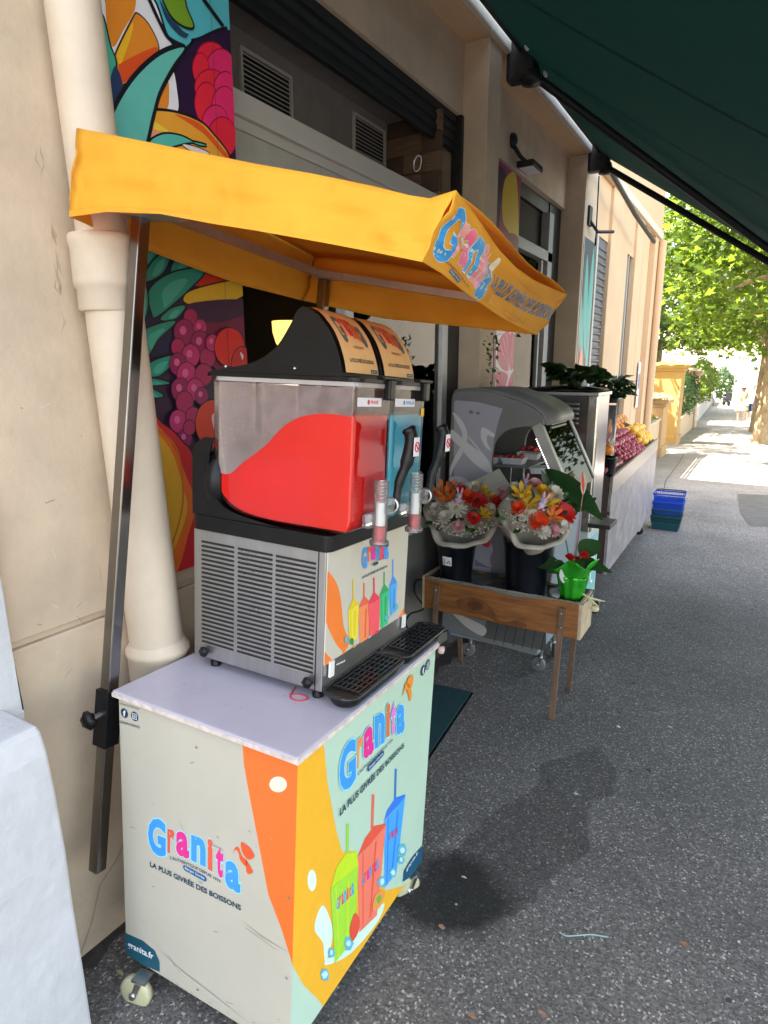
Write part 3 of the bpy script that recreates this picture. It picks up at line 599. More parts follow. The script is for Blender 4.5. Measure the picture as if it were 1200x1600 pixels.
mb = MB(); a = hx(936, 275, -1.38); b = hx(931, 372, -1.38); mb.tube([a, b], .006, seg=6); mb.tube([b, b+V((0, 0, -.06))], .009, seg=6); ab('crank_rod', mb, blackm)
mb = MB(); c = hx(921, 338, W+.005); mb.box((W, c.y-.05, c.z-.08), (W+.02, c.y+.05, c.z+.08), bev=.005); mb.tube([c+V((.01, 0, -.04)), c+V((.06, .08, -.12)), c+V((.16, .25, -.10))], .014, seg=8); ab('crank_holder', mb, blackm)
# spotlight in opening two
lamp = thing('wall_spotlight', 'small black wall spotlight on a bent arm above the second opening', 'lamp', hx(800, 250, R))
mb = MB(); c = V((0, 0, .1)); mb.ball((0, 0, .12), (.035, .035, .05)); mb.tube([(0, 0, .1), (.05, .02, .02), (.09, .06, -.02)], .014, seg=8); mb.build('arm', blackm, lamp)
mb = MB(); mb.box((.03, .0, -.05), (.15, .22, -.01), bev=.01); mb.build('lamp_head', blackm, lamp); mb = MB(); mb.box((.045, .02, -.054), (.14, .2, -.0505)); mb.build('lens', white, lamp)
# warm lamp inside
lp = hx(452, 528, -2.4)
il = thing('table_lamp', 'glowing yellow shade of a small lamp in the dark shop interior', 'lamp', (lp.x, lp.y, lp.z-.10))
mb = MB(); mb.lathe([(.045, .03), (.075, .07), (.092, .13), (.095, .19)], seg=20); mb.build('shade', M('lit_shade', (1, .55, .13), .6, emis=.3), il, solid=.003)
mb = MB(); mb.tube([(0, 0, -1.9+.0), (0, 0, .06)], .012, seg=8); mb.lathe([(.09, -1.92), (.09, -1.9), (.02, -1.88)]); mb.build('stand', blackm, il)
# ================================================================== SLUSH CART (leans with the sloping pavement)
A0 = V((-1.332, .886, .1)); ax = [V((.999, .046, -.029)), V((-.047, .998, -.051)), V((.027, .052, .998))]
CM = Matrix(((ax[0].x, ax[1].x, ax[2].x, A0.x), (ax[0].y, ax[1].y, ax[2].y, A0.y), (ax[0].z, ax[1].z, ax[2].z, A0.z), (0, 0, 0, 1)))
CI = CM.inverted()
CW, CD, CH = .544, .743, .755
cart = thing('slush_cart', 'cream and orange printed drinks cart on casters with a yellow canopy on steel poles', 'cart', mat=CM)
cream = M('cream_laminate', (.51, .465, .385), .42, var=.05, scale=3, bump=.05, bscale=60)
cream_street = M('cream_street_lit', (.47, .62, .50), .38, var=.04, scale=3)  # same cream print; the street side's different light is put into its colour
mb = MB(); mb.box((0, 0, 0), (CW, CD, CH)); mb.build('body', cream, cart, bevel=.003)
mb = MB(); mb.box((-.010, -.010, CH), (CW+.007, CD+.010, CH+.018), bev=.005); mb.build('top_board', M('sky_tinted_top', (.46, .43, .50), .24, var=.05, scale=5, bump=.1, bscale=30), cart)  # white board; the sky's lavender reflection is put into its colour
mb = MB(); mb.box((-.009, -.0115, CH+.002), (CW+.0085, -.0102, CH+.013)); mb.box((CW+.0072, -.0102, CH+.002), (CW+.0085, CD+.009, CH+.013))
mb.build('edge_strip', M('edge_strip', (.62, .52, .47), .6, var=.3, scale=30), cart)
BLU, BLU2 = flat(64, 150, 226), flat(150, 226, 246); RED = flat(226, 92, 62); PNK = flat(226, 46, 140); PNK2 = flat(222, 120, 205); NAV = flat(24, 58, 82); ORG = flat(238, 125, 48); YEL = flat(238, 176, 44)
def logo(cv, quads, off, sc, cols=None):
    cols = cols or (BLU, RED, PNK, BLU, RED, PNK, BLU)
    for q, ch, c in zip(quads, 'Granita', cols):
        cv.text(ch, [(cx_+(p[0]-cx_)*1.07, cy_+(p[1]-cy_)*1.03) for cx_, cy_ in [(sum(p[0] for p in q)/4, sum(p[1] for p in q)/4)] for p in q], BLU2, .07, off=off, sc=sc)
    for q, ch, c in zip(quads, 'Granita', cols):
        cx = sum(p[0] for p in q)/4; cy = sum(p[1] for p in q)/4; q2 = [(cx+(p[0]-cx)*.97, cy+(p[1]-cy)*.97) for p in q]
        cv.text(ch, q2, c, .045, off=off, sc=sc)
        cv.k -= 1
    cv.k += 1
def pill(cv, a, b, r, m, off, sc, txt=None):
    A, Bq = cv.uv(off[0]+a[0]*sc, off[1]+a[1]*sc), cv.uv(off[0]+b[0]*sc, off[1]+b[1]*sc); dx, dy = Bq[0]-A[0], Bq[1]-A[1]; l = math.hypot(dx, dy); ux, uy = dx/l, dy/l; P = []
    th = math.atan2(uy, ux)
    for i in range(9): t = th-math.pi/2+math.pi*i/8; P.append((Bq[0]+r*math.cos(t), Bq[1]+r*math.sin(t)))
    for i in range(9): t = th+math.pi/2+math.pi*i/8; P.append((A[0]+r*math.cos(t), A[1]+r*math.sin(t)))
    cv.poly(P, m, False, False)
    if txt:
        nx, ny = -uy*r*.6, ux*r*.6; cv.text(txt, [(A[0]+nx, A[1]+ny), (Bq[0]+nx, Bq[1]+ny), (Bq[0]-nx, Bq[1]-ny), (A[0]-nx, A[1]-ny)], CREAMW, 0, px=False)
def bird(cv, P, off, sc, m):
    for t in P: cv.poly(t, m, off=off, sc=sc); cv.k -= 1
    cv.k += 1
def social(cv, c1, c2, rr):
    for c, k in ((c1, 0), (c2, 1)):
        cv.disc(c, rr, NAV); r = rr
        if k == 0: cv.text('f', [(c[0]-r*.35, c[1]+r*.6), (c[0]+r*.35, c[1]+r*.6), (c[0]+r*.35, c[1]-r*.7), (c[0]-r*.35, c[1]-r*.7)], CREAMW, .04, px=False)
        else:
            P = [(c[0]+r*.55*sx, c[1]+r*.55*sy) for sx, sy in ((-1, -1), (1, -1), (1, 1), (-1, 1))]
            cv.stroke(P+[P[0]], r*.16, CREAMW); cv.disc(c, r*.28, CREAMW); cv.disc(c, r*.14, NAV)
# ---- left side print
cv = Canvas((0, 0, 0), (1, 0, 0), (0, 0, 1), CW, CH, CM)
a = dict(off=(100, 1020), sc=.3626)
cv.poly([(768, 370), (775, 480), (800, 620), (840, 830), (880, 1040), (940, 1200), (985, 1345), (1100, 1300), (1100, 300), (900, 300)], flat(238, 112, 44), False, **a)
cv.poly([(923+38*math.cos(t), 567+34*math.sin(t)) for t in [i*math.pi/5 for i in range(10)]], flat(222, 214, 196), **a)
cv.poly([(250, 1200), (340, 1240), (392, 1283), (412, 1330), (413, 1375), (300, 1330), (250, 1300)], flat(26, 82, 100), False, **a)
cv.text('granita.fr', [(275, 1240), (385, 1295), (385, 1330), (275, 1275)], CREAMW, .02, **a)
b = dict(off=(220, 1260), sc=.15)
logo(cv, [[(75, 85), (265, 150), (265, 550), (75, 475)], [(278, 220), (358, 240), (350, 508), (278, 482)], [(368, 235), (508, 285), (510, 562), (366, 500)], [(525, 282), (682, 345), (680, 637), (525, 562)], [(697, 318), (754, 345), (754, 690), (697, 655)], [(778, 385), (875, 425), (855, 762), (790, 722)], [(880, 532), (1042, 620), (1042, 930), (876, 822)]], **b)
cv.text("L'AUTHENTIQUE DEPUIS 1979", [(308, 512), (832, 768), (832, 804), (306, 552)], NAV, .012, arch=.6, **b)
pill(cv, (465, 640), (665, 750), .0075, flat(36, 92, 140), txt='Berger Givrée', **b)
cv.text('LA PLUS GIVRÉE DES BOISSONS', [(98, 556), (1046, 1012), (1046, 1085), (98, 622)], NAV, .03, **b)
bird(cv, [[(955, 500), (985, 430), (1020, 425), (1060, 520), (1110, 560), (1100, 620), (1040, 560), (1020, 480), (985, 450)], [(1050, 370), (1140, 430), (1185, 520), (1120, 550), (1060, 470)], [(1100, 560), (1170, 680), (1110, 690)]], m=flat(226, 88, 40), **b)
social(cv, cv.uv(195, 1114), cv.uv(211, 1119), .0125)
cv.text('NOUS SUIVRE SUR', [(188, 1097), (218, 1106), (218, 1109), (188, 1100)], NAV, 0); cv.text('GRANITA FRANCE', [(188, 1125), (219, 1134), (219, 1138), (188, 1129)], NAV, .01)
scr = M('scuff', (.25, .21, .17), .9, var=.4, scale=60); scl = M('light_scuff', (.50, .46, .40), .8)
for i in range(46):
    u, v = random.uniform(.02, .5), random.uniform(.01, .70); l = random.uniform(.002, .014)*(1 if random.random() < .85 else 2.5); t = random.gauss(-.2, .5)
    if i > 24: v = random.uniform(.005, .09); u = random.uniform(.1, .53)
    cv.stroke([(u, v), (u+l*math.cos(t), v+l*math.sin(t))], random.uniform(.0008, .0022), random.choice((scr, scl)), taper=False); cv.k = 24+i % 4
cv.stroke([(.12, .085), (.2, .06), (.3, .045), (.45, .02)], .0018, scr, smooth=True, taper=True)
cv.stroke([(.40, .30), (.46, .285), (.54, .28)], .0015, scr, smooth=True, taper=True); cv.stroke([(.41, .285), (.5, .27)], .001, scr)
for u, v in ((.26, .70), (.26, .03), (.53, .42), (.53, .21)): cv.disc((u, v), .0035, scr)
cv.build('printed_side', cart)
# ---- street side print
cv = Canvas((CW, 0, 0), (0, 1, 0), (0, 0, 1), CD, CH, CM)
cv.rect((.0005, .0005), (CD-.0005, CH-.0005), cream_street)
a = dict(off=(430, 1020), sc=.3626)
cv.poly([(40, 460), (85, 440), (208, 378), (225, 560), (262, 760), (288, 858), (330, 852), (380, 900), (430, 980), (480, 1025), (560, 1000), (700, 860), (700, 1100), (300, 1480), (230, 1560), (190, 1500), (120, 1430), (66, 1330), (40, 1200)], YEL, False, **a)
cv.poly([(300, 1240), (420, 1120), (470, 1080), (440, 1160), (330, 1290), (240, 1340), (215, 1330)], flat(205, 232, 218), **a)
cv.poly([(158+19*math.cos(t), 980+46*math.sin(t)) for t in [i*math.pi/5 for i in range(10)]], flat(222, 238, 220), **a)
cv.poly([(205, 1088), (230, 1130), (246, 1195), (240, 1260), (215, 1330), (205, 1250), (170, 1195), (180, 1130)], flat(214, 236, 220), **a)
def cup(cv, body, lid, straw, c1, c2, c3, **k):
    cv.poly(straw, c3, False, **k); cv.poly(lid, c2, False, **k); cv.poly(body, c1, False, **k)
    bx = [(p[0], p[1]) for p in body]; cv.stroke([((bx[0][0]*.8+bx[1][0]*.2), bx[0][1]*.8+bx[1][1]*.2), (bx[3][0]*.8+bx[2][0]*.2, bx[3][1]*.8+bx[2][1]*.2)], .006, c2, px=True, **k); cv.stroke([((bx[0][0]*.35+bx[1][0]*.65), bx[0][1]*.35+bx[1][1]*.65+20), (bx[3][0]*.4+bx[2][0]*.6, bx[3][1]*.4+bx[2][1]*.6-20)], .010, c2, px=True, **k)
cup(cv, [(468, 730), (560, 618), (522, 950), (470, 1012)], [(466, 728), (480, 680), (515, 625), (560, 608), (560, 620)], [(514, 498), (524, 500), (520, 640), (510, 640)], flat(70, 160, 240), flat(52, 120, 222), flat(46, 120, 180), **a)
cup(cv, [(352, 888), (476, 742), (438, 1130), (362, 1204)], [(350, 886), (385, 800), (425, 745), (476, 735), (476, 745)], [(415, 608), (427, 610), (422, 760), (410, 760)], flat(238, 122, 100), flat(226, 86, 62), flat(220, 110, 90), **a)
cup(cv, [(236, 1018), (356, 915), (342, 1228), (256, 1335)], [(238, 1014), (262, 925), (300, 870), (350, 850), (356, 918)], [(304, 735), (316, 735), (316, 870), (304, 870)], flat(160, 214, 60), flat(190, 220, 40), flat(150, 205, 80), **a)
for q in ([(262, 1060), (338, 985), (338, 1035), (262, 1110)], [(372, 960), (446, 880), (446, 925), (372, 1005)], [(488, 780), (530, 745), (530, 775), (488, 810)]):
    for k, ch in enumerate('Granita'):
        t0, t1 = k/7, (k+.9)/7; l = lambda a, b, t: (a[0]+(b[0]-a[0])*t, a[1]+(b[1]-a[1])*t)
        cv.text(ch, [l(q[0], q[1], t0), l(q[0], q[1], t1), l(q[3], q[2], t1), l(q[3], q[2], t0)], (BLU, RED, PNK, BLU, RED, PNK, BLU)[k], .03, **a); cv.k -= 1
    cv.k += 1
ICE = flat(96, 176, 200); ICE2 = flat(190, 226, 232)
for c, r in (((212, 1385), 24), ((240, 1290), 16), ((312, 1250), 22), ((458, 985), 20), ((505, 945), 16), ((545, 850), 20), ((540, 890), 14)):
    for k, (m_, s_) in enumerate(((ICE, 1), (ICE2, .55))):
        cv.poly([(c[0]+r*s_*random.uniform(.7, 1.2)*math.cos(t), c[1]+r*1.5*s_*random.uniform(.7, 1.2)*math.sin(t)) for t in [i*math.pi/3 for i in range(6)]], m_, False, **a)
cv.poly([(340, 1180-60), (360, 1150), (355, 1200), (330, 1240), (318, 1190)], flat(224, 80, 60), **a)
cv.poly([(425, 1050), (455, 1020), (468, 1040), (450, 1090), (418, 1110)], flat(232, 150, 80), **a); cv.poly([(432, 1058), (448, 1040), (455, 1055), (442, 1080)], flat(120, 170, 60), **a)
cv.poly([(548, 985), (552, 940), (580, 890), (600, 865), (640, 820), (640, 940), (600, 950)], flat(26, 82, 112), False, **a)
cv.text('granita.fr', [(562, 925), (612, 850), (612, 868), (562, 945)], CREAMW, .01, **a)
b = dict(off=(500, 1060), sc=.15)
logo(cv, [[(188, 740), (364, 575), (364, 1080), (186, 1240)], [(372, 640), (442, 560), (412, 900), (372, 950)], [(440, 545), (552, 440), (550, 770), (438, 862)], [(555, 385), (668, 325), (662, 665), (555, 742)], [(680, 262), (722, 235), (715, 600), (676, 622)], [(728, 230), (786, 205), (768, 580), (730, 602)], [(785, 290), (882, 235), (866, 560), (780, 600)]], cols=(BLU, flat(228, 142, 66), PNK, BLU, flat(214, 110, 60), PNK2, BLU), **b)
cv.text("L'AUTHENTIQUE DEPUIS 1979", [(386, 970), (745, 622), (750, 652), (390, 1010)], NAV, .01, **b)
pill(cv, (500, 930), (640, 780), .0085, flat(40, 80, 130), txt='Berger Givrée', **b)
cv.text('LA PLUS GIVRÉE DES BOISSONS', [(195, 1330), (862, 655), (866, 712), (195, 1432)], NAV, .03, **b)
bird(cv, [[(845, 190), (870, 80), (890, 40), (930, 90), (945, 170), (925, 235), (905, 150), (880, 110)], [(890, 60), (915, -20), (955, -40), (955, 40), (930, 100)]], m=flat(232, 140, 40), **b)
social(cv, cv.uv(659.5, 1047), cv.uv(667, 1038), .016)
cv.build('printed_front', cart)
cv = Canvas((0, 0, CH+.018), (1, 0, 0), (0, 1, 0), CW, CD, CM); ts_ = M('top_stain', (.40, .36, .40), .5, var=.1); ts2 = M('top_spot', (.30, .22, .20), .5)
for i in range(34):
    u, v = random.uniform(.01, .52), random.uniform(.01, .24) if i % 2 else random.uniform(.01, .7); rr0 = random.uniform(.0015, .006)
    if i % 3: cv.disc((u, v), rr0*.5, ts2, rr0*.35)
    else: cv.stroke([(u, v), (u+random.uniform(-.04, .04), v+random.uniform(-.02, .02)), (u+random.uniform(-.07, .07), v+random.uniform(-.04, .04))], rr0*.5, ts_, smooth=True, taper=True)
    cv.k = i % 3
cv.build('worn_top', cart)
# casters
def caster(parent, c, r=.045, rot=.3, wm=None, name='caster', hub=True):
    c = V(c); M4 = Matrix.Translation(c) @ Matrix.Rotation(rot, 4, 'Z')
    f = MB(); f.T = M4; f.box((-.018, -.016, r*1.95), (.022, .022, r*2.06)); f.add([(-.006, s*.018, r*1.95) for s in (-1, 1)]+[(-.022, s*.018, r*.85) for s in (-1, 1)]+[(.012, s*.018, r*1.95) for s in (-1, 1)]+[(-.010, s*.018, r*.80) for s in (-1, 1)], [(0, 2, 6, 4), (1, 5, 7, 3)])
    f.tube([(-.015, -.022, r), (-.015, .022, r)], .008, seg=8)
    o = f.build(name, chrome, parent, solid=.002)
    t = MB(); t.T = M4 @ Matrix.Translation((-.015, 0, r)) @ Matrix.Rotation(math.pi/2, 4, 'X'); t.lathe([(r*.35, -.013), (r*.8, -.012), (r*.97, -.009), (r, 0), (r*.97, .009), (r*.8, .012), (r*.35, .013)], seg=28); t.build('wheel', wm or blackp, o)
    return o
cream_w = M('cream_wheel', (.52, .48, .30), .35, coat=.3)
for (lx, ly, rt) in ((.082, -.022, .2), (CW-.006, CD-.06, 1.1), (CW-.07, .12, .5), (.06, CD-.06, 1.2)):
    caster(cart, (lx, ly, -.104), .046, rt, cream_w)
# steel poles, clamps and knobs
PB = V((-1.385, .865, .36)); PT = V((-1.318, 1.115, 2.01))
def lc(p): return CI @ V(p)
def tubebar(mb, a, b, wd): mb.bar(a, b, wd, wd, up=(1, 0, 0))
mb = MB(); tubebar(mb, lc(PB), lc(PT), .032); mb.build('pole', M('pole_steel', (.27, .26, .25), .22, 1, var=.15, scale=4), cart, bevel=.003)
d = (PT-PB).normalized(); c0 = PB+d*.35; c1 = PB+d*.50
mb = MB(); mb.bar(lc(c0), lc(c1), .046, .046, up=(1, 0, 0)); mb.build('pole_clamp', blackp, cart, bevel=.002)
mb = MB(); k = lc(PB+d*.44); mb.tube([k+V((-.0, -.02, 0)), k+V((-.0, -.06, 0))], .008, chrome, seg=8)
T = mb.T; mb.T = Matrix.Translation(k+V((0, -.05, 0))) @ Matrix.Rotation(math.pi/2, 4, 'X'); mb.lathe([(.008, -.004), (.020, 0), (.022, .012), (.014, .02), (0, .022)], seg=12, wob=.14, m=blackp); mb.T = T; mb.build('clamp_knob', None, cart)
P2B = V((-1.40, 1.70, .36)); P2T = V((-1.335, 1.88, 1.96))
mb = MB(); tubebar(mb, lc(P2B), lc(P2T), .032); mb.build('pole', M('pole_steel', (.27, .26, .25), .22, 1, var=.15, scale=4), cart, bevel=.003)
# canopy: polyline edges taken where the cloth hangs
def sidept(L, Y): return [hy(x, y, Y) for x, y in L]
def pl(P, t):
    n = len(P)-1; k = min(int(t*n), n-1); f = t*n-k; f2 = f; return P[k].lerp(P[k+1], f2)
Yn = 1.02
nt_ = [hy(x, y, Yn+.00) for x, y in ((120, 200), (217, 219), (310, 238), (400, 256), (487, 271), (580, 290), (640, 305), (672, 310), (712, 297))]
nb_ = [hy(x, y, Yn-.05) for x, y in ((109, 339), (167, 331), (250, 334), (330, 349), (400, 360), (506, 379), (580, 393), (625, 402), (660, 409))]
# street side: vertical plane from the near corner to the far corner
c_a = nt_[-1]; c_b = hy(887, 460, 1.95); nn = V((c_b-c_a)).cross(V((0, 0, 1))).normalized()
st_ = [c_a]+[onp(x, y, c_a, nn) for x, y in ((735, 325), (760, 360), (782, 392), (805, 417), (835, 438), (862, 450), (887, 460))]
c_c = nb_[-1]; c_d = hy(838, 523, 1.93); n2 = V((c_d-c_c)).cross(V((0, 0, 1))).normalized()
sb_ = [c_c]+[onp(x, y, c_c, n2) for x, y in ((690, 427), (717, 450), (745, 470), (770, 487), (795, 502), (818, 514), (838, 523))]
wt_ = [nt_[0], V((-1.43, 1.3, 2.14)), V((-1.42, 1.6, 2.10)), V((-1.41, 1.93, 2.04))]
wb_ = [nb_[0], hx(215, 385, -1.44), hx(300, 418, -1.44), hx(380, 446, -1.43), hx(475, 470, -1.41)]
ft_ = [wt_[-1], V((-1.1, 1.96, 1.99)), V((-.8, 1.96, 1.93)), st_[-1]]
fb_ = [wb_[-1], hy(600, 498, 1.95), hy(700, 508, 1.95), sb_[-1]]
def wr(u, v, s):
    return .006*math.sin(u*9+s)*math.sin(v*4+s*2)+.004*math.sin(u*23+v*7+s)+.003*math.sin(v*17-u*5+s)
def val(T, Bt, nrm, s, nu=40, nv=8):
    nrm = V(nrm)
    def f(u, v, l=0):
        v_ = max(0, min(1, v)); e = math.sin(math.pi*v_)*.9+.1
        return lc(pl(Bt, u).lerp(pl(T, u), v_)+nrm*(wr(u, v_, s)*e+l))
    return f
Cn = thing  # keep name short
for nm, T_, B_, nrm, s in (('near', nt_, nb_, (0, -1, 0), 0), ('street', st_, sb_, tuple(-nn if nn.x < 0 else nn), 2), ('far', ft_, fb_, (0, 1, 0), 4), ('wall', wt_, wb_, (-1, 0, 0), 5)):
    f = val(T_, B_, nrm, s); mb = MB(); mb.grid(lambda u, v: f(u, v), 48, 10); vo = mb.build('valance', orangecloth, cart, solid=.0015)
    # hem line
    mb = MB(); mb.grid(lambda u, v: f(u, -.0+v*.07, .0012), 48, 1); mb.build('hem', thin('hem_cloth', (.95, .46, .04), .3, .75), vo)
    if nm == 'street': fs_ = f; vst = vo
# printed lettering follows the hanging cloth
sv = val(st_, sb_, tuple(-nn if nn.x < 0 else nn), 2)
cv = Canvas((0, 0, 0), (1, 0, 0), (0, 1, 0), 1, 1, surf=lambda u, v, l: sv(u, v, l+.0015), lift=.0001)
LX = [(.04, .90, .12, .80), (.135, .74, .15, .62), (.20, .76, .14, .56), (.275, .76, .13, .52), (.345, .80, .13, .47), (.375, .76, .12, .44), (.42, .70, .08, .36)]
sh_ = [(.03, .155, .12, .93), (.145, .20, .26, .84), (.19, .265, .24, .86), (.255, .33, .22, .86), (.322, .36, .20, .90), (.35, .40, .14, .86), (.385, .455, .02, .72)]
for (x0, x1, y0, y1), ch, c in zip(sh_, 'Granita', (flat(52, 150, 214), flat(246, 160, 150), flat(244, 112, 140), flat(70, 160, 214), flat(244, 140, 130), flat(246, 150, 170), flat(60, 150, 206))):
    q = [(x0, y1), (x1, y1), (x1-.01, y0), (x0-.01, y0)]; cv.text(ch, q, flat(196, 220, 216), .05, px=False); cv.text(ch, [(q[0][0]+.003, y1-.01), (q[1][0]-.003, y1-.01), (q[2][0]-.003, y0+.01), (q[3][0]+.003, y0+.01)], c, .035, px=False); cv.k -= 2
cv.k += 2
cv.text("L'AUTHENTIQUE DEPUIS 1979", [(.13, .20), (.33, .12), (.33, .07), (.13, .15)], flat(90, 70, 60), .01, px=False)
cv.poly([(.17, .07), (.255, .03), (.26, .09), (.175, .13)], flat(50, 90, 110), False, False); cv.text('Berger Givrée', [(.18, .11), (.25, .075), (.25, .05), (.18, .085)], CREAMW, .01, px=False)
cv.poly([(.415, .66), (.43, .86), (.45, .88), (.455, .7), (.44, .5), (.425, .48), (.435, .62)], flat(245, 225, 190), True, False)
cv.text('LA PLUS GIVRÉE DES BOISSONS', [(.475, .72), (.995, .70), (.99, .34), (.465, .36)], flat(60, 112, 145), .03, px=False)
cv.stroke([(.6, .80), (.7, .78), (.85, .72)], .006, flat(190, 120, 30), smooth=True); cv.stroke([(.55, .16), (.7, .16), (.82, .10)], .006, flat(190, 120, 30), smooth=True)
cv.build('printed_lettering', vst)
def roof(u, v):
    a = pl(nt_, u); b = pl(ft_, u); P = a.lerp(b, v); P.z += .05*math.sin(math.pi*v)*math.sin(math.pi*u)-.004+.012*math.sin(v*9)*math.sin(u*7)
    return lc(P)
mb = MB(); mb.grid(roof, 24, 14); mb.build('canopy_roof', orangecloth, cart, solid=.0015)
mb = MB(); o_ = V((0, 0, -.07)); k4 = [V((-1.36, 1.07, 2.05)), V((-.56, 1.09, 1.90)), V((-.62, 1.90, 1.83)), V((-1.35, 1.86, 1.97))]
for i in range(4): mb.bar(lc(k4[i]), lc(k4[(i+1) % 4]), .022, .022)
mb.bar(lc(PT+V((-.03, 0, 0))), lc(PT+V((.12, 0, -.015))), .07, .012); mb.bar(lc(P2T+V((-.03, 0, 0))), lc(P2T+V((.09, 0, -.01))), .06, .012); mb.build('canopy_frame', M('frame_alu', (.5, .47, .43), .35, .7), cart)
# ================================================================== SLUSH MACHINE (same leaning frame)
mac = thing('slush_machine', 'twin bowl frozen drink machine with red and blue slush standing on the cart', 'drink machine', mat=CM)
H0, MX0, MX1, MY0, MY1 = .772, .047, .462, .215, .662
for x in (MX0+.05, MX1-.03):
    for y in (MY0+.03, MY1-.03): mb = MB(); mb.lathe([(.014, H0), (.015, H0+.012), (.011, H0+.015), (.011, H0+.034)], (x, y, 0), seg=16); mb.build('foot', blackp, mac)
mb = MB(); mb.box((MX0, MY0, H0+.03), (MX1, MY1, 1.157)); mb.build('housing', M('housing_steel', (.42, .41, .41), .34, .9, var=.12, scale=2, stretch=(14, 1, 1), bump=.1, bscale=60), mac, bevel=.003)
mb = MB(); dk = blackm; lipm = M('louvre_steel', (.5, .49, .48), .3, .9)
cols = ((.030, .135), (.152, .257), (.272, .385)); z0, z1 = H0+.075, 1.125
for a_, b_ in cols:
    for i in range(24):
        z = z0+(z1-z0)*i/23; xa, xb = MX0+a_, MX0+b_; r = .0032; n_ = 6
        P = [(xb+r*math.sin(t), z+r*math.cos(t)) for t in [math.pi*j/n_ for j in range(n_+1)]]+[(xa-r*math.sin(t), z-r*math.cos(t)) for t in [math.pi*j/n_ for j in range(n_+1)]]
        mb.prism(P, lambda p: (p[0], MY0, p[1]), (0, -.0006, 0), dk)
        mb.tube([(xa, MY0-.001, z-r*1.25), (xb, MY0-.001, z-r*1.25)], .0016, lipm, seg=6)
mb.box((MX1-.022, MY0-.0009, H0+.03), (MX1-.019, MY0, 1.157), dk)
mb.build('vent_slots', None, mac)
for x in (MX0+.045, MX1-.035):
    mb = MB(); mb.T = Matrix.Translation((x, MY0, H0+.052)) @ Matrix.Rotation(math.pi/2, 4, 'X'); mb.lathe([(.006, 0), (.006, .006), (.013, .008), (.013, .018), (0, .02)], seg=12, wob=.1); mb.build('thumb_screw', blackp, mac)
# street face
FX = MX1+.004
mb = MB(); mb.box((MX1, MY0+.002, H0+.10), (FX, MY1, 1.157)); mb.build('front_panel', M('front_cream', (.56, .52, .44), .35, var=.03), mac, bevel=.002)
cv = Canvas((FX, MY0+.002, H0+.10), (0, 1, 0), (0, 0, 1), MY1-MY0-.002, 1.157-H0-.10, CM)
a = dict(off=(280, 790), sc=.35)
cv.poly([(620, 200), (650, 270), (700, 340), (722, 420), (735, 540), (760, 600), (735, 650), (690, 600), (640, 480), (620, 440)], ORG, **a)
cv.poly([(620, 580), (650, 650), (700, 700), (745, 720), (745, 780), (600, 780)], ORG, **a)
cv.poly([(735, 640), (760, 670), (830, 650), (940, 560), (985, 490), (1020, 430), (1020, 560), (740, 740)], ORG, **a)
cv.poly([(610, 705), (660, 718), (740, 675), (748, 700), (740, 740), (640, 790), (600, 780)], flat(32, 96, 146), False, **a)
cv.text('granita.fr', [(700, 705), (742, 685), (742, 698), (700, 718)], CREAMW, .02, **a)
def tri(cx, top, wd, h, c, c2, st):
    cup(cv, [(cx-wd, top+50), (cx+wd, top+20), (cx+wd*.75, top+h), (cx-wd*.7, top+h+25)], [(cx-wd, top+48), (cx-3, top-2), (cx+5, top-4), (cx+wd, top+20)], [(cx-3, top-st), (cx+3, top-st), (cx+3, top), (cx-3, top)], c, c2, c2, **a)
tri(953, 320, 19, 150, flat(80, 170, 235), flat(60, 140, 225), 80); tri(914, 356, 22, 170, flat(60, 190, 130), flat(40, 160, 90), 60)
tri(824, 410, 26, 190, flat(240, 140, 90), flat(226, 100, 70), 65); tri(776, 420, 24, 170, flat(232, 214, 60), flat(222, 196, 30), 92); tri(868, 392, 27, 200, flat(240, 90, 100), flat(226, 60, 80), 70)
for x, y, c in ((745, 600, ICE), (785, 635, flat(240, 140, 50)), (820, 620, flat(226, 70, 50)), (768, 606, flat(60, 140, 60)), (880, 570, flat(226, 60, 60)), (925, 500, ICE), (965, 450, ICE), (850, 595, ICE2)):
    cv.poly([(x+random.uniform(8, 13)*math.cos(t), y+random.uniform(10, 17)*math.sin(t)) for t in [i*math.pi/3 for i in range(6)]], c, **a)
q0 = [(813, 205), (932, 150), (932, 240), (813, 300)]; xs = ((0, .2, 1), (.21, .33, .72), (.34, .5, .72), (.5, .64, .75), (.65, .73, .85), (.73, .83, .85), (.82, 1, .9))
for (s0, s1, hh), ch, c in zip(xs, 'Granita', (BLU, RED, PNK, BLU, RED, PNK, BLU)):
    l = lambda t, bt: (813+119*t, 190-42*t+bt)
    cv.text(ch, [l(s0, 8*(1-hh)), l(s1, 8*(1-hh)), l(s1, 8+88*hh), l(s0, 8+88*hh)], c, .05, **a); cv.k -= 1
cv.k += 1
cv.text("L'AUTHENTIQUE DEPUIS 1979", [(850, 262), (905, 236), (905, 242), (850, 268)], NAV, .01, arch=1, **a); pill(cv, (866, 262), (882, 255), .004, NAV, **a)
cv.text('LA PLUS GIVRÉE DES BOISSONS', [(813, 312), (925, 262), (925, 274), (813, 326)], NAV, .03, **a)
cv.build('printed_front', mac)
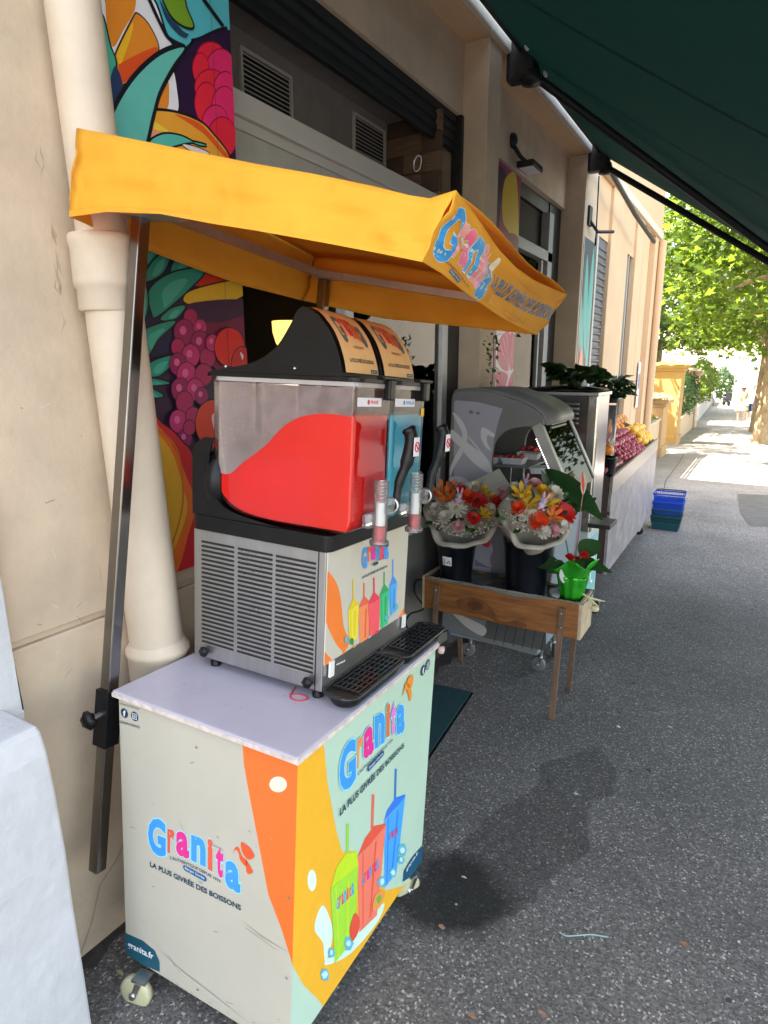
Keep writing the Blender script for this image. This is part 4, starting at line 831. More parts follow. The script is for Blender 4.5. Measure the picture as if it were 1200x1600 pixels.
# black deck with the raised back
def rr(x0, y0, x1, y1, r, n=5):
    P = []
    for cx, cy, t0 in ((x1-r, y0+r, -90), (x1-r, y1-r, 0), (x0+r, y1-r, 90), (x0+r, y0+r, 180)):
        for i in range(n+1): t = math.radians(t0+90*i/n); P.append((cx+r*math.cos(t), cy+r*math.sin(t)))
    return P
def rbox(mb, x0, y0, x1, y1, z0, z1, r, m=None, tx=0, ty=0):
    a = rr(x0+tx, y0+ty, x1-tx, y1-ty, r); b_ = rr(x0, y0, x1, y1, r); n = len(a)
    mb.add([(p[0], p[1], z0) for p in a]+[(p[0], p[1], z1) for p in b_], [list(range(n))[::-1], list(range(n, 2*n))]+[(i, (i+1) % n, (i+1) % n+n, i+n) for i in range(n)], m); return mb
mb = MB(); rbox(mb, MX0-.004, MY0-.006, MX1+.012, MY1+.004, 1.157, 1.197, .022); mb.build('deck', blackp, mac, bevel=.003)
mb = MB()
back = smoothpoly([(.047, 1.197), (.047, 1.34), (.055, 1.375), (.085, 1.398), (.118, 1.400)], False, 4)+smoothpoly([(.116, 1.395), (.103, 1.35), (.104, 1.30), (.122, 1.252), (.165, 1.222), (.24, 1.207), (.34, 1.198)], False, 4)
for y in ((MY0-.004, MY0+.002), (MY1-.02, MY1-.004)): mb.prism(back, lambda p: (p[0], y[0], p[1]), (0, y[1]-y[0], 0))
mb.box((.047, MY0+.02, 1.197), (.075, MY1-.02, 1.36)); mb.build('back_housing', blackp, mac, bevel=.002)
BWY = ((.218, .393), (.405, .597)); XF1 = .522
bowl_m = glassy('bowl_plastic', (.98, .96, .96), 0, .05, (.50, .42, .42), 14); film = glassy('condensation', (.85, .78, .78), .55, .3, (.42, .34, .34), 22); clear = glassy('clear_plastic', (.93, .93, .93), .10, .05, (.8, .8, .8))
slush_cols = (M('red_slush', (.80, .010, .005), .35, var=.04, scale=8, sss=.25), M('blue_slush', (.04, .48, .66), .35, var=.05, scale=8, sss=.2))
sl_prof = [(.300, 1.2105), (.225, 1.217), (.170, 1.234), (.136, 1.262), (.122, 1.300), (.128, 1.316), (.165, 1.317), (.20, 1.345), (.24, 1.372), (.28, 1.402), (.31, 1.432), (.34, 1.455), (.37, 1.470), (.41, 1.480), (.46, 1.484), (.516, 1.480)]
for k, (y0, y1) in enumerate(BWY):
    rt = MB(); bpf = smoothpoly([(.32, 1.204), (.22, 1.210), (.160, 1.228), (.124, 1.262), (.112, 1.31)], False, 4)+[(.110, 1.55), (XF1, 1.55)]+smoothpoly([(XF1, 1.25), (XF1-.004, 1.215), (XF1-.03, 1.204)], False, 4); rt.prism(bpf, lambda p: (p[0], y0, p[1]), (0, y1-y0, 0)); bowl = rt.build('bowl', bowl_m, mac, bevel=.010)
    dp_ = MB()
    for i_ in range(130): q_ = random.random(); xx_ = .125+.30*q_*random.random()**.7; zz_ = random.uniform(1.33+.12*min(1, xx_/.35), 1.53); dp_.ball((xx_, y0-.0006, zz_), random.uniform(.0004, .0013), None, 1)
    tag(dp_.build('droplets', glassy('drop', (.9, .9, .9), .2, .05, (.8, .75, .75)), bowl), kind='stuff')
    # rim
    rm = MB(); rbox(rm, .109, y0-.004, XF1+.006, y1+.003, 1.543, 1.553, .028); rm.build('rim', M('bowl_rim', (.4, .36, .35), .3), bowl)
    sm = MB(); prof = 0
    sm.prism(smoothpoly(sl_prof, False, 3)+[(.5175, 1.24), (.510, 1.2105)], lambda p: (p[0], y0+.0035, p[1]), (0, y1-y0-.007, 0)); so = sm.build('slush', slush_cols[k], bowl, bevel=.006)
    fm = MB(); up_ = smoothpoly(sl_prof[5:], False, 3)
    for yy in (y0+.0022, y1-.0022): fm.add([(p[0], yy, p[1]-.004) for p in up_]+[(p[0], yy, 1.54) for p in up_], [(i, i+1, i+1+len(up_), i+len(up_)) for i in range(len(up_)-1)])
    fm.build('condensation', film, bowl)
    dr = MB(); dr.T = Matrix.Translation((.12, (y0+y1)/2, 1.285)) @ Matrix.Rotation(math.pi/2, 4, 'Y'); dr.lathe([(.098, -.03), (.104, -.02), (.104, .006), (.088, .016)], seg=32); dr.build('drum_seal', blackp, bowl)
    # lid and lit sign housing
    lm = MB(); rbox(lm, .083, y0-.006, XF1+.012, y1+.005, 1.553, 1.563, .028, blackp); 
    hp = smoothpoly([(.10, 1.563), (.16, 1.574), (.24, 1.590), (.30, 1.622), (.338, 1.668), (.362, 1.708)], False, 5)+smoothpoly([(.378, 1.716), (.418, 1.697), (.455, 1.655), (.478, 1.605), (.486, 1.568)], False, 4)+[(.486, 1.563)]
    lm.prism(hp, lambda p: (p[0], y0-.002, p[1]), (0, y1-y0+.002, 0), blackp)
    lid = lm.build('lid', None, mac, bevel=.002)
    for x in (.155, .36):
        sc_ = MB(); sc_.ball((x, y0-.003, 1.577 if x < .2 else 1.578), .0045, chrome); sc_.build('screw', None, lid)
    # sign face on the curved front
    curve = smoothpoly([(.388, 1.7155), (.420, 1.6985), (.457, 1.657), (.480, 1.606), (.4875, 1.574)], False, 6)
    def sf(u, v, l):
        t = (1-v)*(len(curve)-1); i = min(int(t), len(curve)-2); f = t-i; a_, b_ = curve[max(i, 0)], curve[i+1]
        dx, dz = b_[0]-a_[0], b_[1]-a_[1]; L0 = math.hypot(dx, dz); return V((a_[0]+dx*f-dz/L0*(l+.001), y0+.012+(y1-y0-.022)*u, a_[1]+dz*f+dx/L0*(l+.001)))
    cvs = Canvas((0, 0, 0), (1, 0, 0), (0, 1, 0), 1, 1, surf=sf, lift=.0001)
    cvs.mb.grid(lambda u, v: sf(u, v, 0), 1, 16, flat(246, 200, 140, .25)); cvs.k = 1
    for (x0, x1, yb), ch, c in zip(((.14, .30, .42), (.30, .40, .50), (.40, .52, .50), (.52, .64, .48), (.64, .70, .46), (.69, .77, .44), (.76, .88, .40)), 'Granita', (flat(90, 110, 110), RED, flat(220, 60, 60), flat(200, 60, 50), flat(226, 110, 50), flat(190, 70, 60), flat(90, 110, 110))):
        cvs.text(ch, [(x0, yb+(.34 if ch == 'G' else .26)), (x1, yb+(.34 if ch == 'G' else .26)), (x1, yb), (x0, yb)], c, .05, px=False); cvs.k -= 1
    cvs.k += 1; cvs.text("L'AUTHENTIQUE DEPUIS 1979", [(.38, .40), (.7, .40), (.7, .365), (.38, .365)], flat(120, 60, 50), .01, px=False)
    cvs.text('LA PLUS GIVRÉE DES BOISSONS', [(.16, .27), (.9, .27), (.9, .20), (.16, .20)], flat(70, 70, 70), .03, px=False); cvs.rect((.76, .03), (.97, .11), flat(30, 60, 80)); cvs.text('granita.fr', [(.79, .09), (.94, .09), (.94, .05), (.79, .05)], CREAMW, .01, px=False)
    cvs.build('sign_face', lid)
    # latch
    la = MB(); yl = y1-.05; la.box((XF1+.004, yl, 1.515), (XF1+.022, yl+.03, 1.566), bev=.005); la.box((XF1+.0, yl-.03, 1.563), (XF1+.02, yl+.05, 1.572), bev=.003); la.build('latch', blackp, mac)
    # flavour label
    cl = Canvas((XF1+.0008, y0+.008, 1.50), (0, 1, 0), (0, 0, 1), .115, .020, lift=.0001); cl.rect((0, 0), (.115, .020), CREAMW); c = flat(214, 40, 50) if k == 0 else flat(40, 140, 200)
    cl.disc((.052, .010), .006, c); cl.text('FRAISE' if k == 0 else 'TROPICAL BLUE', [(.062, .014), (.098 if k == 0 else .112, .014), (.098 if k == 0 else .112, .006), (.062, .006)], c, .03, px=False); cl.build('flavour_label', bowl)
    # tap
    yc = (y0+y1)/2-.005; tx = XF1+.034; tp = MB(); tp.tube([(tx, yc, 1.178), (tx, yc, 1.330)], .0175, seg=20); tp.box((XF1, yc-.03, 1.215), (tx-.01, yc+.03, 1.25), bev=.006); tap = tp.build('tap', clear, mac)
    t2 = MB(); t2.tube([(tx, yc, 1.222), (tx, yc, 1.278)], .0115, white, seg=16); t2.tube([(tx, yc, 1.178), (tx, yc, 1.219)], .0125, flat(190, 26, 34), seg=16)
    t2.build('piston', None, tap)
    t3 = MB(); t3.tube([(tx+.010*math.cos(t), yc+.010*math.sin(t), 1.283+t*.0013) for t in [i*.5 for i in range(80)]], .0016, seg=5); t3.build('spring', chrome, tap)
    t4 = MB(); t4.lathe([(.018, 1.172), (.024, 1.174), (.024, 1.184), (.0185, 1.188)], (tx, yc, 0), seg=20); t4.build('tap_collar', clear, tap); t4 = MB(); t4.box((tx+.008, yc-.004, 1.25), (tx+.034, yc+.012, 1.292), bev=.01); t4.build('tap_spout', clear, tap); t4 = MB(); t4.tube([(tx+.022+.018*math.cos(t), yc+.010, 1.272+.018*math.sin(t)) for t in [i*.5 for i in range(14)]], .0035, chrome, seg=6); t4.build('tap_ring', None, tap)
    hd = MB(); hs = smoothpoly([(tx+.022, yc+.010, 1.262), (tx+.028, yc+.022, 1.275), (tx+.030, yc+.030, 1.325), (tx+.040, yc+.044, 1.372), (tx+.046, yc+.052, 1.428), (tx+.036, yc+.048, 1.455)], False, 4)
    hd.tube(hs, [.010]*8+[.012]*4+[.016]*(len(hs)-14)+[.018, .013], seg=12); ho = hd.build('handle', blackp, tap)
    st = MB(); c = V((tx+.062, yc+.046, 1.412)); st.box(c+V((0, -.014, -.022)), c+V((.0012, .014, .022)), CREAMW); rg = [c+V((.0022, .011*math.cos(t), .011*math.sin(t))) for t in [i*math.pi/10 for i in range(21)]]; st.tube(rg, .0014, flat(200, 30, 40), seg=5); st.tube([c+V((.0022, -.008, .008)), c+V((.0022, .008, -.008))], .0014, flat(200, 30, 40), seg=5); st.build('sticker', None, ho)
# yellow drop sign on the blue bowl
mb = MB(); mb.box((XF1+.001, .570, 1.474), (XF1+.003, .588, 1.496), bev=.0008); mb.build('warning_sticker', flat(236, 190, 30), mac)
# drip trays
for y0, y1 in ((.195, .494), (.495, .785)):
    mb = MB(); zt = .824; x0, x1 = MX1+.006, .560
    rbox(mb, x0, y0, x1, y1, zt-.042, zt-.012, .035, tx=.012, ty=.015); tray = mb.build('drip_tray', blackp, mac, bevel=.002)
    mb = MB(); rimp = rr(x0, y0, x1, y1, .03); mb.tube([(p[0], p[1], zt-.012) for p in rimp+rimp[:1]], .0045, seg=6, cap=False)
    for i in range(9): yy = y0+.05+(y1-y0-.07)*i/8; mb.box((x0+.01, yy-.0022, zt-.013), (x1-.006, yy+.0022, zt-.008))
    for i in range(6): xx = x0+.014+(x1-x0-.024)*i/5; mb.box((xx-.002, y0+.045, zt-.0125), (xx+.002, y1-.012, zt-.0075))
    mb.build('grate', M('grate_plastic', (.02, .02, .022), .25), tray)
for y in (.245, .655): 
    mb = MB(); mb.box((MX1+.004, y-.008, .835), (MX1+.010, y+.010, .875)); mb.build('tray_bracket', white, mac)
# hanging price tag peg at the cart's far corner
mb = MB(); mb.lathe([(0, -.012), (.009, -.01), (.011, 0), (.009, .01), (0, .012)], (CW+.018, CD+.004, CH-.004), seg=10); mb.build('corner_bump', M('pinkish_rubber', (.6, .42, .38), .6), cart)
# red wire end on the board
mb = MB(); mb.tube(smoothpoly([(.36, .25, .775), (.38, .20, .774), (.41, .195, .774), (.42, .22, .774), (.39, .225, .774), (.37, .21, .774)], False, 5), .0022, seg=6)
ww = mb.build('red_wire', M('red_wire', (.5, .05, .06), .5)); ww.matrix_world = CM; tag(ww, 'short loop of thin red wire lying on the cart top beneath the machine', 'wire')
# ================================================================== FLOOR MAT, CABLE, LITTER
def gp(x, y, dz=0): return V((x, y, gz(x, y)+dz))
mt = thing('door_mat', 'dark teal ribbed door mat with a black rubber edge beside the cart', 'mat', gp(-1.3, 2.4))
c1, c2 = hg(740, 1083), hg(660, 1203)
Mx = [c1, c2, V((c2.x-.62, c2.y-.06, 0)), V((c1.x-.55, c1.y-.06, 0))]
for s_, dz, m_, nm in ((1, .003, blackp, 'rubber_edge'), (.955, .007, M('mat_teal', (.004, .045, .055), .9, bump=.6, bscale=300, var=.2, scale=30), 'pile')):
    cx = sum(p.x for p in Mx)/4; cy = sum(p.y for p in Mx)/4; mb = MB(); P = [((p.x-cx)*s_+cx, (p.y-cy)*s_+cy) for p in Mx]
    mb.prism(P, lambda p: gp(p[0], p[1], -.002 if nm == 'rubber_edge' else 0)-mt.location, (0, 0, dz+.002), m_); mb.build(nm, None, mt)
mb = MB(); cpts = [hy(700, 925, 2.95), hx(655, 905, -1.52)+V((.0, 0, 0)), hx(648, 925, -1.50), hx(662, 950, -1.46), hx(640, 960, -1.5), hx(636, 980, -1.45), hx(670, 992, -1.4), hx(700, 985, -1.4)]
mb.tube(smoothpoly([tuple(p) for p in cpts], False, 6), .005, seg=6); tag(mb.build('power_cable', blackp), 'black power cable looping down behind the wooden trough beside the grey sill', 'cable')
mb = MB(); p = [hg(x, y)+V((0, 0, .004)) for x, y in ((874, 1458), (885, 1464), (905, 1463), (925, 1462), (950, 1466))]; mb.tube(smoothpoly([tuple(q) for q in p], False, 4), .002, seg=6)
tag(mb.build('plastic_strip', M('pale_strip', (.30, .42, .40), .5)), 'thin pale blue strip lying on the open asphalt in the foreground', 'litter')
def scrap(name, px, r, m, label, cat, z=.006):
    c = hg(*px); mb = MB(); n = 7; a0 = random.uniform(0, 6); P = [(c.x+r*random.uniform(.6, 1.2)*math.cos(a0+i*6.28/n), c.y+r*.6*random.uniform(.6, 1.2)*math.sin(a0+i*6.28/n)) for i in range(n)]
    vs = [gp(x, y, .003+random.uniform(0, z)) for x, y in P]+[gp(c.x, c.y, z)]; mb.add(vs, [(i, (i+1) % n, n) for i in range(n)], m); return tag(mb.build(name, None, solid=.001), label, cat)
lf = M('dry_leaf', (.28, .15, .09), .7, var=.3, scale=60); pp = M('paper_scrap', (.5, .48, .44), .8)
scrap('dry_leaf', (1070, 1477), .014, lf, 'small curled brown leaf on the asphalt at the lower right', 'leaf')
scrap('dry_leaf', (737, 1590), .014, lf, 'pinkish dry leaf at the bottom edge of the pavement', 'leaf')
scrap('dry_leaf', (848, 1586), .012, lf, 'dry leaf scrap at the bottom edge, right of the pinkish leaf', 'leaf')
scrap('paper_scrap', (188, 1522), .014, M('yellow_scrap', (.4, .36, .2), .8), 'flat yellowish scrap on the ground between buttress and cart caster', 'litter')
scrap('paper_scrap', (966, 1137), .012, pp, 'tiny white scrap on the asphalt, between table leg and wet stain', 'litter')
scrap('paper_scrap', (1047, 1137), .012, pp, 'tiny white scrap alone on the bare asphalt, to the right of the table', 'litter')
scrap('paper_scrap', (725, 1373), .010, pp, 'white fleck in the black oil stain beside the cart', 'litter')
scrap('paper_scrap', (690, 1450), .012, lf, 'brownish crumb just below the black oil stain', 'litter')
scrap('paper_scrap', (900, 1242), .011, pp, 'white fleck inside the long damp stain on the asphalt', 'litter')
mb = MB(); gum = M('gum_spot', (.045, .042, .042), .8); gum2 = M('gum_pale', (.17, .165, .16), .8); rg_ = random.Random(3)
for i in range(70):
    y_, x_ = rg_.uniform(1.2, 9.5), rg_.uniform(-.9, 1.4); r0 = rg_.uniform(.006, .016); n_ = 9; mb.add([gp(x_+r0*rg_.uniform(.8, 1.15)*math.cos(k*6.283/n_), y_+r0*rg_.uniform(.8, 1.15)*math.sin(k*6.283/n_), .0022) for k in range(n_)], [list(range(n_))], gum if i % 3 else gum2)
tag(mb.build('gum_spots'), 'flat dark and pale spots of trodden gum on the pavement', 'gum', kind='stuff')
mb = MB(); rw = random.Random(4); pr_ = None; y_ = -1.0
while y_ < 10.2:
    w0 = rw.uniform(.015, .075); cur_ = [gp(-1.53, y_, .003), gp(-1.5+w0, y_, .003)]
    if pr_: mb.add([pr_[0], pr_[1], cur_[1], cur_[0]], [(0, 1, 2, 3)])
    pr_ = cur_; y_ += rw.uniform(.03, .09)
tag(mb.build('wall_foot_dirt', M('foot_dirt', (.05, .043, .036), .95, var=.4, scale=40)), kind='structure')
rs = np.random.RandomState(5); mb = MB()
for i in range(260):
    y = rs.uniform(.8, 8)**1.0; x = rs.uniform(-1.3, 1.2); r = rs.uniform(.002, .006); c = gp(x, y, .001); n = 5
    mb.add([c+V((r*math.cos(k*1.256), r*math.sin(k*1.256), rs.uniform(0, .002))) for k in range(n)]+[c+V((0, 0, .004))], [(k, (k+1) % n, n) for k in range(n)], (pp, M('grit', (.25, .24, .23), .9), lf)[rs.choice([0, 1, 1, 1, 2])])
tag(mb.build('grit'), 'fine pale grit and crumbs scattered over the dark asphalt', 'grit', kind='stuff')
# ================================================================== WOODEN TROUGH ON LEGS
TX0, TX1, TY0, TY1, TZ0, TZ1 = -1.45, -.63, 2.90, 3.12, .405, .585
tb = thing('wooden_trough', 'weathered brown wooden trough on splayed legs holding the flowers', 'planter', gp(-1.04, 3.0))
def tbb(name, mb, m=None, **k): mb.v = [tuple(V(p)-tb.location) for p in mb.v]; return mb.build(name, m, tb, **k)
wd = M('trough_wood', (.225, .085, .024), .5, var=.45, scale=5, stretch=(1, 4, 9), bump=.4, bscale=25)
wd2 = M('leg_wood', (.15, .085, .055), .65, var=.3, scale=8, stretch=(6, 6, 1), bump=.3)
wend = M('end_grain', (.42, .32, .22), .8, var=.25, scale=14, bump=.5)
mb = MB(); mb.box((TX0, TY0, TZ0), (TX1-.012, TY0+.018, TZ1), wd, bev=.004); tbb('front_board', mb)
mb = MB(); mb.box((TX0, TY1-.018, TZ0), (TX1-.012, TY1, TZ1), wd, bev=.004); tbb('back_board', mb)
mb = MB(); mb.box((TX1-.012, TY0+.001, TZ0-.004), (TX1+.004, TY1-.001, TZ1+.004), wend, bev=.003); tbb('end_board', mb); mb = MB(); mb.box((TX0-.012, TY0+.001, TZ0), (TX0, TY1-.001, TZ1), wend); tbb('end_board', mb)
mb = MB(); mb.box((TX0, TY0+.018, TZ0+.002), (TX1-.012, TY1-.018, TZ0+.016), wd); tbb('bottom_board', mb)
# plastic liner lying over the rim
mb = MB(); mb.grid(lambda u, v: V((TX0+.01+(TX1-TX0-.0)*u, TY0+.002+(TY1-TY0-.004)*v, TZ1+.003-.012*math.sin(math.pi*v)**.4+.004*math.sin(u*40)*math.sin(v*9))), 50, 8); tbb('liner', mb, M('liner_plastic', (.02, .02, .024), .2, spec=.8), solid=.001)
mb = MB(); mb.grid(lambda u, v: V((TX0+.01+(TX1-TX0)*u, TY0-.002-.004*v, TZ1+.005-(.008+.016*math.sin(u*3.0)**2+.006*math.sin(u*13))*v)), 60, 2); tbb('liner_edge', mb, glassy('clear_film', (.8, .8, .8), .25, .15, (.5, .5, .45)), solid=.0006)
st_m = M('water_stain', (.155, .055, .018), .5, var=.4, scale=20)
cv = Canvas((TX0, TY0-.0006, TZ0), (1, 0, 0), (0, 0, 1), TX1-TX0-.012, TZ1-TZ0, lift=.0001)
a = dict(off=(640, 820), sc=.2667)
for P, dk_ in (([(270, 450), (330, 425), (420, 440), (480, 490), (520, 550), (560, 570), (640, 560), (690, 590), (640, 600), (540, 590), (470, 545), (380, 520), (300, 500)], 1), ):
    cv.poly(P, st_m, **a)
cv.poly([(340, 460), (400, 450), (430, 480), (400, 500), (350, 490)], M('stain_inner', (.095, .032, .012), .5, var=.4, scale=20), **a)
cv.poly([(20, 300), (60, 300), (70, 420), (40, 480), (10, 470)], st_m, **a); cv.mb.v = [tuple(V(p)-tb.location) for p in cv.mb.v]; cv.build('stain', tb)
for (xt, yt, xb, yb_) in ((-.715, TY0-.010, -.745, 2.93), (-.70, TY1+.010, -.755, 3.30), (-1.37, TY0-.010, -1.385, 2.86), (-1.36, TY1+.01, -1.40, 3.30)):
    g = gp(xb, yb_); mb = MB(); mb.bar((xt, yt, TZ0+.145), (xb, yb_, g.z), .026, .014, wd2, up=(0, 1, 0)); mb.ball((xt-.002, yt-(.008 if yt < 3 else -.008), TZ0+.12), .005, chrome, 1); mb.ball((xt, yt-(.008 if yt < 3 else -.008), TZ0+.05), .005, chrome, 1); tbb('leg', mb)
mb = MB(); c = V((TX1+.01, TY0+.1, TZ1)); 
for dx, dy, dz in ((.05, .0, -.04), (.07, .03, -.015), (.03, -.03, -.02)): mb.tube([c+V((-.06, 0, .03)), c+V((0, 0, .0)), c+V((dx, dy, dz))], [.003, .006, .003], seg=6)
mb.ball(c+V((.03, .0, -.05)), (.022, .012, .016)); tbb('knotted_film', mb, M('ribbon_cream', (.55, .5, .3), .35))
# ================================================================== FLOWER BUCKETS, BOUQUETS, PLUSH RABBITS
GY = 3.01
def bucket(name, label, c, r0, r1, h, sticker=None):
    t = thing(name, label, 'bucket', c, group='black flower buckets'); mb = MB(); mb.lathe([(0, 0), (r0, 0), (r0*1.01, .01), (r1*.97, h-.03), (r1*.99, h-.028), (r1*.99, h-.012), (r1*1.03, h-.010), (r1*1.03, h), (r1*.96, h), (r0*.95, .02), (0, .015)], seg=36)
    mb.build('pail', M('bucket_plastic', (.004, .005, .009), .3, var=.2), t)
    if sticker:
        s = MB(); 
        def f(u, v, e=0): 
            a = -1.95+.55*u; r = r0+(r1-r0)*(.45+.22*v)+.0025+e; return V((r*math.cos(a), r*math.sin(a), h*(.42+.24*v)))
        s.grid(lambda u, v: f(u, v), 8, 2, white); 
        for u, v in ((.2, .6), (.25, .3), (.6, .35), (.75, .5), (.85, .3)): s.add([f(u-.06, v-.12, .001), f(u+.06, v-.1, .001), f(u+.05, v+.1, .001), f(u-.05, v+.12, .001)], [(0, 1, 2, 3)], flat(90, 80, 90))
        s.build('sticker', None, t)
    return t
b1c = hy(712, 902, GY); b1c.z = TZ1-.012; b2c = hy(822, 925, GY); b2c.z = TZ1-.012
bucket('flower_bucket', 'black bucket with a white sticker, at the wall end of the trough', b1c, .082, .105, .20, True)
bucket('flower_bucket', 'plain black bucket in the middle of the trough, the larger of the two', b2c, .100, .122, .26)
def petal_ring(mb, c, n_, up, r, w_, m, cupf=.4, tw=0, lay=1):
    up = V(up).normalized(); u = up.orthogonal().normalized(); q = up.cross(u)
    for l in range(lay):
        rr_ = r*(1-.28*l); 
        for i in range(n_):
            a = 2*math.pi*(i+.5*l)/n_+tw+random.uniform(-.1, .1); d = u*math.cos(a)+q*math.sin(a); s = up.cross(d); lf_ = cupf+.35*l
            pts = [c+up*.002*l, c+d*rr_*.45+s*w_*.5+up*rr_*lf_*.35, c+d*rr_*.85+s*w_*.45+up*rr_*lf_*.8, c+d*rr_+up*rr_*lf_, c+d*rr_*.85-s*w_*.45+up*rr_*lf_*.8, c+d*rr_*.45-s*w_*.5+up*rr_*lf_*.35]
            mid = c+d*rr_*.6+up*rr_*lf_*.30
            mb.add(pts+[mid], [(k, (k+1) % 6, 6) for k in range(6)], m, True)
petm = {k: thin('petal_'+k, v, .3, .5, var=.25, scale=40) for k, v in dict(orange=(.75, .16, .02), red=(.50, .012, .01), yellow=(.75, .42, .02), white=(.62, .58, .52), coral=(.75, .08, .025), pink=(.6, .3, .33)).items()}
stemg = M('stem_green', (.06, .15, .03), .5)
def rose(c, r, m, up): 
    mb = MB(); up = V(up).normalized()
    for k in range(4): petal_ring(mb, V(c)-up*.004+up*.004*k, 5, up, r*(1-.2*k), r*.9*(1-.18*k), m, .55+.45*k, k*.7)
    return mb
def gerbera(c, r, m, up):
    mb = MB(); petal_ring(mb, V(c), 18, up, r, r*.28, m, .12, lay=2); mb.ball(V(c)+V(up).normalized()*.004, r*.22, M('flower_eye', (.03, .012, .01), .8), 1); return mb
def daisy(c, r, m, up):
    mb = MB(); petal_ring(mb, V(c), 14, up, r, r*.2, m, .1, lay=2); mb.ball(V(c)+V(up).normalized()*.005, r*.2, M('daisy_eye', (.3, .32, .06), .8), 1); return mb
def lily(c, r, m, up):
    mb = MB(); petal_ring(mb, V(c), 6, up, r, r*.42, m, .75); 
    for i in range(4): mb.tube([V(c), V(c)+V(up).normalized()*r*.8+V((random.uniform(-.2, .2)*r, 0, random.uniform(-.2, .2)*r))], .0012, stemg, seg=4)
    return mb
def carn(c, r, m, up):
    mb = MB()
    for k in range(4): petal_ring(mb, V(c)+V(up).normalized()*.003*k, 11, up, r*(1-.16*k), r*.35, m, .25+.35*k, k)
    return mb
def leafmesh(mb, a, b, wd_, m, up=(0, 0, 1), droop=.0, n=8, fold=.15):
    a, b = V(a), V(b); L0 = (b-a); s = L0.cross(V(up)).normalized(); vs = []; nn_ = s.cross(L0).normalized()
    for i in range(n+1):
        t = i/n; c = a+L0*t+V((0, 0, -droop*t*t)); w_ = wd_/2*math.sin(math.pi*min(1, t*.96+.02))**.8*(1-.25*t)*1.15; vs += [c-s*w_+nn_*fold*w_, c-nn_*.0, c+s*w_+nn_*fold*w_]
    mb.add(vs, [f for i in range(n) for f in ((3*i, 3*i+1, 3*i+4, 3*i+3), (3*i+1, 3*i+2, 3*i+5, 3*i+4))], m, True)
def bouquet(label, base, ctr, rx, wrapm, fl, axis, edge):
    """base: stems in the bucket; ctr: centre of the flower disc; axis: where the bouquet faces"""
    t = thing('bouquet', label, 'bouquet', base, group='wrapped bouquets in the buckets'); o = V(base); axis = V(axis).normalized(); u = V((0, 0, 1)).cross(axis).normalized(); q = axis.cross(u); ctr = V(ctr)
    def wf(s, v):
        a = s*2*math.pi; e = .05*math.sin(a*5)+.06*math.sin(a*3+1); rr_ = .03+(rx*(1.04+e)-.03)*v**1.3; c = o.lerp(ctr, min(1, v*1.12)-.12*v*v)-axis*.02*v
        return c+(u*math.cos(a)+q*math.sin(a)*.86)*rr_+axis*(.012*math.sin(a*9)*v*v)-o
    mb = MB(); mb.grid(wf, 60, 8); mb.build('wrapping', wrapm, t, solid=.0006)
    for kind, (x, y), r, mc in fl:
        r *= 1.5; p = ctr+u*x*rx*.86+q*(y*.88-.06)*rx+axis*(.035+.03*(1-x*x-y*y)+random.uniform(0, .015))-o; up = (axis+u*x*.5+q*y*.5+V((0, 0, .1)))
        {'rose': rose, 'gerbera': gerbera, 'daisy': daisy, 'lily': lily, 'carnation': carn}[kind](p, r, petm[mc], up).build(kind, None, t)
    g = MB()
    for i in range(34):
        a = random.uniform(0, 6.28); r = rx*random.uniform(.2, 1.0); p = ctr+u*math.cos(a)*r*.95+q*math.sin(a)*r*.8-axis*.012-o
        leafmesh(g, p, p+(u*math.cos(a+random.uniform(-.5, .5))+q*math.sin(a)*.8+axis*.5)*random.uniform(.03, .055), .024, leafg if i % 3 else stemg, up=tuple(axis))
    g.build('foliage', None, t)
    s = MB()
    for i in range(150):
        a = random.choice(edge)+random.gauss(0, .26); r = rx*random.uniform(.62, .98); p = ctr+u*math.cos(a)*r+q*math.sin(a)*r*.85+axis*random.uniform(.004, .035)-o; s.ball(p, random.uniform(.0035, .0065), petm['white'] if i % 4 else M('bud_cream', (.4, .33, .2), .7), 1)
        if i % 6 == 0: s.tube([p, p-axis*.04-(u*math.cos(a)+q*math.sin(a))*.03], .0008, stemg, seg=3)
    tag(s.build('filler_blossom', None, t), kind='stuff')
    return t
wp1 = thin('white_wrap', (.44, .40, .35), .3, .4); wp2 = thin('clear_wrap', (.55, .46, .44), .4, .3)
fc = (.38, -.62, .62)
k1 = hy(724, 797, 2.90)
bouquet('round bouquet of orange, coral and red flowers in the bucket nearest the wall', b1c+V((0, 0, .12)), k1, .190, wp1, [
 ('lily', (-.68, .48), .040, 'orange'), ('lily', (-.52, .22), .036, 'orange'), ('daisy', (-.28, -.12), .040, 'white'), ('rose', (.05, .22), .032, 'coral'), ('gerbera', (.38, .16), .038, 'red'), ('rose', (.16, .50), .026, 'white'), ('carnation', (.30, .60), .026, 'white'),
 ('lily', (.70, .38), .032, 'yellow'), ('lily', (.52, .62), .028, 'yellow'), ('carnation', (-.62, -.34), .026, 'white'), ('rose', (.92, .12), .028, 'coral'), ('carnation', (-.86, -.02), .022, 'white'), ('gerbera', (.22, -.40), .026, 'red'), ('lily', (.55, -.28), .028, 'yellow'), ('rose', (-.1, .42), .024, 'red'), ('lily', (-.30, .58), .030, 'orange'), ('carnation', (-.25, -.66), .022, 'pink'), ('carnation', (.72, -.1), .024, 'white')], fc, (3.3, 3.9, 4.5, 5.3))
k2 = hy(842, 798, 2.84)
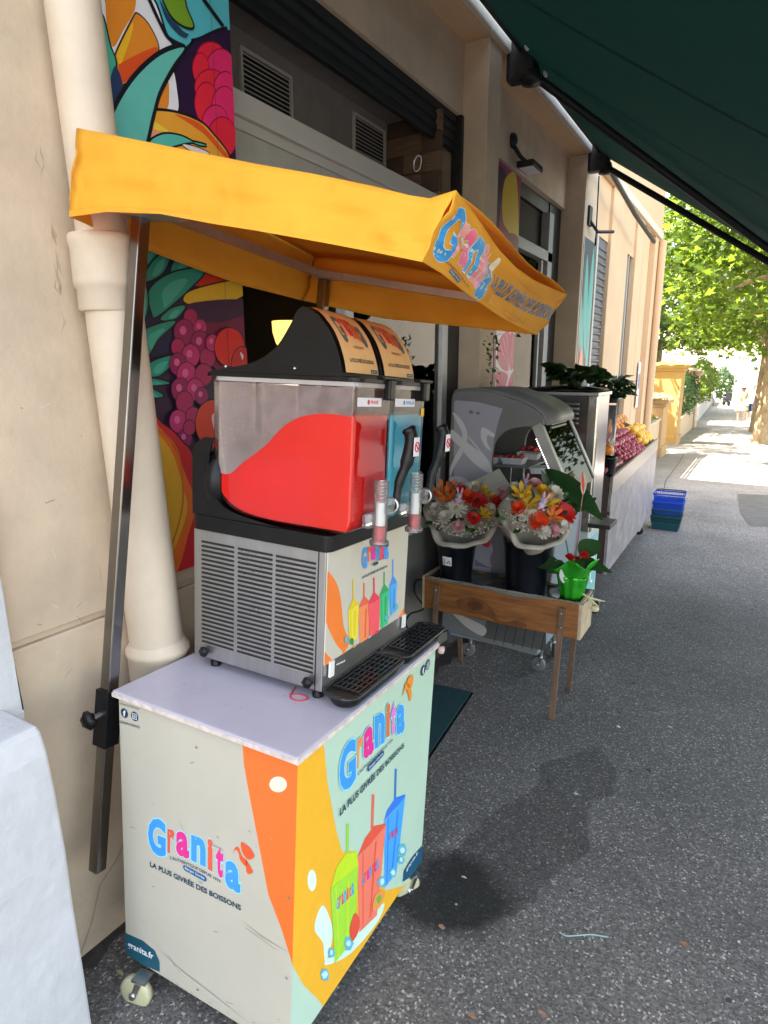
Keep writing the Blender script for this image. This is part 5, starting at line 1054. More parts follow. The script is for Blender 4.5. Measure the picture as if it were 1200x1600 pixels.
bouquet('bouquet of yellow orchids and a red gerbera leaning out of the middle bucket', b2c+V((.02, -.02, .16)), k2, .175, wp1, [
 ('lily', (-.62, .40), .036, 'yellow'), ('lily', (-.45, .10), .036, 'yellow'), ('carnation', (.34, .34), .034, 'white'), ('gerbera', (.62, -.22), .040, 'red'), ('rose', (-.30, -.48), .032, 'coral'), ('carnation', (-.18, -.78), .024, 'white'), ('lily', (.16, -.36), .030, 'orange'),
 ('daisy', (-.66, -.22), .026, 'white'), ('carnation', (-.46, -.28), .024, 'white'), ('rose', (-.0, .45), .024, 'yellow'), ('carnation', (.16, -.74), .022, 'pink'), ('lily', (.1, .05), .032, 'yellow'), ('carnation', (.40, -.60), .024, 'white'), ('rose', (-.80, -.02), .024, 'coral'), ('carnation', (-.15, .70), .026, 'pink')], (.50, -.60, .62), (3.2, 3.8, 4.6, 5.2))
k3 = hy(796, 785, 3.02)
bouquet('bouquet of pale pink carnations in clear film behind the yellow orchid bouquet', b2c+V((-.03, .02, .14)), k3, .105, wp2, [('carnation', (-.2, .4), .030, 'pink'), ('carnation', (.3, .5), .030, 'white'), ('carnation', (.0, .0), .026, 'pink'), ('rose', (-.5, -.2), .022, 'red')], (.2, -.8, .5), (1.0, 2.0))
plush = M('plush', (.46, .38, .52), .95, bump=.8, bscale=200, var=.1); plpink = M('plush_pink', (.70, .28, .36), .95, bump=.6, bscale=200)
def rabbit(px, Y, label, tilt=0, turn=0):
    c = hy(px[0], px[1], Y); t = thing('plush_rabbit', label, 'soft toy', c, rz=turn, group='plush rabbits stuck in the bouquets'); t.rotation_euler = (0, tilt, turn)
    bm = bmesh.new(); 
    def bl(c_, r): 
        g = bmesh.ops.create_icosphere(bm, subdivisions=2, radius=1)['verts']
        for v in g: v.co = V((v.co.x*r[0]+c_[0], v.co.y*r[1]+c_[1], v.co.z*r[2]+c_[2]))
    for c_, r in (((0, 0, -.012), (.014, .012, .017)), ((0, -.002, .012), (.016, .014, .014)), ((-.014, -.006, -.006), (.005, .009, .005)), ((.014, -.006, -.006), (.005, .009, .005))): bl(c_, r)
    me = bpy.data.meshes.new('body'); bm.to_mesh(me); bm.free(); me.materials.append(plush); o = bpy.data.objects.new('body', me); COL.objects.link(o); o.parent = t
    x = o.modifiers.new('r', 'REMESH'); x.mode = 'VOXEL'; x.voxel_size = .0022; x.use_smooth_shade = True
    for s in (-1, 1):
        e = MB(); e.tube([(s*.007, 0, .022), (s*.010, .0, .034), (s*.012, -.001, .046), (s*.012, -.002, .052)], [.004, .006, .0055, .002], plush if s < 0 else plpink, seg=10); e.ball((s*.0105, -.0045, .037), (.0028, .002, .009), plpink, 1); e.build('ear', None, t)
        f = MB(); f.ball((s*.011, -.010, -.026), (.007, .010, .006), plpink); f.build('foot', None, t)
        y = MB(); y.ball((s*.006, -.0150, .015), .0018, blackp, 1); y.build('eye', None, t)
    n_ = MB(); n_.ball((0, -.0165, .010), (.002, .0015, .0015), plpink, 1); n_.ball((0, -.013, .008), (.007, .005, .005), plush, 2); n_.build('muzzle', None, t)
rabbit((717, 778), 2.80, 'lilac plush rabbit with a pink ear sitting in the bouquet nearest the wall', .1, .3)
rabbit((848, 786), 2.74, 'lilac and pink plush rabbit leaning in the yellow orchid bouquet', .35, .5)
rabbit((821, 755), 3.05, 'plush rabbit poking up behind the bouquets, in front of the display case', 0, .2)
# handwritten card
cc = [hy(x, y, 2.97) for x, y in ((728, 757), (780, 732), (803, 768), (755, 790))]
mb = MB(); n_ = (cc[1]-cc[0]).cross(cc[3]-cc[0]).normalized()*.0012; mb.add([p for p in cc]+[p+n_ for p in cc], [(0, 1, 2, 3), (7, 6, 5, 4), (0, 4, 5, 1), (1, 5, 6, 2), (2, 6, 7, 3), (3, 7, 4, 0)], M('card_grey', (.27, .28, .26), .8))
ink = flat(150, 150, 140); u_ = (cc[1]-cc[0]); v_ = (cc[3]-cc[0]); nn2 = -n_
for r_, (a_, b_) in enumerate(((.12, .7), (.2, .82), (.3, .9), (.35, .75))):
    k = a_
    while k < b_:
        p = cc[0]+u_*k+v_*(.22+.17*r_)+nn2*.5; w_ = random.uniform(.02, .05); mb.add([p, p+u_*w_, p+u_*w_+v_*.05, p+v_*.04], [(0, 1, 2, 3)], ink); k += w_+random.uniform(.01, .05)
tag(mb.build('sign_card'), 'grey handwritten card tilted between the two front bouquets', 'card')
# green foil potted anthurium
pc = hy(893, 927, 3.0); pc.z = TZ1-.008
pt = thing('potted_anthurium', 'anthurium with red bloom in bright green foil, at the street end of the trough', 'potted plant', pc)
foil = M('green_foil', (.03, .34, .02), .18, .35, var=.25, scale=20)
def foilf(s, v):
    a = s*2*math.pi; r = .052+.020*v+.004*math.sin(a*9)*(.6+v); return V((r*math.cos(a), r*math.sin(a), .115*v+(.006*math.sin(a*4+1) if v > .95 else 0)))
mb = MB(); mb.grid(foilf, 72, 8); mb.build('foil_pot', foil, pt, solid=.0012)
mb = MB(); mb.grid(lambda u, v: V(((.068+.032*v+.016*v*math.sin(u*2*math.pi*5+.6))*math.cos(u*2*math.pi), (.068+.032*v+.016*v*math.sin(u*2*math.pi*5+.6))*math.sin(u*2*math.pi), .108+.062*v+.022*v*math.sin(u*2*math.pi*4+1.2)+.02*v*math.sin(u*2*math.pi+2.4))), 90, 8, foil); mb.build('foil_collar', None, pt, solid=.001)
mb = MB(); leafmesh(mb, V((-.02, -.066, .175)), V((-.025, -.072, .085)), .055, thin('silver_side', (.55, .55, .55), .1, .25), up=(.5, -.8, 0), fold=.3); mb.build('foil_fold', None, pt)
for p, q_, w_, dr_ in (((0, 0, .13), (-.21, -.06, .20), .075, .05), ((.0, 0, .13), (-.10, -.09, .19), .07, .06), ((.0, .0, .14), (.14, .02, .22), .07, .07), ((0, 0, .14), (.17, .06, .19), .05, .06), ((0, .02, .15), (.10, .05, .33), .09, .05), ((0, .0, .2), (.06, -.05, .20), .05, .04)):
    mb = MB(); leafmesh(mb, V(p)+(V(q_)-V(p))*.25, q_, w_*1.15, leafg, up=(.2, -.6, .8), droop=dr_); mb.tube([p, V(p)+(V(q_)-V(p))*.27], .002, stemg, seg=5); mb.build('leaf', None, pt)
mb = MB(); redg = M('red_spathe', (.45, .008, .01), .15, coat=.4)
for i in range(7): a_ = -2.6+.5*i; leafmesh(mb, V((.02+.012*math.cos(a_), -.03+.012*math.sin(a_), .195+.004*i)), V((.02+.058*math.cos(a_), -.03+.05*math.sin(a_), .215+.006*(i % 3))), .05, redg, up=(.1, -.5, .85), fold=.3)
mb.build('bloom', None, pt)
mb = MB(); c = hy(914, 1, 2.9); s0 = V((0, -.02, .14)); s1 = hy(911, 770, 2.95)-pc; mb.tube([s0, s1], .0025, petm['pink'], seg=6); leafmesh(mb, s1+V((0, 0, -.01)), hy(913, 738, 2.95)-pc, .026, petm['white'], up=(.3, -.9, 0), fold=.4); leafmesh(mb, s1+V((.003, -.006, .0)), hy(910, 736, 2.94)-pc, .012, petm['coral'], up=(.3, -.9, 0)); mb.build('flower_spike', None, pt)
# tall glossy leaves rising behind
pg = thing('foliage_plant', 'potted plant with one very large glossy dark leaf behind the orchid bouquet', 'potted plant', pc+V((-.02, .06, 0)))
for (p, q_, w_) in (((855, 700), (930, 800), .0), ):
    pass
mb = MB(); L1 = [hy(x, y, 3.0)-pg.location for x, y in ((862, 745), (935, 808))]
leafmesh(mb, hy(852, 733, 3.08)-pg.location, hy(941, 806, 2.96)-pg.location, .115, leafg, up=(.2, -.5, .85), fold=.35, n=16, droop=.02); mb.build('leaf', None, pg)
for (a_, b_, w_) in (((872, 790), (846, 735), .05), ((880, 800), (915, 752), .04), ((880, 805), (905, 770), .06), ((868, 800), (858, 750), .06), ((890, 800), (932, 778), .05)):
    mb = MB(); leafmesh(mb, hy(*a_, 3.05)-pg.location, hy(*b_, 3.04)-pg.location, w_, leafg, up=(.2, -.9, .3)); mb.build('leaf', None, pg)
mb = MB(); mb.tube([(0, 0, .1), hy(880, 820, 3.05)-pg.location, hy(862, 748, 3.05)-pg.location], .004, stemg, seg=6); mb.lathe([(.04, 0), (.05, .08), (.046, .08)], m=blackp, seg=16); mb.build('stem', None, pg)
# ================================================================== GREY REFRIGERATED DISPLAY CASE
DY0, DY1 = 3.2, 3.77
dc = thing('display_case', 'grey refrigerated display case with slanted lit glass front behind the flowers', 'display case', gp(-1.2, 3.48))
def dcb(name, mb, m=None, **k): mb.v = [tuple(V(p)-dc.location) for p in mb.v]; par = k.pop('parent', dc); return mb.build(name, m, par, **k)
gsh = M('case_grey', (.16, .16, .165), .45, var=.05, scale=4); lil = M('case_lilac', (.33, .32, .38), .4, var=.04, scale=3); swm = M('swoosh_grey', (.55, .54, .58), .4, var=.03)
D_ = lambda x, y: (lambda p: (p.x, p.z))(hy(x, y, DY0))
outer = [D_(x, y) for x, y in ((705, 640), (708, 616), (718, 611), (760, 612), (790, 620), (818, 630), (840, 643), (849, 655), (849, 664))]
inner = [D_(x, y) for x, y in ((829, 667), (810, 668), (792, 673), (778, 684), (770, 700), (767, 740), (767, 800))]
low_ = [D_(x, y) for x, y in ((870, 800), (862, 900), (838, 1025), (690, 985))]
side = smoothpoly(outer, False, 3)+smoothpoly(inner, False, 3)+low_
for (y0, y1) in ((DY0, DY0+.03), (DY1-.03, DY1)):
    mb = MB(); mb.prism(side, lambda p: (p[0], y0, p[1]), (0, y1-y0, 0), gsh if y0 == DY0 else gsh); dcb('side_panel', mb, None, bevel=.004)
topP = smoothpoly(outer, False, 3)
mb = MB(); n_ = len(topP); th = .045
vs = [(p[0], DY0+.03, p[1]-.002) for p in topP]+[(p[0], DY1-.03, p[1]-.002) for p in topP]; mb.add(vs, [(i, i+1, i+1+n_, i+n_) for i in range(n_-1)], gsh, True); dcb('hood', mb, None, solid=.03)
mb = MB(); xb, zb = topP[-1]; mb.box((xb-.10, DY0+.12, zb+.012), (xb-.01, DY1-.12, zb+.045), M('vent_pale', (.30, .32, .28), .5)); 
for i in range(4): mb.box((xb-.009, DY0+.14, zb-.03+.018*i), (xb+.004, DY1-.14, zb-.02+.018*i), gsh)
dcb('hood_vent', mb)
fx, fz = low_[0]; fx2, fz2 = low_[2]
mb = MB(); mb.add([(fx, DY0+.03, fz), (fx, DY1-.03, fz), (fx2, DY1-.03, fz2), (fx2, DY0+.03, fz2)], [(0, 1, 2, 3)]); mb.box((-1.44, DY0+.03, fz2), (fx2, DY1-.03, fz2+.01)); dcb('front_panel', mb, M('case_front', (.22, .27, .33), .35), solid=.004)
mb = MB(); mb.box((-1.46, DY0+.03, .08), (-1.43, DY1-.03, 1.50)); dcb('back_panel', mb, M('case_back', (.09, .09, .10), .5))
mb = MB(); mb.box((-1.43, DY0+.03, .85), (fx-.01, DY1-.03, .87)); dcb('deck', mb, M('case_deck', (.12, .12, .13), .4))
for z, xe in ((1.145, -1.02), (.99, -.93)):
    mb = MB(); mb.box((-1.42, DY0+.035, z), (xe, DY1-.035, z+.010), M('shelf_grey', (.2, .2, .22), .35)); 
    mb.tube([(xe-.03, DY0+.05, z), (xe-.05, DY0+.05, .87)], .003, chrome, seg=6); mb.tube([(xe-.10, DY0+.05, z), (xe-.11, DY0+.05, .87)], .003, chrome, seg=6); dcb('shelf', mb)
# slanted posts with their rows of small lamps
pa, pb = hy(838, 664, DY0-.0), hy(884, 772, DY0)
led = M('led', (1, .97, .9), .5, emis=.6)
for yy in (DY0+.0, DY1-.035):
    o_ = V((0, yy-DY0, 0)); a_, b_ = pa+o_+V((0, .017, 0)), pb+o_+V((0, .017, 0)); t_ = (b_-a_).normalized(); pe = V((-t_.z, 0, t_.x)); pe = pe if pe.x < 0 else -pe
    mb = MB(); mb.bar(a_, b_, .04, .05, M('post_grey', (.34, .33, .32), .4), up=tuple(pe)); post = dcb('glass_post', mb)
    mb = MB()
    for i in range(26): mb.ball(a_.lerp(b_, .18+.8*i/25)+pe*.026+V((-.004, -.014, 0)), .0038, None, 1)
    dcb('led_strip', mb, led, parent=post)
mb = MB(); a_, b_ = pa+V((.02, .04, 0)), pb+V((.02, .04, 0)); w_ = V((0, DY1-DY0-.08, 0)); mb.add([a_, a_+w_, b_+w_, b_], [(0, 1, 2, 3)]); dcb('front_glass', mb, glassy('case_glass', (.9, .92, .92), 0, .02, refl=.06))
gp_ = [p for p in smoothpoly(inner, False, 3)]; mb = MB(); mb.add([(p[0], DY0+.012, p[1]) for p in gp_]+[(pb.x-.01, DY0+.012, pb.z)], [list(range(len(gp_)+1))]); dcb('side_glass', mb, MATS['case_glass'])
cv = Canvas((-1.47, DY0-.0004, .05), (1, 0, 0), (0, 0, 1), .75, 1.5, lift=.00012); a = dict(off=(700, 560), sc=.3)
cv.poly([(28, 700), (32, 225), (45, 218), (160, 228), (285, 262), (262, 330), (240, 420), (228, 500), (222, 740), (222, 1300), (20, 1270)], lil, False, **a)
for P in ([(24, 280), (70, 320), (98, 380), (96, 440), (70, 450), (74, 390), (50, 340)], [(20, 370), (90, 430), (180, 500), (222, 560), (218, 600), (130, 540), (60, 460), (20, 420)], [(100, 405), (160, 480), (215, 575), (218, 545), (170, 480), (120, 420)], [(12, 570), (60, 470), (78, 490), (30, 570), (14, 620)], [(180, 360), (240, 392), (235, 410), (205, 400), (205, 440), (225, 480), (195, 460), (172, 410)], [(10, 620), (60, 615), (110, 640), (190, 720), (180, 740), (100, 665), (40, 640), (10, 640)]): cv.poly(P, swm, **a)
cv.poly([(108, 275), (120, 270), (134, 282), (118, 290)], gsh, **a); cv.poly([(146, 282), (160, 278), (168, 288), (150, 293)], gsh, **a)
c2_ = dict(off=(640, 820), sc=.2667)
cv.poly([(400, 60), (500, 55), (505, 260), (380, 240)], flat(112, 104, 116), False, **c2_)
cv.poly([(400, 110), (450, 80), (490, 140), (470, 200), (480, 250), (430, 230), (380, 190)], flat(150, 146, 156), **c2_); cv.poly([(420, 80), (470, 90), (465, 130), (430, 120)], flat(190, 50, 66), **c2_)
cv.poly([(455, 540), (800, 610), (800, 740), (430, 660)], M('vent_dark', (.075, .07, .07), .5), False, **c2_)
for i in range(6):
    x = 520+i*55; cv.stroke([(x, 570+i*8), (x-25, 690+i*11)], .004, blackm, px=True, **c2_)
cv.poly([(250, 500), (330, 540), (445, 600), (430, 650), (350, 610), (270, 540)], flat(176, 168, 166), **c2_)
cv.mb.v = [tuple(V(p)-dc.location) for p in cv.mb.v]; cv.build('printed_side', dc)
for (x, y) in ((-.955, 3.43), (-.955, 3.70), (-1.38, 3.40), (-1.38, 3.70)):
    g = gp(x, y); mb = MB(); mb.tube([(x, y, g.z+.09), (x, y, .14)], .012, seg=8); dcb('caster_stem', mb, chrome); caster(dc, V((x, y, g.z))-dc.location, .045, random.uniform(0, 3), M('grey_wheel', (.12, .12, .12), .5))
# food trays inside
fm_ = M('tray_card', (.60, .58, .62), .6); rb = M('red_fruit', (.45, .03, .03), .35, var=.5, scale=50)
for i, (x, y, z, r, lb, rd) in enumerate(((-1.13, 3.32, 1.156, 0, 'white paper food tray, the larger one on the upper shelf of the display case', 1), (-1.26, 3.30, 1.156, 0, 'white paper tray at the wall end of the upper shelf', 1), (-1.02, 3.42, 1.10, .5, 'white paper tray tipped below the upper shelf by the lit post', 0), (-1.12, 3.55, 1.156, 0, 'punnet of red fruit at the back of the upper shelf', 1))):
    t = thing('food_tray', lb, 'tray', (x, y, z), rz=r, group='food trays in the display case'); mb = MB(); mb.add([(-.05, -.035, 0), (.05, -.035, 0), (.05, .035, 0), (-.05, .035, 0), (-.062, -.045, .035), (.062, -.045, .035), (.062, .045, .035), (-.062, .045, .035)], [(0, 1, 2, 3), (0, 4, 5, 1), (1, 5, 6, 2), (2, 6, 7, 3), (3, 7, 4, 0)]); mb.build('tray', fm_, t, solid=.0015)
    if rd:
        mb = MB()
        for k in range(9): mb.ball((-.035+.035*(k % 3), -.025+.025*(k//3), .03+random.uniform(0, .012)+(.02 if i == 3 else 0)), .015, rb, 1)
        tag(mb.build('berries', None, t), kind='stuff')
# pot standing on the hood
pp_ = hy(742, 612, 3.5)
tp_ = thing('hood_planter', 'small dark pot with trailing greenery standing on the display case hood', 'potted plant', (pp_.x+.08, 3.55, 1.475)); mb = MB(); mb.lathe([(.03, 0), (.038, .07), (.036, .07), (.03, .01)], seg=16); mb.build('pot', M('pot_grey', (.08, .08, .08), .6), tp_)
planter_leaf = thin('fresh_leaf', (.05, .13, .025), .35, .4, (.16, .34, .04), var=.35, scale=30)  # lighter green than the dark leaf
mb = MB()
for i in range(60): 
    a_ = random.uniform(0, 6.28); z = .07+random.random()**.8*.30; r = .02+.03*random.random(); p = V((r*math.cos(a_), r*math.sin(a_), z)); leafmesh(mb, p, p+V((random.uniform(-.03, .03), random.uniform(-.03, .03), random.uniform(-.01, .03))), .016, planter_leaf)
mb.tube([(0, 0, .02), (.01, 0, .2), (0, .01, .36)], .003, stemg, seg=5); mb.build('foliage', None, tp_)
# ================================================================== STEEL CABINET
SY0, SY1, SX0, SX1 = 4.15, 4.52, -1.42, -.895
sc0 = thing('steel_cabinet', 'tall stainless steel cabinet with louvres and a black switch behind the display case', 'cabinet', gp(-1.1, 4.4))
def scb(name, mb, m=None, **k): mb.v = [tuple(V(p)-sc0.location) for p in mb.v]; par = k.pop('parent', sc0); return mb.build(name, m, par, **k)
pst = M('polished_steel', (.48, .45, .47), .16, 1, var=.08, scale=2, bump=.25, bscale=3)
mb = MB(); mb.box((SX0, SY0, .62), (SX1, SY1, 1.49), bev=.008); scb('housing', mb, pst)
mb = MB(); mb.box((SX1-.055, SY0-.008, .62), (SX1+.006, SY0+.03, 1.49), bev=.006); scb('corner_post', mb, M('post_steel', (.62, .60, .56), .25, 1, var=.05))
mb = MB(); mb.box((SX0-.01, SY0-.012, 1.49), (SX1+.012, SY1+.01, 1.512), bev=.004); scb('top', mb, steel)
for c0_ in (0, 1, 2):
    mb = MB()
    for i in range(5):
        z = 1.44-.030*i; x = SX1-.19-.11*c0_; P = []
        mb.grid(lambda u, v: V((x+.085*u, SY0-.002-.012*math.sin(math.pi*v)*(1 if .02 < u < .98 else 0), z-.009+.018*v)), 14, 5, steel); mb.box((x+.004, SY0-.003, z-.012), (x+.081, SY0-.0005, z-.008), blackm)
    scb('louvre', mb)
mb = MB(); c = hy(875, 686, SY0-.001); mb.box((c.x-.014, SY0-.008, c.z-.016), (c.x+.016, SY0, c.z+.016), blackm, bev=.003); mb.box((c.x-.03, SY0-.003, c.z-.018), (c.x-.018, SY0, c.z+.014), chrome); scb('switch', mb)
mb = MB(); mb.box((SX0+.02, SY0+.02, .10), (SX1-.0, SY1-.02, .62), bev=.01); lowb = scb('lower_cabinet', mb, M('lower_white', (.42, .47, .48), .4))
mb = MB(); mb.box((SX1-.0+.001, SY0+.05, .16), (SX1+.003, SY0+.30, .56), flat(120, 178, 186)); mb.tube([(SX1+.005, SY0+.17+.05*math.cos(t), .34+.11*math.sin(t)) for t in [i*.3 for i in range(18)]], .008, flat(226, 236, 236), seg=6); scb('printed_panel', mb, parent=lowb)
mb = MB(); mb.box((SX1+.0, SY0-.02, .655), (SX1+.14, SY0+.20, .685), bev=.006); scb('side_shelf', mb, M('shelf_black', (.02, .018, .018), .45))
mb = MB(); mb.box((SX1-.01, SY0+.01, 1.0-.38), (SX1+.012, SY0+.05, 1.25), M('mirror_trim', (.7, .72, .66), .12, 1)); scb('door_edge', mb)
for x in (-1.36, -.90):
    for y in (4.22, 4.66): g = gp(x, y); caster(sc0, V((x, y, g.z))-sc0.location, .045, random.uniform(0, 3))
mb = MB(); mb.lathe([(0, 0), (.26, 0), (.28, .008), (.27, .018), (.1, .032), (0, .034)], seg=40); bs = mb.build('lid_tray', blackp); bs.location = (SX1-.27, SY0+.27, 1.513); tag(bs, 'low round black lid lying on top of the steel cabinet', 'lid')
def bush(name, label, c, n, R_, lsz, m, pot=None, grp=None, H_=.12, wr_=.55):
    t = thing(name, label, 'potted plant', c, group=grp); mb = MB()
    for i in range(n):
        a_ = random.uniform(0, 6.28); r = R_*random.random()**.6; z = .05+H_*random.random(); p = V((r*math.cos(a_), r*math.sin(a_), z)); d = V((math.cos(a_+random.gauss(0, .5)), math.sin(a_+random.gauss(0, .5)), random.uniform(-.2, .7))); leafmesh(mb, p, p+d*lsz*random.uniform(.7, 1.2), lsz*wr_, m, up=(random.gauss(0, .5), random.gauss(0, .5), 1), droop=lsz*.3)
    mb.build('foliage', None, t); q = MB(); q.lathe([(.045, 0), (.06, .07), (.055, .07), (.04, .01)], m=pot or blackp, seg=18); q.build('pot', None, t); s_ = MB()
    for i in range(5): s_.tube([(0, 0, .04), (random.uniform(-.5, .5)*R_, random.uniform(-.5, .5)*R_, .05+H_*.8)], .003, stemg, seg=5)
    s_.build('stem', None, t); return t
bush('potted_plant', 'leafy plant with broad dark leaves on the back of the steel cabinet', (-1.10, 4.40, 1.535), 90, .15, .10, leafg, H_=.07, wr_=.8)
bush('potted_plant', 'bushy plant with small dark leaves growing out of the tall glass vase', (-1.02, 5.25, 1.40), 260, .13, .060, leafg, H_=.15, wr_=.75)
# ================================================================== FRUIT STAND
ZT = 1.12
na = onp(957, 752, V((0, 0, .80)), V((0, 0, 1))); fa = onp(1027, 686, V((0, 0, .88)), V((0, 0, 1)))
FY0, FY1 = 4.95, 7.8; FXn, FXf = -.925, -.995
fs = thing('fruit_stand', 'long market stand with a marble pattern front panel, full of fruit', 'market stand', gp(-1.2, 6.3))
def fsb(name, mb, m=None, **k): mb.v = [tuple(V(p)-fs.location) for p in mb.v]; par = k.pop('parent', fs); return mb.build(name, m, par, **k)
fdx = lambda y: FXn+(FXf-FXn)*(y-FY0)/(FY1-FY0)
gsl = lambda y: .012*(y-FY0)
marb = M('marble_print', (.25, .22, .235), .4, var=.4, scale=5, stretch=(1, 1, 1.6)); zf = lambda y: .855+gsl(y)
mb = MB(); mb.add([(fdx(FY0)+.0, FY0, .10), (fdx(FY1), FY1, .02), (fdx(FY1), FY1, zf(FY1)-.12), (fdx(FY0), FY0, zf(FY0)-.12)], [(0, 1, 2, 3)]); fsb('front_panel', mb, marb, solid=.02)
mb = MB(); mb.bar((fdx(FY0)+.006, FY0-.012, zf(FY0)-.055), (fdx(FY1)+.006, FY1, zf(FY1)-.055), .02, .13, up=(0, 0, 1)); fsb('steel_trim', mb, M('trim_steel', (.36, .33, .31), .35, .8))
mb = MB(); mb.box((-1.42, FY0-.01, .60), (fdx(FY0)-.01, FY0+.015, .85)); mb.box((-1.42, FY0-.012, .575), (fdx(FY0)+.01, FY0+.02, .60), white); mb.box((-1.42, FY0+.01, .1), (fdx(FY0)-.01, FY0+.02, .575), M('under_dark', (.05, .035, .03), .8)); fsb('end_panel', mb, None) if False else fsb('end_panel', mb, M('brown_board', (.06, .035, .028), .5))
mb = MB(); mb.box((-1.44, FY1-.02, .0), (FXf, FY1, .74)); fsb('end_panel', mb, marb)
slope = lambda x: ZT+.02-(x+1.45)*.60
mb = MB(); mb.add([(-1.45, FY0, slope(-1.45)), (fdx(FY0)-.01, FY0, .83), (fdx(FY1)-.01, FY1, .86), (-1.45, FY1, slope(-1.45)-.02)], [(0, 1, 2, 3)]); fsb('display_bed', mb, M('bed_black', (.02, .018, .018), .6), solid=.01)
for y in (5.1, 7.6): 
    for x in (-1.4, -1.06): g = gp(x, y); caster(fs, V((x, y, g.z))-fs.location, .05, .4)
def bedz(x, y): t = (x+1.45)/(fdx(y)+1.44); return slope(-1.45)*(1-t)+.83*t+.01*(y-FY0)
def fruit(kind, col, r, label, region, n, grp, flatn=.95, stem=True):
    m_ = M(kind+'_skin', col, .35, var=.25, scale=30, bump=.3, bscale=150, coat=.2)
    mb = MB(); mb.ball((0, 0, 0), (r, r, r*flatn), None, 3, .004); o = mb.build(kind, m_)
    if stem: s_ = MB(); s_.tube([(0, 0, r*flatn*.9), (0, 0, r*flatn*1.06)], r*.08, seg=6); s_.build('stem', M('fruit_stem', (.08, .06, .02), .8), o)
    tag(o, label, kind, grp); first = True
    (x0, x1, y0, y1) = region; pts = []
    nx_ = max(1, int((x1-x0)/(r*2.05))); ny_ = max(1, int((y1-y0)/(r*2.05))); cells = [(i, j, 0) for i in range(nx_) for j in range(ny_)]+[(i+.5, j+.5, 1) for i in range(nx_-1) for j in range(ny_-1)]
    for (i, j, l) in cells[:n]:
        x = x0+r+i*r*2.05+(r if j % 2 else 0)*.9+random.uniform(-.25, .25)*r; y = y0+r+j*r*1.95+random.uniform(-.3, .3)*r; p = (x, y, bedz(x, y)+r*random.uniform(.85, 1.25)+l*r*1.25); rt = (random.uniform(-1, 1), random.uniform(-1, 1), random.uniform(0, 6))
        q = o if first else dup(o); first = False; q.location = p; q.rotation_euler = rt
fruit('orange', (.80, .24, .02), .040, 'orange in the heap of oranges at the wall side of the fruit stand', (-1.42, -1.24, 5.6, 7.2), 40, 'oranges on the fruit stand')
fruit('plum', (.34, .018, .045), .033, 'dark red plum in the middle of the fruit stand', (-1.26, -.97, 5.75, 6.95), 100, 'plums on the fruit stand')
fruit('lemon', (.80, .42, .03), .033, 'yellow lemon at the far end of the fruit stand', (-1.24, -1.03, 6.98, 7.75), 44, 'lemons on the fruit stand', 1.25)
fruit('peach', (.62, .26, .06), .035, 'yellow and red peach beside the plums on the fruit stand', (-1.38, -1.24, 7.2, 7.75), 14, 'peaches on the fruit stand')
# wrapped red punnets near the close end
k_ = 0; pr = None
for i in range(4):
    for j in range(4):
        x = -1.30+.095*i+random.uniform(-.008, .008); y = 5.05+.165*j; z = bedz(x, y)+.012
        if pr is None:
            pr = thing('fruit_punnet', 'clear wrapped punnet of dark red fruit at the near end of the stand', 'punnet', (x, y, z), group='wrapped punnets on the fruit stand'); b_ = MB(); b_.box((-.042, -.07, 0), (.042, .07, .03), bev=.006); b_.build('tray', M('punnet_red', (.30, .02, .03), .3, var=.5, scale=40), pr)
            b_ = MB(); 
            for u in range(3):
                for v in range(5): b_.ball((-.026+.026*u, -.052+.026*v, .034), .015, M('cherry', (.32, .008, .018), .25, var=.3, scale=30), 1)
            tag(b_.build('berries', None, pr), kind='stuff'); b_ = MB(); b_.grid(lambda u, v: V((-.043+.086*u, -.071+.142*v, .046+.004*math.sin(u*9+v*14)-.02*(abs(u-.5)*2)**6-.02*(abs(v-.5)*2)**6)), 8, 10); b_.build('film', glassy('film', (.95, .9, .9), .10, .12, (.7, .6, .6)), pr); q = pr
        else: q = dup(pr)
        q.location = (x, y, z); q.rotation_euler = (0, .5, random.uniform(-.1, .1))
bk = thing('black_bucket', 'glossy black cylindrical tub standing at the near corner of the fruit stand', 'tub', (-.985, 5.10, .85)); mb = MB(); mb.lathe([(.055, 0), (.058, .13), (.066, .135), (.066, .15), (.06, .15)], seg=24); mb.build('tub', M('gloss_black', (.01, .01, .011), .2), bk); mb = MB(); mb.lathe([(0, .14), (.05, .145), (.062, .15)], seg=24); mb.build('lid', M('brown_lid', (.10, .06, .04), .5), bk)
mb = MB(); mb.ball((0, 0, 0), .045, None, 3); oo = mb.build('orange', MATS['orange_skin']); oo.location = (-1.0, 5.12, 1.048); tag(oo, 'single orange resting on the black tub', 'orange')
vs_ = thing('glass_vase', 'tall clear glass vase beneath the bushy plant, behind the black tub', 'vase', (-1.02, 5.25, .93)); mb = MB(); mb.lathe([(.035, 0), (.045, .02), (.045, .45), (.042, .45), (.04, .03)], seg=20); mb.build('glass', clear, vs_); mb = MB(); mb.lathe([(0, .02), (.039, .03), (.039, .14), (0, .14)], seg=20); mb.build('water', glassy('water_', (.85, .95, .92), .05), vs_)
for i, (x, y, lb) in enumerate(((-1.30, 5.5, 'clear water bottle with a dark cap standing against the slim fruit panel'), (-1.27, 5.72, 'second clear water bottle, right beside the one with the dark cap'))):
    t = thing('water_bottle', lb, 'bottle', (x, y, 1.36)); mb = MB(); mb.lathe([(.033, 0), (.035, .01), (.035, .19), (.014, .24), (.014, .255)], seg=18); mb.build('bottle_body', glassy('pet', (.9, .94, .97), .25, .1, (.75, .8, .85)), t); mb = MB(); mb.lathe([(.016, .25), (.016, .275), (0, .276)], seg=14); mb.build('cap', blackp if i == 0 else white, t)
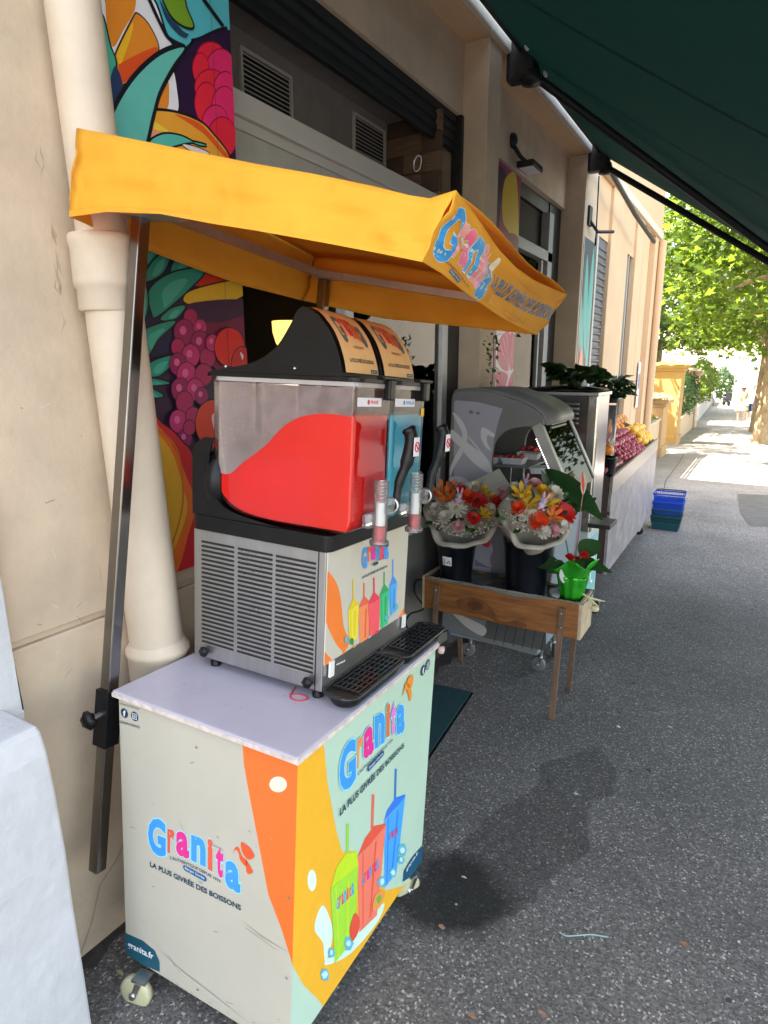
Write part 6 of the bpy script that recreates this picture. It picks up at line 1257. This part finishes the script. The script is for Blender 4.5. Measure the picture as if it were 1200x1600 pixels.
mb = MB(); mb.box((-1.44, 5.3, 1.335), (-1.2, 5.9, 1.358), bev=.004); mb.bar((-1.44, 5.6, 1.1), (-1.3, 5.6, 1.335), .02, .02); tag(mb.build('wall_shelf', steel), 'small steel wall shelf carrying the water bottles', 'shelf')
# ================================================================== BLUE SHOPPING BASKETS
bc0 = (hg(1018, 828)+hg(1052, 830))/2; bx = bc0.x+.02; by = bc0.y+.12; bz = gz(bx, by)
def basket(z, m, label, rot=0, dx=0):
    t = thing('shopping_basket', label, 'basket', (bx+dx, by, z), rz=rot, group='stacked shopping baskets'); w0, d0, w1, d1, h = .135, .10, .165, .125, .17
    mb = MB()
    def side(P0, P1, P2, P3, nx_):  # bottom a,b top b,a
        a, b, c_, d_ = map(V, (P0, P1, P2, P3))
        for i in range(5):
            t0 = i/4; mb.bar(a.lerp(d_, t0*.96+.02), b.lerp(c_, t0*.96+.02), .004, .014 if i in (0, 4) else .008)
        for i in range(nx_+1): mb.bar(a.lerp(b, i/nx_), d_.lerp(c_, i/nx_), .009 if i in (0, nx_) else .005, .003, up=tuple((b-a).cross(d_-a)))
        # the lower two thirds are closed
        q0, q1 = a.lerp(d_, .62), b.lerp(c_, .62); mb.add([a, b, q1, q0], [(0, 1, 2, 3)])
    B_ = [(-w0, -d0, 0), (w0, -d0, 0), (w0, d0, 0), (-w0, d0, 0)]; T_ = [(-w1, -d1, h), (w1, -d1, h), (w1, d1, h), (-w1, d1, h)]
    for i in range(4): side(B_[i], B_[(i+1) % 4], T_[(i+1) % 4], T_[i], 14 if i % 2 == 0 else 10)
    mb.box((-w0, -d0, 0), (w0, d0, .003)); mb.build('shell', m, t)
    r_ = MB(); 
    for i in range(4): r_.bar(V(T_[i]), V(T_[(i+1) % 4]), .018, .012)
    r_.build('rim', m, t); h_ = MB(); hp_ = [(-w1, 0, h), (-w1+.004, d1*.9, h+.012), (-w1+.05, d1+.006, h+.016), (w1-.05, d1+.006, h+.016), (w1-.004, d1*.9, h+.012), (w1, 0, h)]; h_.tube(hp_, .006, seg=8); h_.build('handle', blackp, t)
bl1 = M('basket_blue', (.012, .07, .50), .35, var=.08); bl2 = M('basket_teal', (.008, .06, .085), .4, var=.1)
for i, (dz, m_, lb) in enumerate(((0, bl2, 'dark teal shopping basket at the bottom of the stack'), (.08, bl2, 'dark teal shopping basket, second from the bottom of the stack'), (.17, bl1, 'blue shopping basket just under the topmost one'), (.27, bl1, 'bright blue shopping basket on top of the stack'))):
    basket(bz+dz, m_, lb, .02*(i % 2), .004*i)
# ================================================================== WALLS AND GATE PILLARS FURTHER ALONG
FW = lambda y: -1.95-.033*(y-11)
ochre = M('ochre_plaster', (.46, .28, .13), .8, var=.08, scale=3, bump=.3); peach = M('peach_plaster', (.55, .40, .27), .85, var=.1, scale=3, bump=.4)
def lowwall(label, y0, y1, ztop, th=.3, m=peach, coping=.05):
    t = thing('low_wall', label, 'wall', (FW((y0+y1)/2), (y0+y1)/2, gz(-2, (y0+y1)/2))); mb = MB(); n_ = 6
    for i in range(n_):
        a_, b_ = y0+(y1-y0)*i/n_, y0+(y1-y0)*(i+1)/n_; mb.add([(FW(a_)-th, a_, -1.6), (FW(a_), a_, -1.6), (FW(b_), b_, -1.6), (FW(b_)-th, b_, -1.6), (FW(a_)-th, a_, ztop), (FW(a_), a_, ztop), (FW(b_), b_, ztop), (FW(b_)-th, b_, ztop)], [(0, 1, 5, 4), (1, 2, 6, 5), (2, 3, 7, 6), (3, 0, 4, 7), (4, 5, 6, 7)])
    mb.v = [tuple(V(p)-t.location) for p in mb.v]; mb.build('wall_body', m, t); mb = MB(); mb.bar((FW(y0)-th/2, y0, ztop+coping/2+.001), (FW(y1)-th/2, y1, ztop+coping/2+.001), th+.07, coping); mb.v = [tuple(V(p)-t.location) for p in mb.v]; mb.build('coping', M('coping_stone', (.5, .44, .34), .8, bump=.4), t, bevel=.01); return t
lowwall('low peach wall with a wide pale ledge, starting at the end of the shop building', 10.32, 17.0, .46, .42)
lowwall('low peach wall below the dark hedge, just past the large ochre pillar', 23.2, 31.5, .02, .35)
lowwall('low grey white wall beyond the third gate pillar, below the bright bush', 32.8, 58, -.10, .3, M('grey_wall', (.45, .43, .42), .85))
pch = [hg(1152, 772), hg(1260, 776), hg(1260, 826), hg(1172, 822), hg(1156, 800)]
mb = MB(); mb.add([gp(p.x, p.y, .004) for p in pch], [list(range(5))]); tag(mb.build('pavement_patch', M('patch_asphalt', (.135, .125, .115), .9, var=.25, scale=8, bump=.8, bscale=120)), kind='structure')
mb = MB(); q_ = [hg(x, y) for x, y in ((1036, 770), (1040, 752), (1052, 735), (1062, 722), (1070, 706))]
for a_, b_ in zip(q_, q_[1:]): mb.add([gp(a_.x-.006, a_.y, .004), gp(a_.x+.006, a_.y, .004), gp(b_.x+.006, b_.y, .004), gp(b_.x-.006, b_.y, .004)], [(0, 1, 2, 3)])
tag(mb.build('pavement_crack', M('crack_dark', (.06, .055, .05), .95)), kind='structure')
fe = thing('iron_fence', 'black iron fence with solid sheeting and a pale notice on the low wall', 'fence', (FW(14), 14, .5)); mb = MB()
for z in (.60, 1.40, 1.50): mb.bar((FW(10.5)-.2, 10.5, z), (FW(17)-.2, 17, z), .03, .035)
for i in range(44): y = 10.6+i*.147; mb.bar((FW(y)-.2, y, .58), (FW(y)-.2, y, 1.58+.04*(i % 2)), .015, .015, up=(1, 0, 0))
mb.v = [tuple(V(p)-fe.location) for p in mb.v]; mb.build('rails', blackm, fe); mb = MB(); mb.bar((FW(10.5)-.225, 10.5, .99), (FW(17)-.225, 17, .99), .008, .76, M('fence_sheet', (.03, .027, .025), .6)); mb.v = [tuple(V(p)-fe.location) for p in mb.v]; mb.build('sheeting', None, fe)
mb = MB(); mb.box((FW(16)-.19, 15.6, .62), (FW(16)-.17, 16.2, 1.25)); mb.v = [tuple(V(p)-fe.location) for p in mb.v]; mb.build('notice', M('notice_pale', (.5, .45, .42), .6), fe)
def pillar(label, y0, wd_, dp, z1, m, cap=True):
    x1 = FW(y0)+.06; t = thing('gate_pillar', label, 'pillar', (x1-wd_/2, y0+dp/2, gz(-2, y0)), group='gate pillars along the pavement'); mb = MB(); mb.box((-wd_/2, -dp/2, -.3), (wd_/2, dp/2, z1-t.location.z-.34), bev=.02); mb.box((-wd_/2-.04, -dp/2-.04, -.3), (wd_/2+.04, dp/2+.04, .25), bev=.02); mb.build('shaft', m, t); zt = z1-t.location.z
    mb = MB(); mb.box((-wd_/2-.05, -dp/2-.05, zt-.34), (wd_/2+.05, dp/2+.05, zt-.26), bev=.01); mb.box((-wd_/2-.11, -dp/2-.11, zt-.259), (wd_/2+.11, dp/2+.11, zt-.16), bev=.02); mb.add([(-wd_/2-.14, -dp/2-.14, zt-.159), (wd_/2+.14, -dp/2-.14, zt-.159), (wd_/2+.14, dp/2+.14, zt-.159), (-wd_/2-.14, dp/2+.14, zt-.159), (-.1, -.1, zt), (.1, -.1, zt), (.1, .1, zt), (-.1, .1, zt)], [(3, 2, 1, 0), (0, 1, 5, 4), (1, 2, 6, 5), (2, 3, 7, 6), (3, 0, 4, 7), (4, 5, 6, 7)]); mb.build('capital', m, t); return t
pillar('small orange ochre pillar with a flat cap at the end of the iron fence', 17.1, .42, .9, 1.10, ochre)
pillar('tall wide yellow ochre gate pillar with a stepped cap', 21.9, .85, .9, 1.95, M('yellow_ochre', (.50, .30, .09), .8, var=.06, bump=.3))
pillar('pale peach gate pillar past the dark hedge', 31.6, .75, .8, 1.75, peach)
dpi = MB(); dpi.tube([(FW(21.5)+.10, 21.6, -.62), (FW(21.5)+.06, 21.6, -.2), (FW(21.5)+.06, 21.6, 1.2)], .05, seg=10); tag(dpi.build('drain_spout', ochre), 'thin ochre rainwater pipe in front of the tall yellow pillar', 'pipe')
# ---- foliage
def leafcloud(pts, nrm, size, m, rs, name, parent, lobed=True):
    n = len(pts); k = 10 if lobed else 6
    if lobed: base = np.array([(r*math.sin(a), r*math.cos(a)) for a, r in [(-2.5, .42), (-1.75, .82), (-1.25, .45), (-.75, .95), (-.35, .55), (0, 1.15), (.35, .55), (.75, .95), (1.25, .45), (1.75, .82)]])
    else: base = np.array([(0, -1), (.42, -.4), (.42, .3), (0, 1), (-.42, .3), (-.42, -.4)])
    u = np.cross(nrm, rs.normal(size=(n, 3))); u /= np.linalg.norm(u, axis=1)[:, None]; v = np.cross(nrm, u); sz = size*rs.uniform(.6, 1.25, n)
    P = pts[:, None, :]+(u[:, None, :]*base[None, :, 0:1]+v[:, None, :]*base[None, :, 1:2])*sz[:, None, None]
    P += nrm[:, None, :]*(np.abs(base[None, :, 0:1])*.35*sz[:, None, None])
    me = bpy.data.meshes.new(name); me.vertices.add(n*k); me.vertices.foreach_set('co', P.astype(np.float32).ravel()); me.loops.add(n*k); me.loops.foreach_set('vertex_index', np.arange(n*k, dtype=np.int32)); me.polygons.add(n); me.polygons.foreach_set('loop_start', np.arange(n, dtype=np.int32)*k); me.materials.append(m); me.update(calc_edges=True); me.validate()
    o = bpy.data.objects.new(name, me); COL.objects.link(o); o.parent = parent; return o
def leaf_mat(name, col, tcol, tw=.5):
    m = thin(name, col, tw, .45, tcol, var=.45, scale=1.1); return m
plane_leaf = leaf_mat('plane_leaf', (.042, .085, .012), (.23, .34, .025), .5)
bark = M('plane_bark', (.34, .25, .15), .85, var=.45, scale=7, bump=.8, bscale=14, stretch=(1, 1, .5))
def tree(label, x, y, r, zc, R3, ncl, per, seed, lean=(0, 0), lsz=.12, mat=None, base=None, grp='plane trees lining the pavement', name='plane_tree'):
    rs = np.random.RandomState(seed); random.seed(seed); g = gz(x, y); t = thing(name, label, 'tree', (x, y, g), group=grp)
    zc_ = zc-g; fork = zc_-R3[2]*.55; mb = MB()
    pts = [(lean[0]*s_, lean[1]*s_, z) for s_, z in ((0, -.25), (0, 0), (.05, .25), (.3, fork*.5), (1, fork))]; mb.tube(pts, [r*1.35, r*1.18, r*1.02, r*.92, r*.8], seg=20)
    # knobbly surface
    mb.v = [(p[0]+random.gauss(0, r*.03), p[1]+random.gauss(0, r*.03), p[2]) for p in mb.v]; mb.build('trunk', bark, t)
    cen = []; top = V(pts[-1]); lm = MB()
    for i in range(ncl):
        while 1:
            d = rs.normal(size=3); d /= np.linalg.norm(d); 
            if d[2] > -.75: break
        c = V((lean[0]+d[0]*R3[0], lean[1]+d[1]*R3[1], zc_+d[2]*R3[2]))*1; f = rs.uniform(.35, 1)**.5; c = V((lean[0]+(c.x-lean[0])*f, lean[1]+(c.y-lean[1])*f, zc_+(c.z-zc_)*f)); cen.append(c)
        if i % 4 == 0:
            mid = top.lerp(c, .5)+V((0, 0, .25*R3[2]*rs.uniform(.2, 1))); lm.tube(smoothpoly([tuple(top), tuple(mid), tuple(c)], False, 4), [r*.42*(1-.09*j) for j in range(9)], seg=7)
    lm.build('limbs', bark, t); P = []
    for c in cen:
        s_ = rs.uniform(.28, .62)*min(R3)/3; P.append(np.array(c)+rs.normal(size=(per, 3))*np.array([s_, s_, s_*.6]))
    P = np.concatenate(P); n = len(P); nr = rs.normal(size=(n, 3))*.7+np.array([.2, -.1, 1.0]); nr /= np.linalg.norm(nr, axis=1)[:, None]
    leafcloud(P, nr, lsz, mat or plane_leaf, rs, 'crown', t); return t
tree('nearest plane tree, its trunk cut by the right edge of the picture', .62, 16.5, .24, 5.1, (3.3, 3.8, 3.1), 190, 85, 11, (.1, 0), .12)
tree('plane tree with a thick mottled trunk standing left of the nearest one', .10, 24.4, .31, 4.9, (3.4, 4.0, 3.1), 170, 75, 12, (.2, 0), .135)
tree('plane tree whose narrow trunk stands just behind the thick mottled one', -.12, 31.0, .28, 4.7, (3.6, 4.0, 3.1), 120, 60, 13, (.1, 0), .16)
tree('distant plane tree behind the two walking people', .1, 42, .3, 4.9, (3.8, 4.2, 3.6), 90, 50, 14, (0, 0), .2)
tree('farthest plane tree at the end of the row', .2, 52, .3, 5.6, (3.6, 4.2, 3.6), 50, 45, 15, (0, 0), .24)
brightl = leaf_mat('garden_leaf', (.07, .13, .016), (.25, .34, .03)); darkl = leaf_mat('hedge_leaf', (.025, .06, .015), (.06, .14, .02), .3)
tree('garden tree with bright leaves behind the iron fence', -4.6, 19, .16, 3.9, (1.9, 2.4, 1.7), 60, 55, 21, (0, 0), .10, brightl, grp='garden trees behind the walls', name='garden_tree')
tree('taller garden tree rising behind the large ochre pillar', -5.2, 29, .18, 4.8, (2.4, 2.8, 2.4), 60, 50, 22, (0, 0), .13, darkl, grp='garden trees behind the walls', name='garden_tree')
tree('garden tree behind the pale peach pillar, far down the street', -5.4, 40, .18, 4.2, (2.4, 3, 2.2), 50, 50, 23, (0, 0), .16, brightl, grp='garden trees behind the walls', name='garden_tree')
def shrub(label, c, R3, n, lsz, m, seed):
    rs = np.random.RandomState(seed); t = thing('shrub', label, 'shrub', (c[0], c[1], gz(c[0], c[1]))); z0 = c[2]-t.location.z
    d = rs.normal(size=(n, 3)); d /= np.linalg.norm(d, axis=1)[:, None]; k = rs.uniform(.3, 1, n)**.4; P = d*k[:, None]*np.array(R3)*(1+.18*np.sin(d[:, 0:1]*7+d[:, 2:3]*9)); P[:, 2] += z0; nr = d+rs.normal(size=(n, 3))*.6; nr /= np.linalg.norm(nr, axis=1)[:, None]
    leafcloud(P, nr, lsz, m, rs, 'foliage', t, False); mb = MB(); mb.tube([(0, 0, -.1), (0, 0, z0)], .05, seg=6); mb.build('stem', bark, t)
shrub('dark clipped hedge above the low wall between the two tall pillars', (-2.62, 27.3, .75), (.34, 3.9, .85), 3200, .055, darkl, 31)
shrub('bright yellow green bush spilling over the far grey wall', (-3.1, 40, 1.1), (.75, 5.5, 1.15), 2600, .10, brightl, 32)
shrub('light green bush behind the iron fence', (-3.4, 15, 1.3), (.9, 2.6, .7), 2200, .06, brightl, 33)
shrub('green bush at the foot of the end building', (-2.9, 56, .6), (.9, 3, 1.2), 900, .14, darkl, 34)
mb = MB(); rs_ = np.random.RandomState(9)
for i in range(420): y = rs_.uniform(11, 16.9); x = FW(y)-.03-.35*rs_.random(); p = V((x, y, .51)); leafmesh(mb, p, p+V((rs_.uniform(-.03, .06), rs_.uniform(-.05, .05), rs_.uniform(.03, .09))), .02, brightl)
tag(mb.build('ground_cover', None), 'low pale green plants growing along the wall ledge', 'ground cover', kind='stuff')
# ---- far buildings
def house(label, x0, x1, y0, y1, z1, col, wins, roofc=(.35, .16, .1)):
    t = thing('town_house', label, 'building', ((x0+x1)/2, y0, gz(0, y0))); o = t.location; m = M('wall_'+label[:9].replace(' ', '_'), col, .85, var=.06, bump=.2); mb = MB(); mb.box(V((x0, y0, -1.6))-o, V((x1, y1, z1))-o); mb.build('wall', m, t); mb = MB(); a, b_ = V((x0-.3, y0-.3, z1))-o, V((x1+.3, y1+.3, z1+1.6))-o; cx, cy = (a.x+b_.x)/2, (a.y+b_.y)/2
    mb.add([(a.x, a.y, a.z), (b_.x, a.y, a.z), (b_.x, b_.y, a.z), (a.x, b_.y, a.z), (cx-1, cy, b_.z), (cx+1, cy, b_.z)], [(0, 1, 5, 4), (1, 2, 5), (2, 3, 4, 5), (3, 0, 4), (3, 2, 1, 0)]); mb.build('roof', M('roof_tile', roofc, .8), t)
    for (wx, wz, side) in wins:
        f = MB(); g_ = MB()
        if side == 'f': f.box(V((wx-.62, y0-.05, wz-.1))-o, V((wx+.62, y0-.001, wz+1.9))-o); g_.box(V((wx-.4, y0-.06, wz+.05))-o, V((wx+.4, y0-.051, wz+1.75))-o)
        else: f.box(V((x1+.001, wx-.62, wz-.1))-o, V((x1+.05, wx+.62, wz+1.9))-o); g_.box(V((x1+.051, wx-.4, wz+.05))-o, V((x1+.06, wx+.4, wz+1.75))-o)
        fo = f.build('window', M('frame_pale', (.6, .58, .55), .6), t); g_.build('pane', M('far_pane', (.16, .17, .18), .3), fo)
house('pale pink two storey house closing the view at the end of the pavement', -6.5, -.2, 66, 74, 6.8, (.60, .48, .42), [(-5.2, .8, 'f'), (-3.2, .8, 'f'), (-1.4, .8, 'f'), (-5.2, 3.9, 'f'), (-3.2, 3.9, 'f'), (-1.4, 3.9, 'f')])
house('cream town house behind the garden trees on the left', -13, -6.4, 34, 46, 8.5, (.66, .58, .46), [(36+3*i, z, 's') for i in range(4) for z in (1.2, 4.4)]+[(-11.5+3*i, z, 'f') for i in range(2) for z in (1.2, 4.4)])
house('peach town house directly behind the fenced garden', -14, -7.2, 18, 30, 7.8, (.62, .46, .34), [(20+3*i, z, 's') for i in range(3) for z in (1.2, 4.4)]+[(-12.5+3*i, z, 'f') for i in range(2) for z in (1.2, 4.4)])
house('long grey cream house across the road', 20, 30, 48, 80, 9, (.5, .46, .4), [])
# ---- lamp post and scooter
c = hg(1115, 634); lpst = thing('street_lamp', 'slim grey street lamp standing by the far grey wall', 'street lamp', c); mb = MB(); mb.lathe([(.09, 0), (.09, .8), (.06, .85), (.045, 5.2)], seg=12); mb.tube([(0, 0, 5.2), (.2, 0, 5.5), (.8, 0, 5.6)], .035, seg=8); mb.build('pole', M('lamp_grey', (.3, .32, .33), .5), lpst); mb = MB(); mb.box((.7, -.12, 5.55), (1.3, .12, 5.68), bev=.04); mb.build('lamp_head', M('lamp_head', (.25, .26, .27), .5), lpst)
c = hg(1127, 626); c = gp(-2.3, 52); sc_ = thing('motor_scooter', 'dark motor scooter parked at the far end by the wall', 'scooter', c, .3); mb = MB()
for s_, nm in ((-.6, 'wheel'), (.6, 'wheel')): mb = MB(); mb.T = Matrix.Translation((0, s_, .25)) @ Matrix.Rotation(math.pi/2, 4, 'Y'); mb.lathe([(.1, -.05), (.22, -.05), (.25, 0), (.22, .05), (.1, .05)], seg=20); mb.build('wheel', blackp, sc_)
mb = MB(); mb.tube([(0, -.5, .35), (0, -.45, .9), (0, -.42, 1.05)], .05, seg=8); mb.ball((0, .35, .55), (.17, .45, .22)); mb.box((-.14, -.3, .28), (.14, .2, .34), bev=.02); mb.tube([(-.3, -.42, 1.02), (0, -.45, 1.06), (.3, -.42, 1.02)], .018, seg=6); mb.box((-.2, -.56, .35), (.2, -.5, .95), bev=.04); mb.build('body', M('scooter_paint', (.02, .02, .025), .3, coat=.5), sc_); mb = MB(); mb.box((-.14, .05, .72), (.14, .7, .82), bev=.03); mb.build('seat', blackp, sc_)
# ---- two people walking towards us
def person(label, foot, topy, skinc, face, parts, lean=0):
    F_ = hg(*foot); d = cF.dot(F_-CP); H_ = (foot[1]-topy)/1000*d*1.01; k = H_/1.70; t = thing('person', label, 'person', F_, rz=face)
    J = {'pel': (0, 0, .93), 'sp': (0, -.01, 1.12), 'ch': (0, 0, 1.32), 'nk': (0, 0, 1.46), 'hd': (0, -.02, 1.56), 'hd2': (0, -.01, 1.66), 'lh': (-.10, 0, .88), 'lk': (-.11, -.06, .50), 'la': (-.11, .04, .09), 'lt': (-.12, -.12, .03), 'rh': (.10, 0, .88), 'rk': (.11, .02, .49), 'ra': (.11, .16, .10), 'rt': (.12, .02, .03),
         'ls': (-.18, 0, 1.40), 'le': (-.25, .03, 1.13), 'lw': (-.20, -.13, .95), 'lf': (-.17, -.18, .90), 'rs': (.18, 0, 1.40), 're': (.26, .03, 1.14), 'rw': (.26, -.06, .90), 'rf': (.26, -.09, .80)}
    Ed = [('pel', 'sp'), ('sp', 'ch'), ('ch', 'nk'), ('nk', 'hd'), ('hd', 'hd2'), ('pel', 'lh'), ('lh', 'lk'), ('lk', 'la'), ('la', 'lt'), ('pel', 'rh'), ('rh', 'rk'), ('rk', 'ra'), ('ra', 'rt'), ('ch', 'ls'), ('ls', 'le'), ('le', 'lw'), ('lw', 'lf'), ('ch', 'rs'), ('rs', 're'), ('re', 'rw'), ('rw', 'rf')]
    Rr = dict(pel=.13, sp=.11, ch=.12, nk=.05, hd=.085, hd2=.075, lh=.085, lk=.055, la=.038, lt=.03, rh=.085, rk=.055, ra=.038, rt=.03, ls=.05, le=.038, lw=.027, lf=.03, rs=.05, re=.038, rw=.027, rf=.03)
    ks = list(J); me = bpy.data.meshes.new('body'); me.from_pydata([tuple(V(J[q])*k) for q in ks], [(ks.index(a), ks.index(b_)) for a, b_ in Ed], []); o = bpy.data.objects.new('body', me); COL.objects.link(o); o.parent = t
    me.materials.append(M('skin_'+label[:5], skinc, .55, sss=.1)); md = o.modifiers.new('skin', 'SKIN'); md.use_smooth_shade = True
    for i, q in enumerate(ks): me.skin_vertices[0].data[i].radius = (Rr[q]*k, Rr[q]*k); me.skin_vertices[0].data[i].use_root = (q == 'pel')
    o.modifiers.new('sub', 'SUBSURF').levels = 2; o.modifiers['sub'].render_levels = 2
    for nm, fn in parts: mb = MB(); mb.T = Matrix.Scale(k, 4); fn(mb); mb.build(nm, None, t)
def ring(mb, prof, m, ex=1.0): 
    mb.lathe(prof, m=m, seg=24); n = 24*len(prof)
def dress(mb): mb.T = mb.T @ Matrix.Diagonal((1, .72, 1, 1)); mb.lathe([(.30, .60), (.27, .75), (.20, .95), (.165, 1.08), (.19, 1.25), (.20, 1.38), (.15, 1.44)], m=thin('pale_green_cloth', (.50, .58, .30), .3, .8), seg=24, wob=.04)
def hat(mb): mb.lathe([(.20, 1.63), (.12, 1.645), (.105, 1.66), (.10, 1.73), (.05, 1.76), (0, 1.762)], (0, -.01, 0), m=M('straw', (.62, .34, .16), .8), seg=24)
def hairf(mb): mb.ball((0, .015, 1.60), (.105, .11, .12), M('hair_brown', (.12, .06, .03), .7)); 
def bag(mb): mb.box((.16, -.16, .82), (.34, -.05, 1.02), M('bag_cloth', (.42, .45, .42), .8), bev=.03); mb.tube([(.2, -.1, 1.0), (.05, -.16, 1.25), (-.15, -.02, 1.45)], .008, MATS['bag_cloth'], seg=5)
def shirt(mb): mb.T = mb.T @ Matrix.Diagonal((1, .66, 1, 1)); mb.lathe([(.195, .86), (.19, 1.0), (.20, 1.2), (.225, 1.36), (.15, 1.45), (.07, 1.47)], m=thin('white_shirt', (.70, .72, .74), .2, .8), seg=24)
def sleeves(mb):
    for s_ in (-1, 1): mb.tube([(s_*.17, 0, 1.41), (s_*.215, .01, 1.30), (s_*.24, .02, 1.20)], [.065, .068, .07], MATS['white_shirt'], seg=12)
def shorts(mb):
    for s_ in (-1, 1): mb.tube([(s_*.08, 0, .93), (s_*.105, -.01, .75), (s_*.115, -.02, .50)], [.12, .115, .11], M('navy_cloth', (.015, .02, .05), .8), seg=14)
def hairm(mb): mb.ball((0, .01, 1.625), (.098, .105, .085), M('hair_grey', (.25, .22, .2), .7))
person('woman in a pale green dress and straw hat walking towards the camera', (1156, 661), 605, (.60, .30, .20), -.35, [('dress', dress), ('hat', hat), ('hair', hairf), ('bag', bag)])
person('man in a white shirt and knee length navy shorts walking beside the woman', (1171, 660), 603, (.55, .28, .18), -.3, [('shirt', shirt), ('sleeves', sleeves), ('shorts', shorts), ('hair', hairm)])
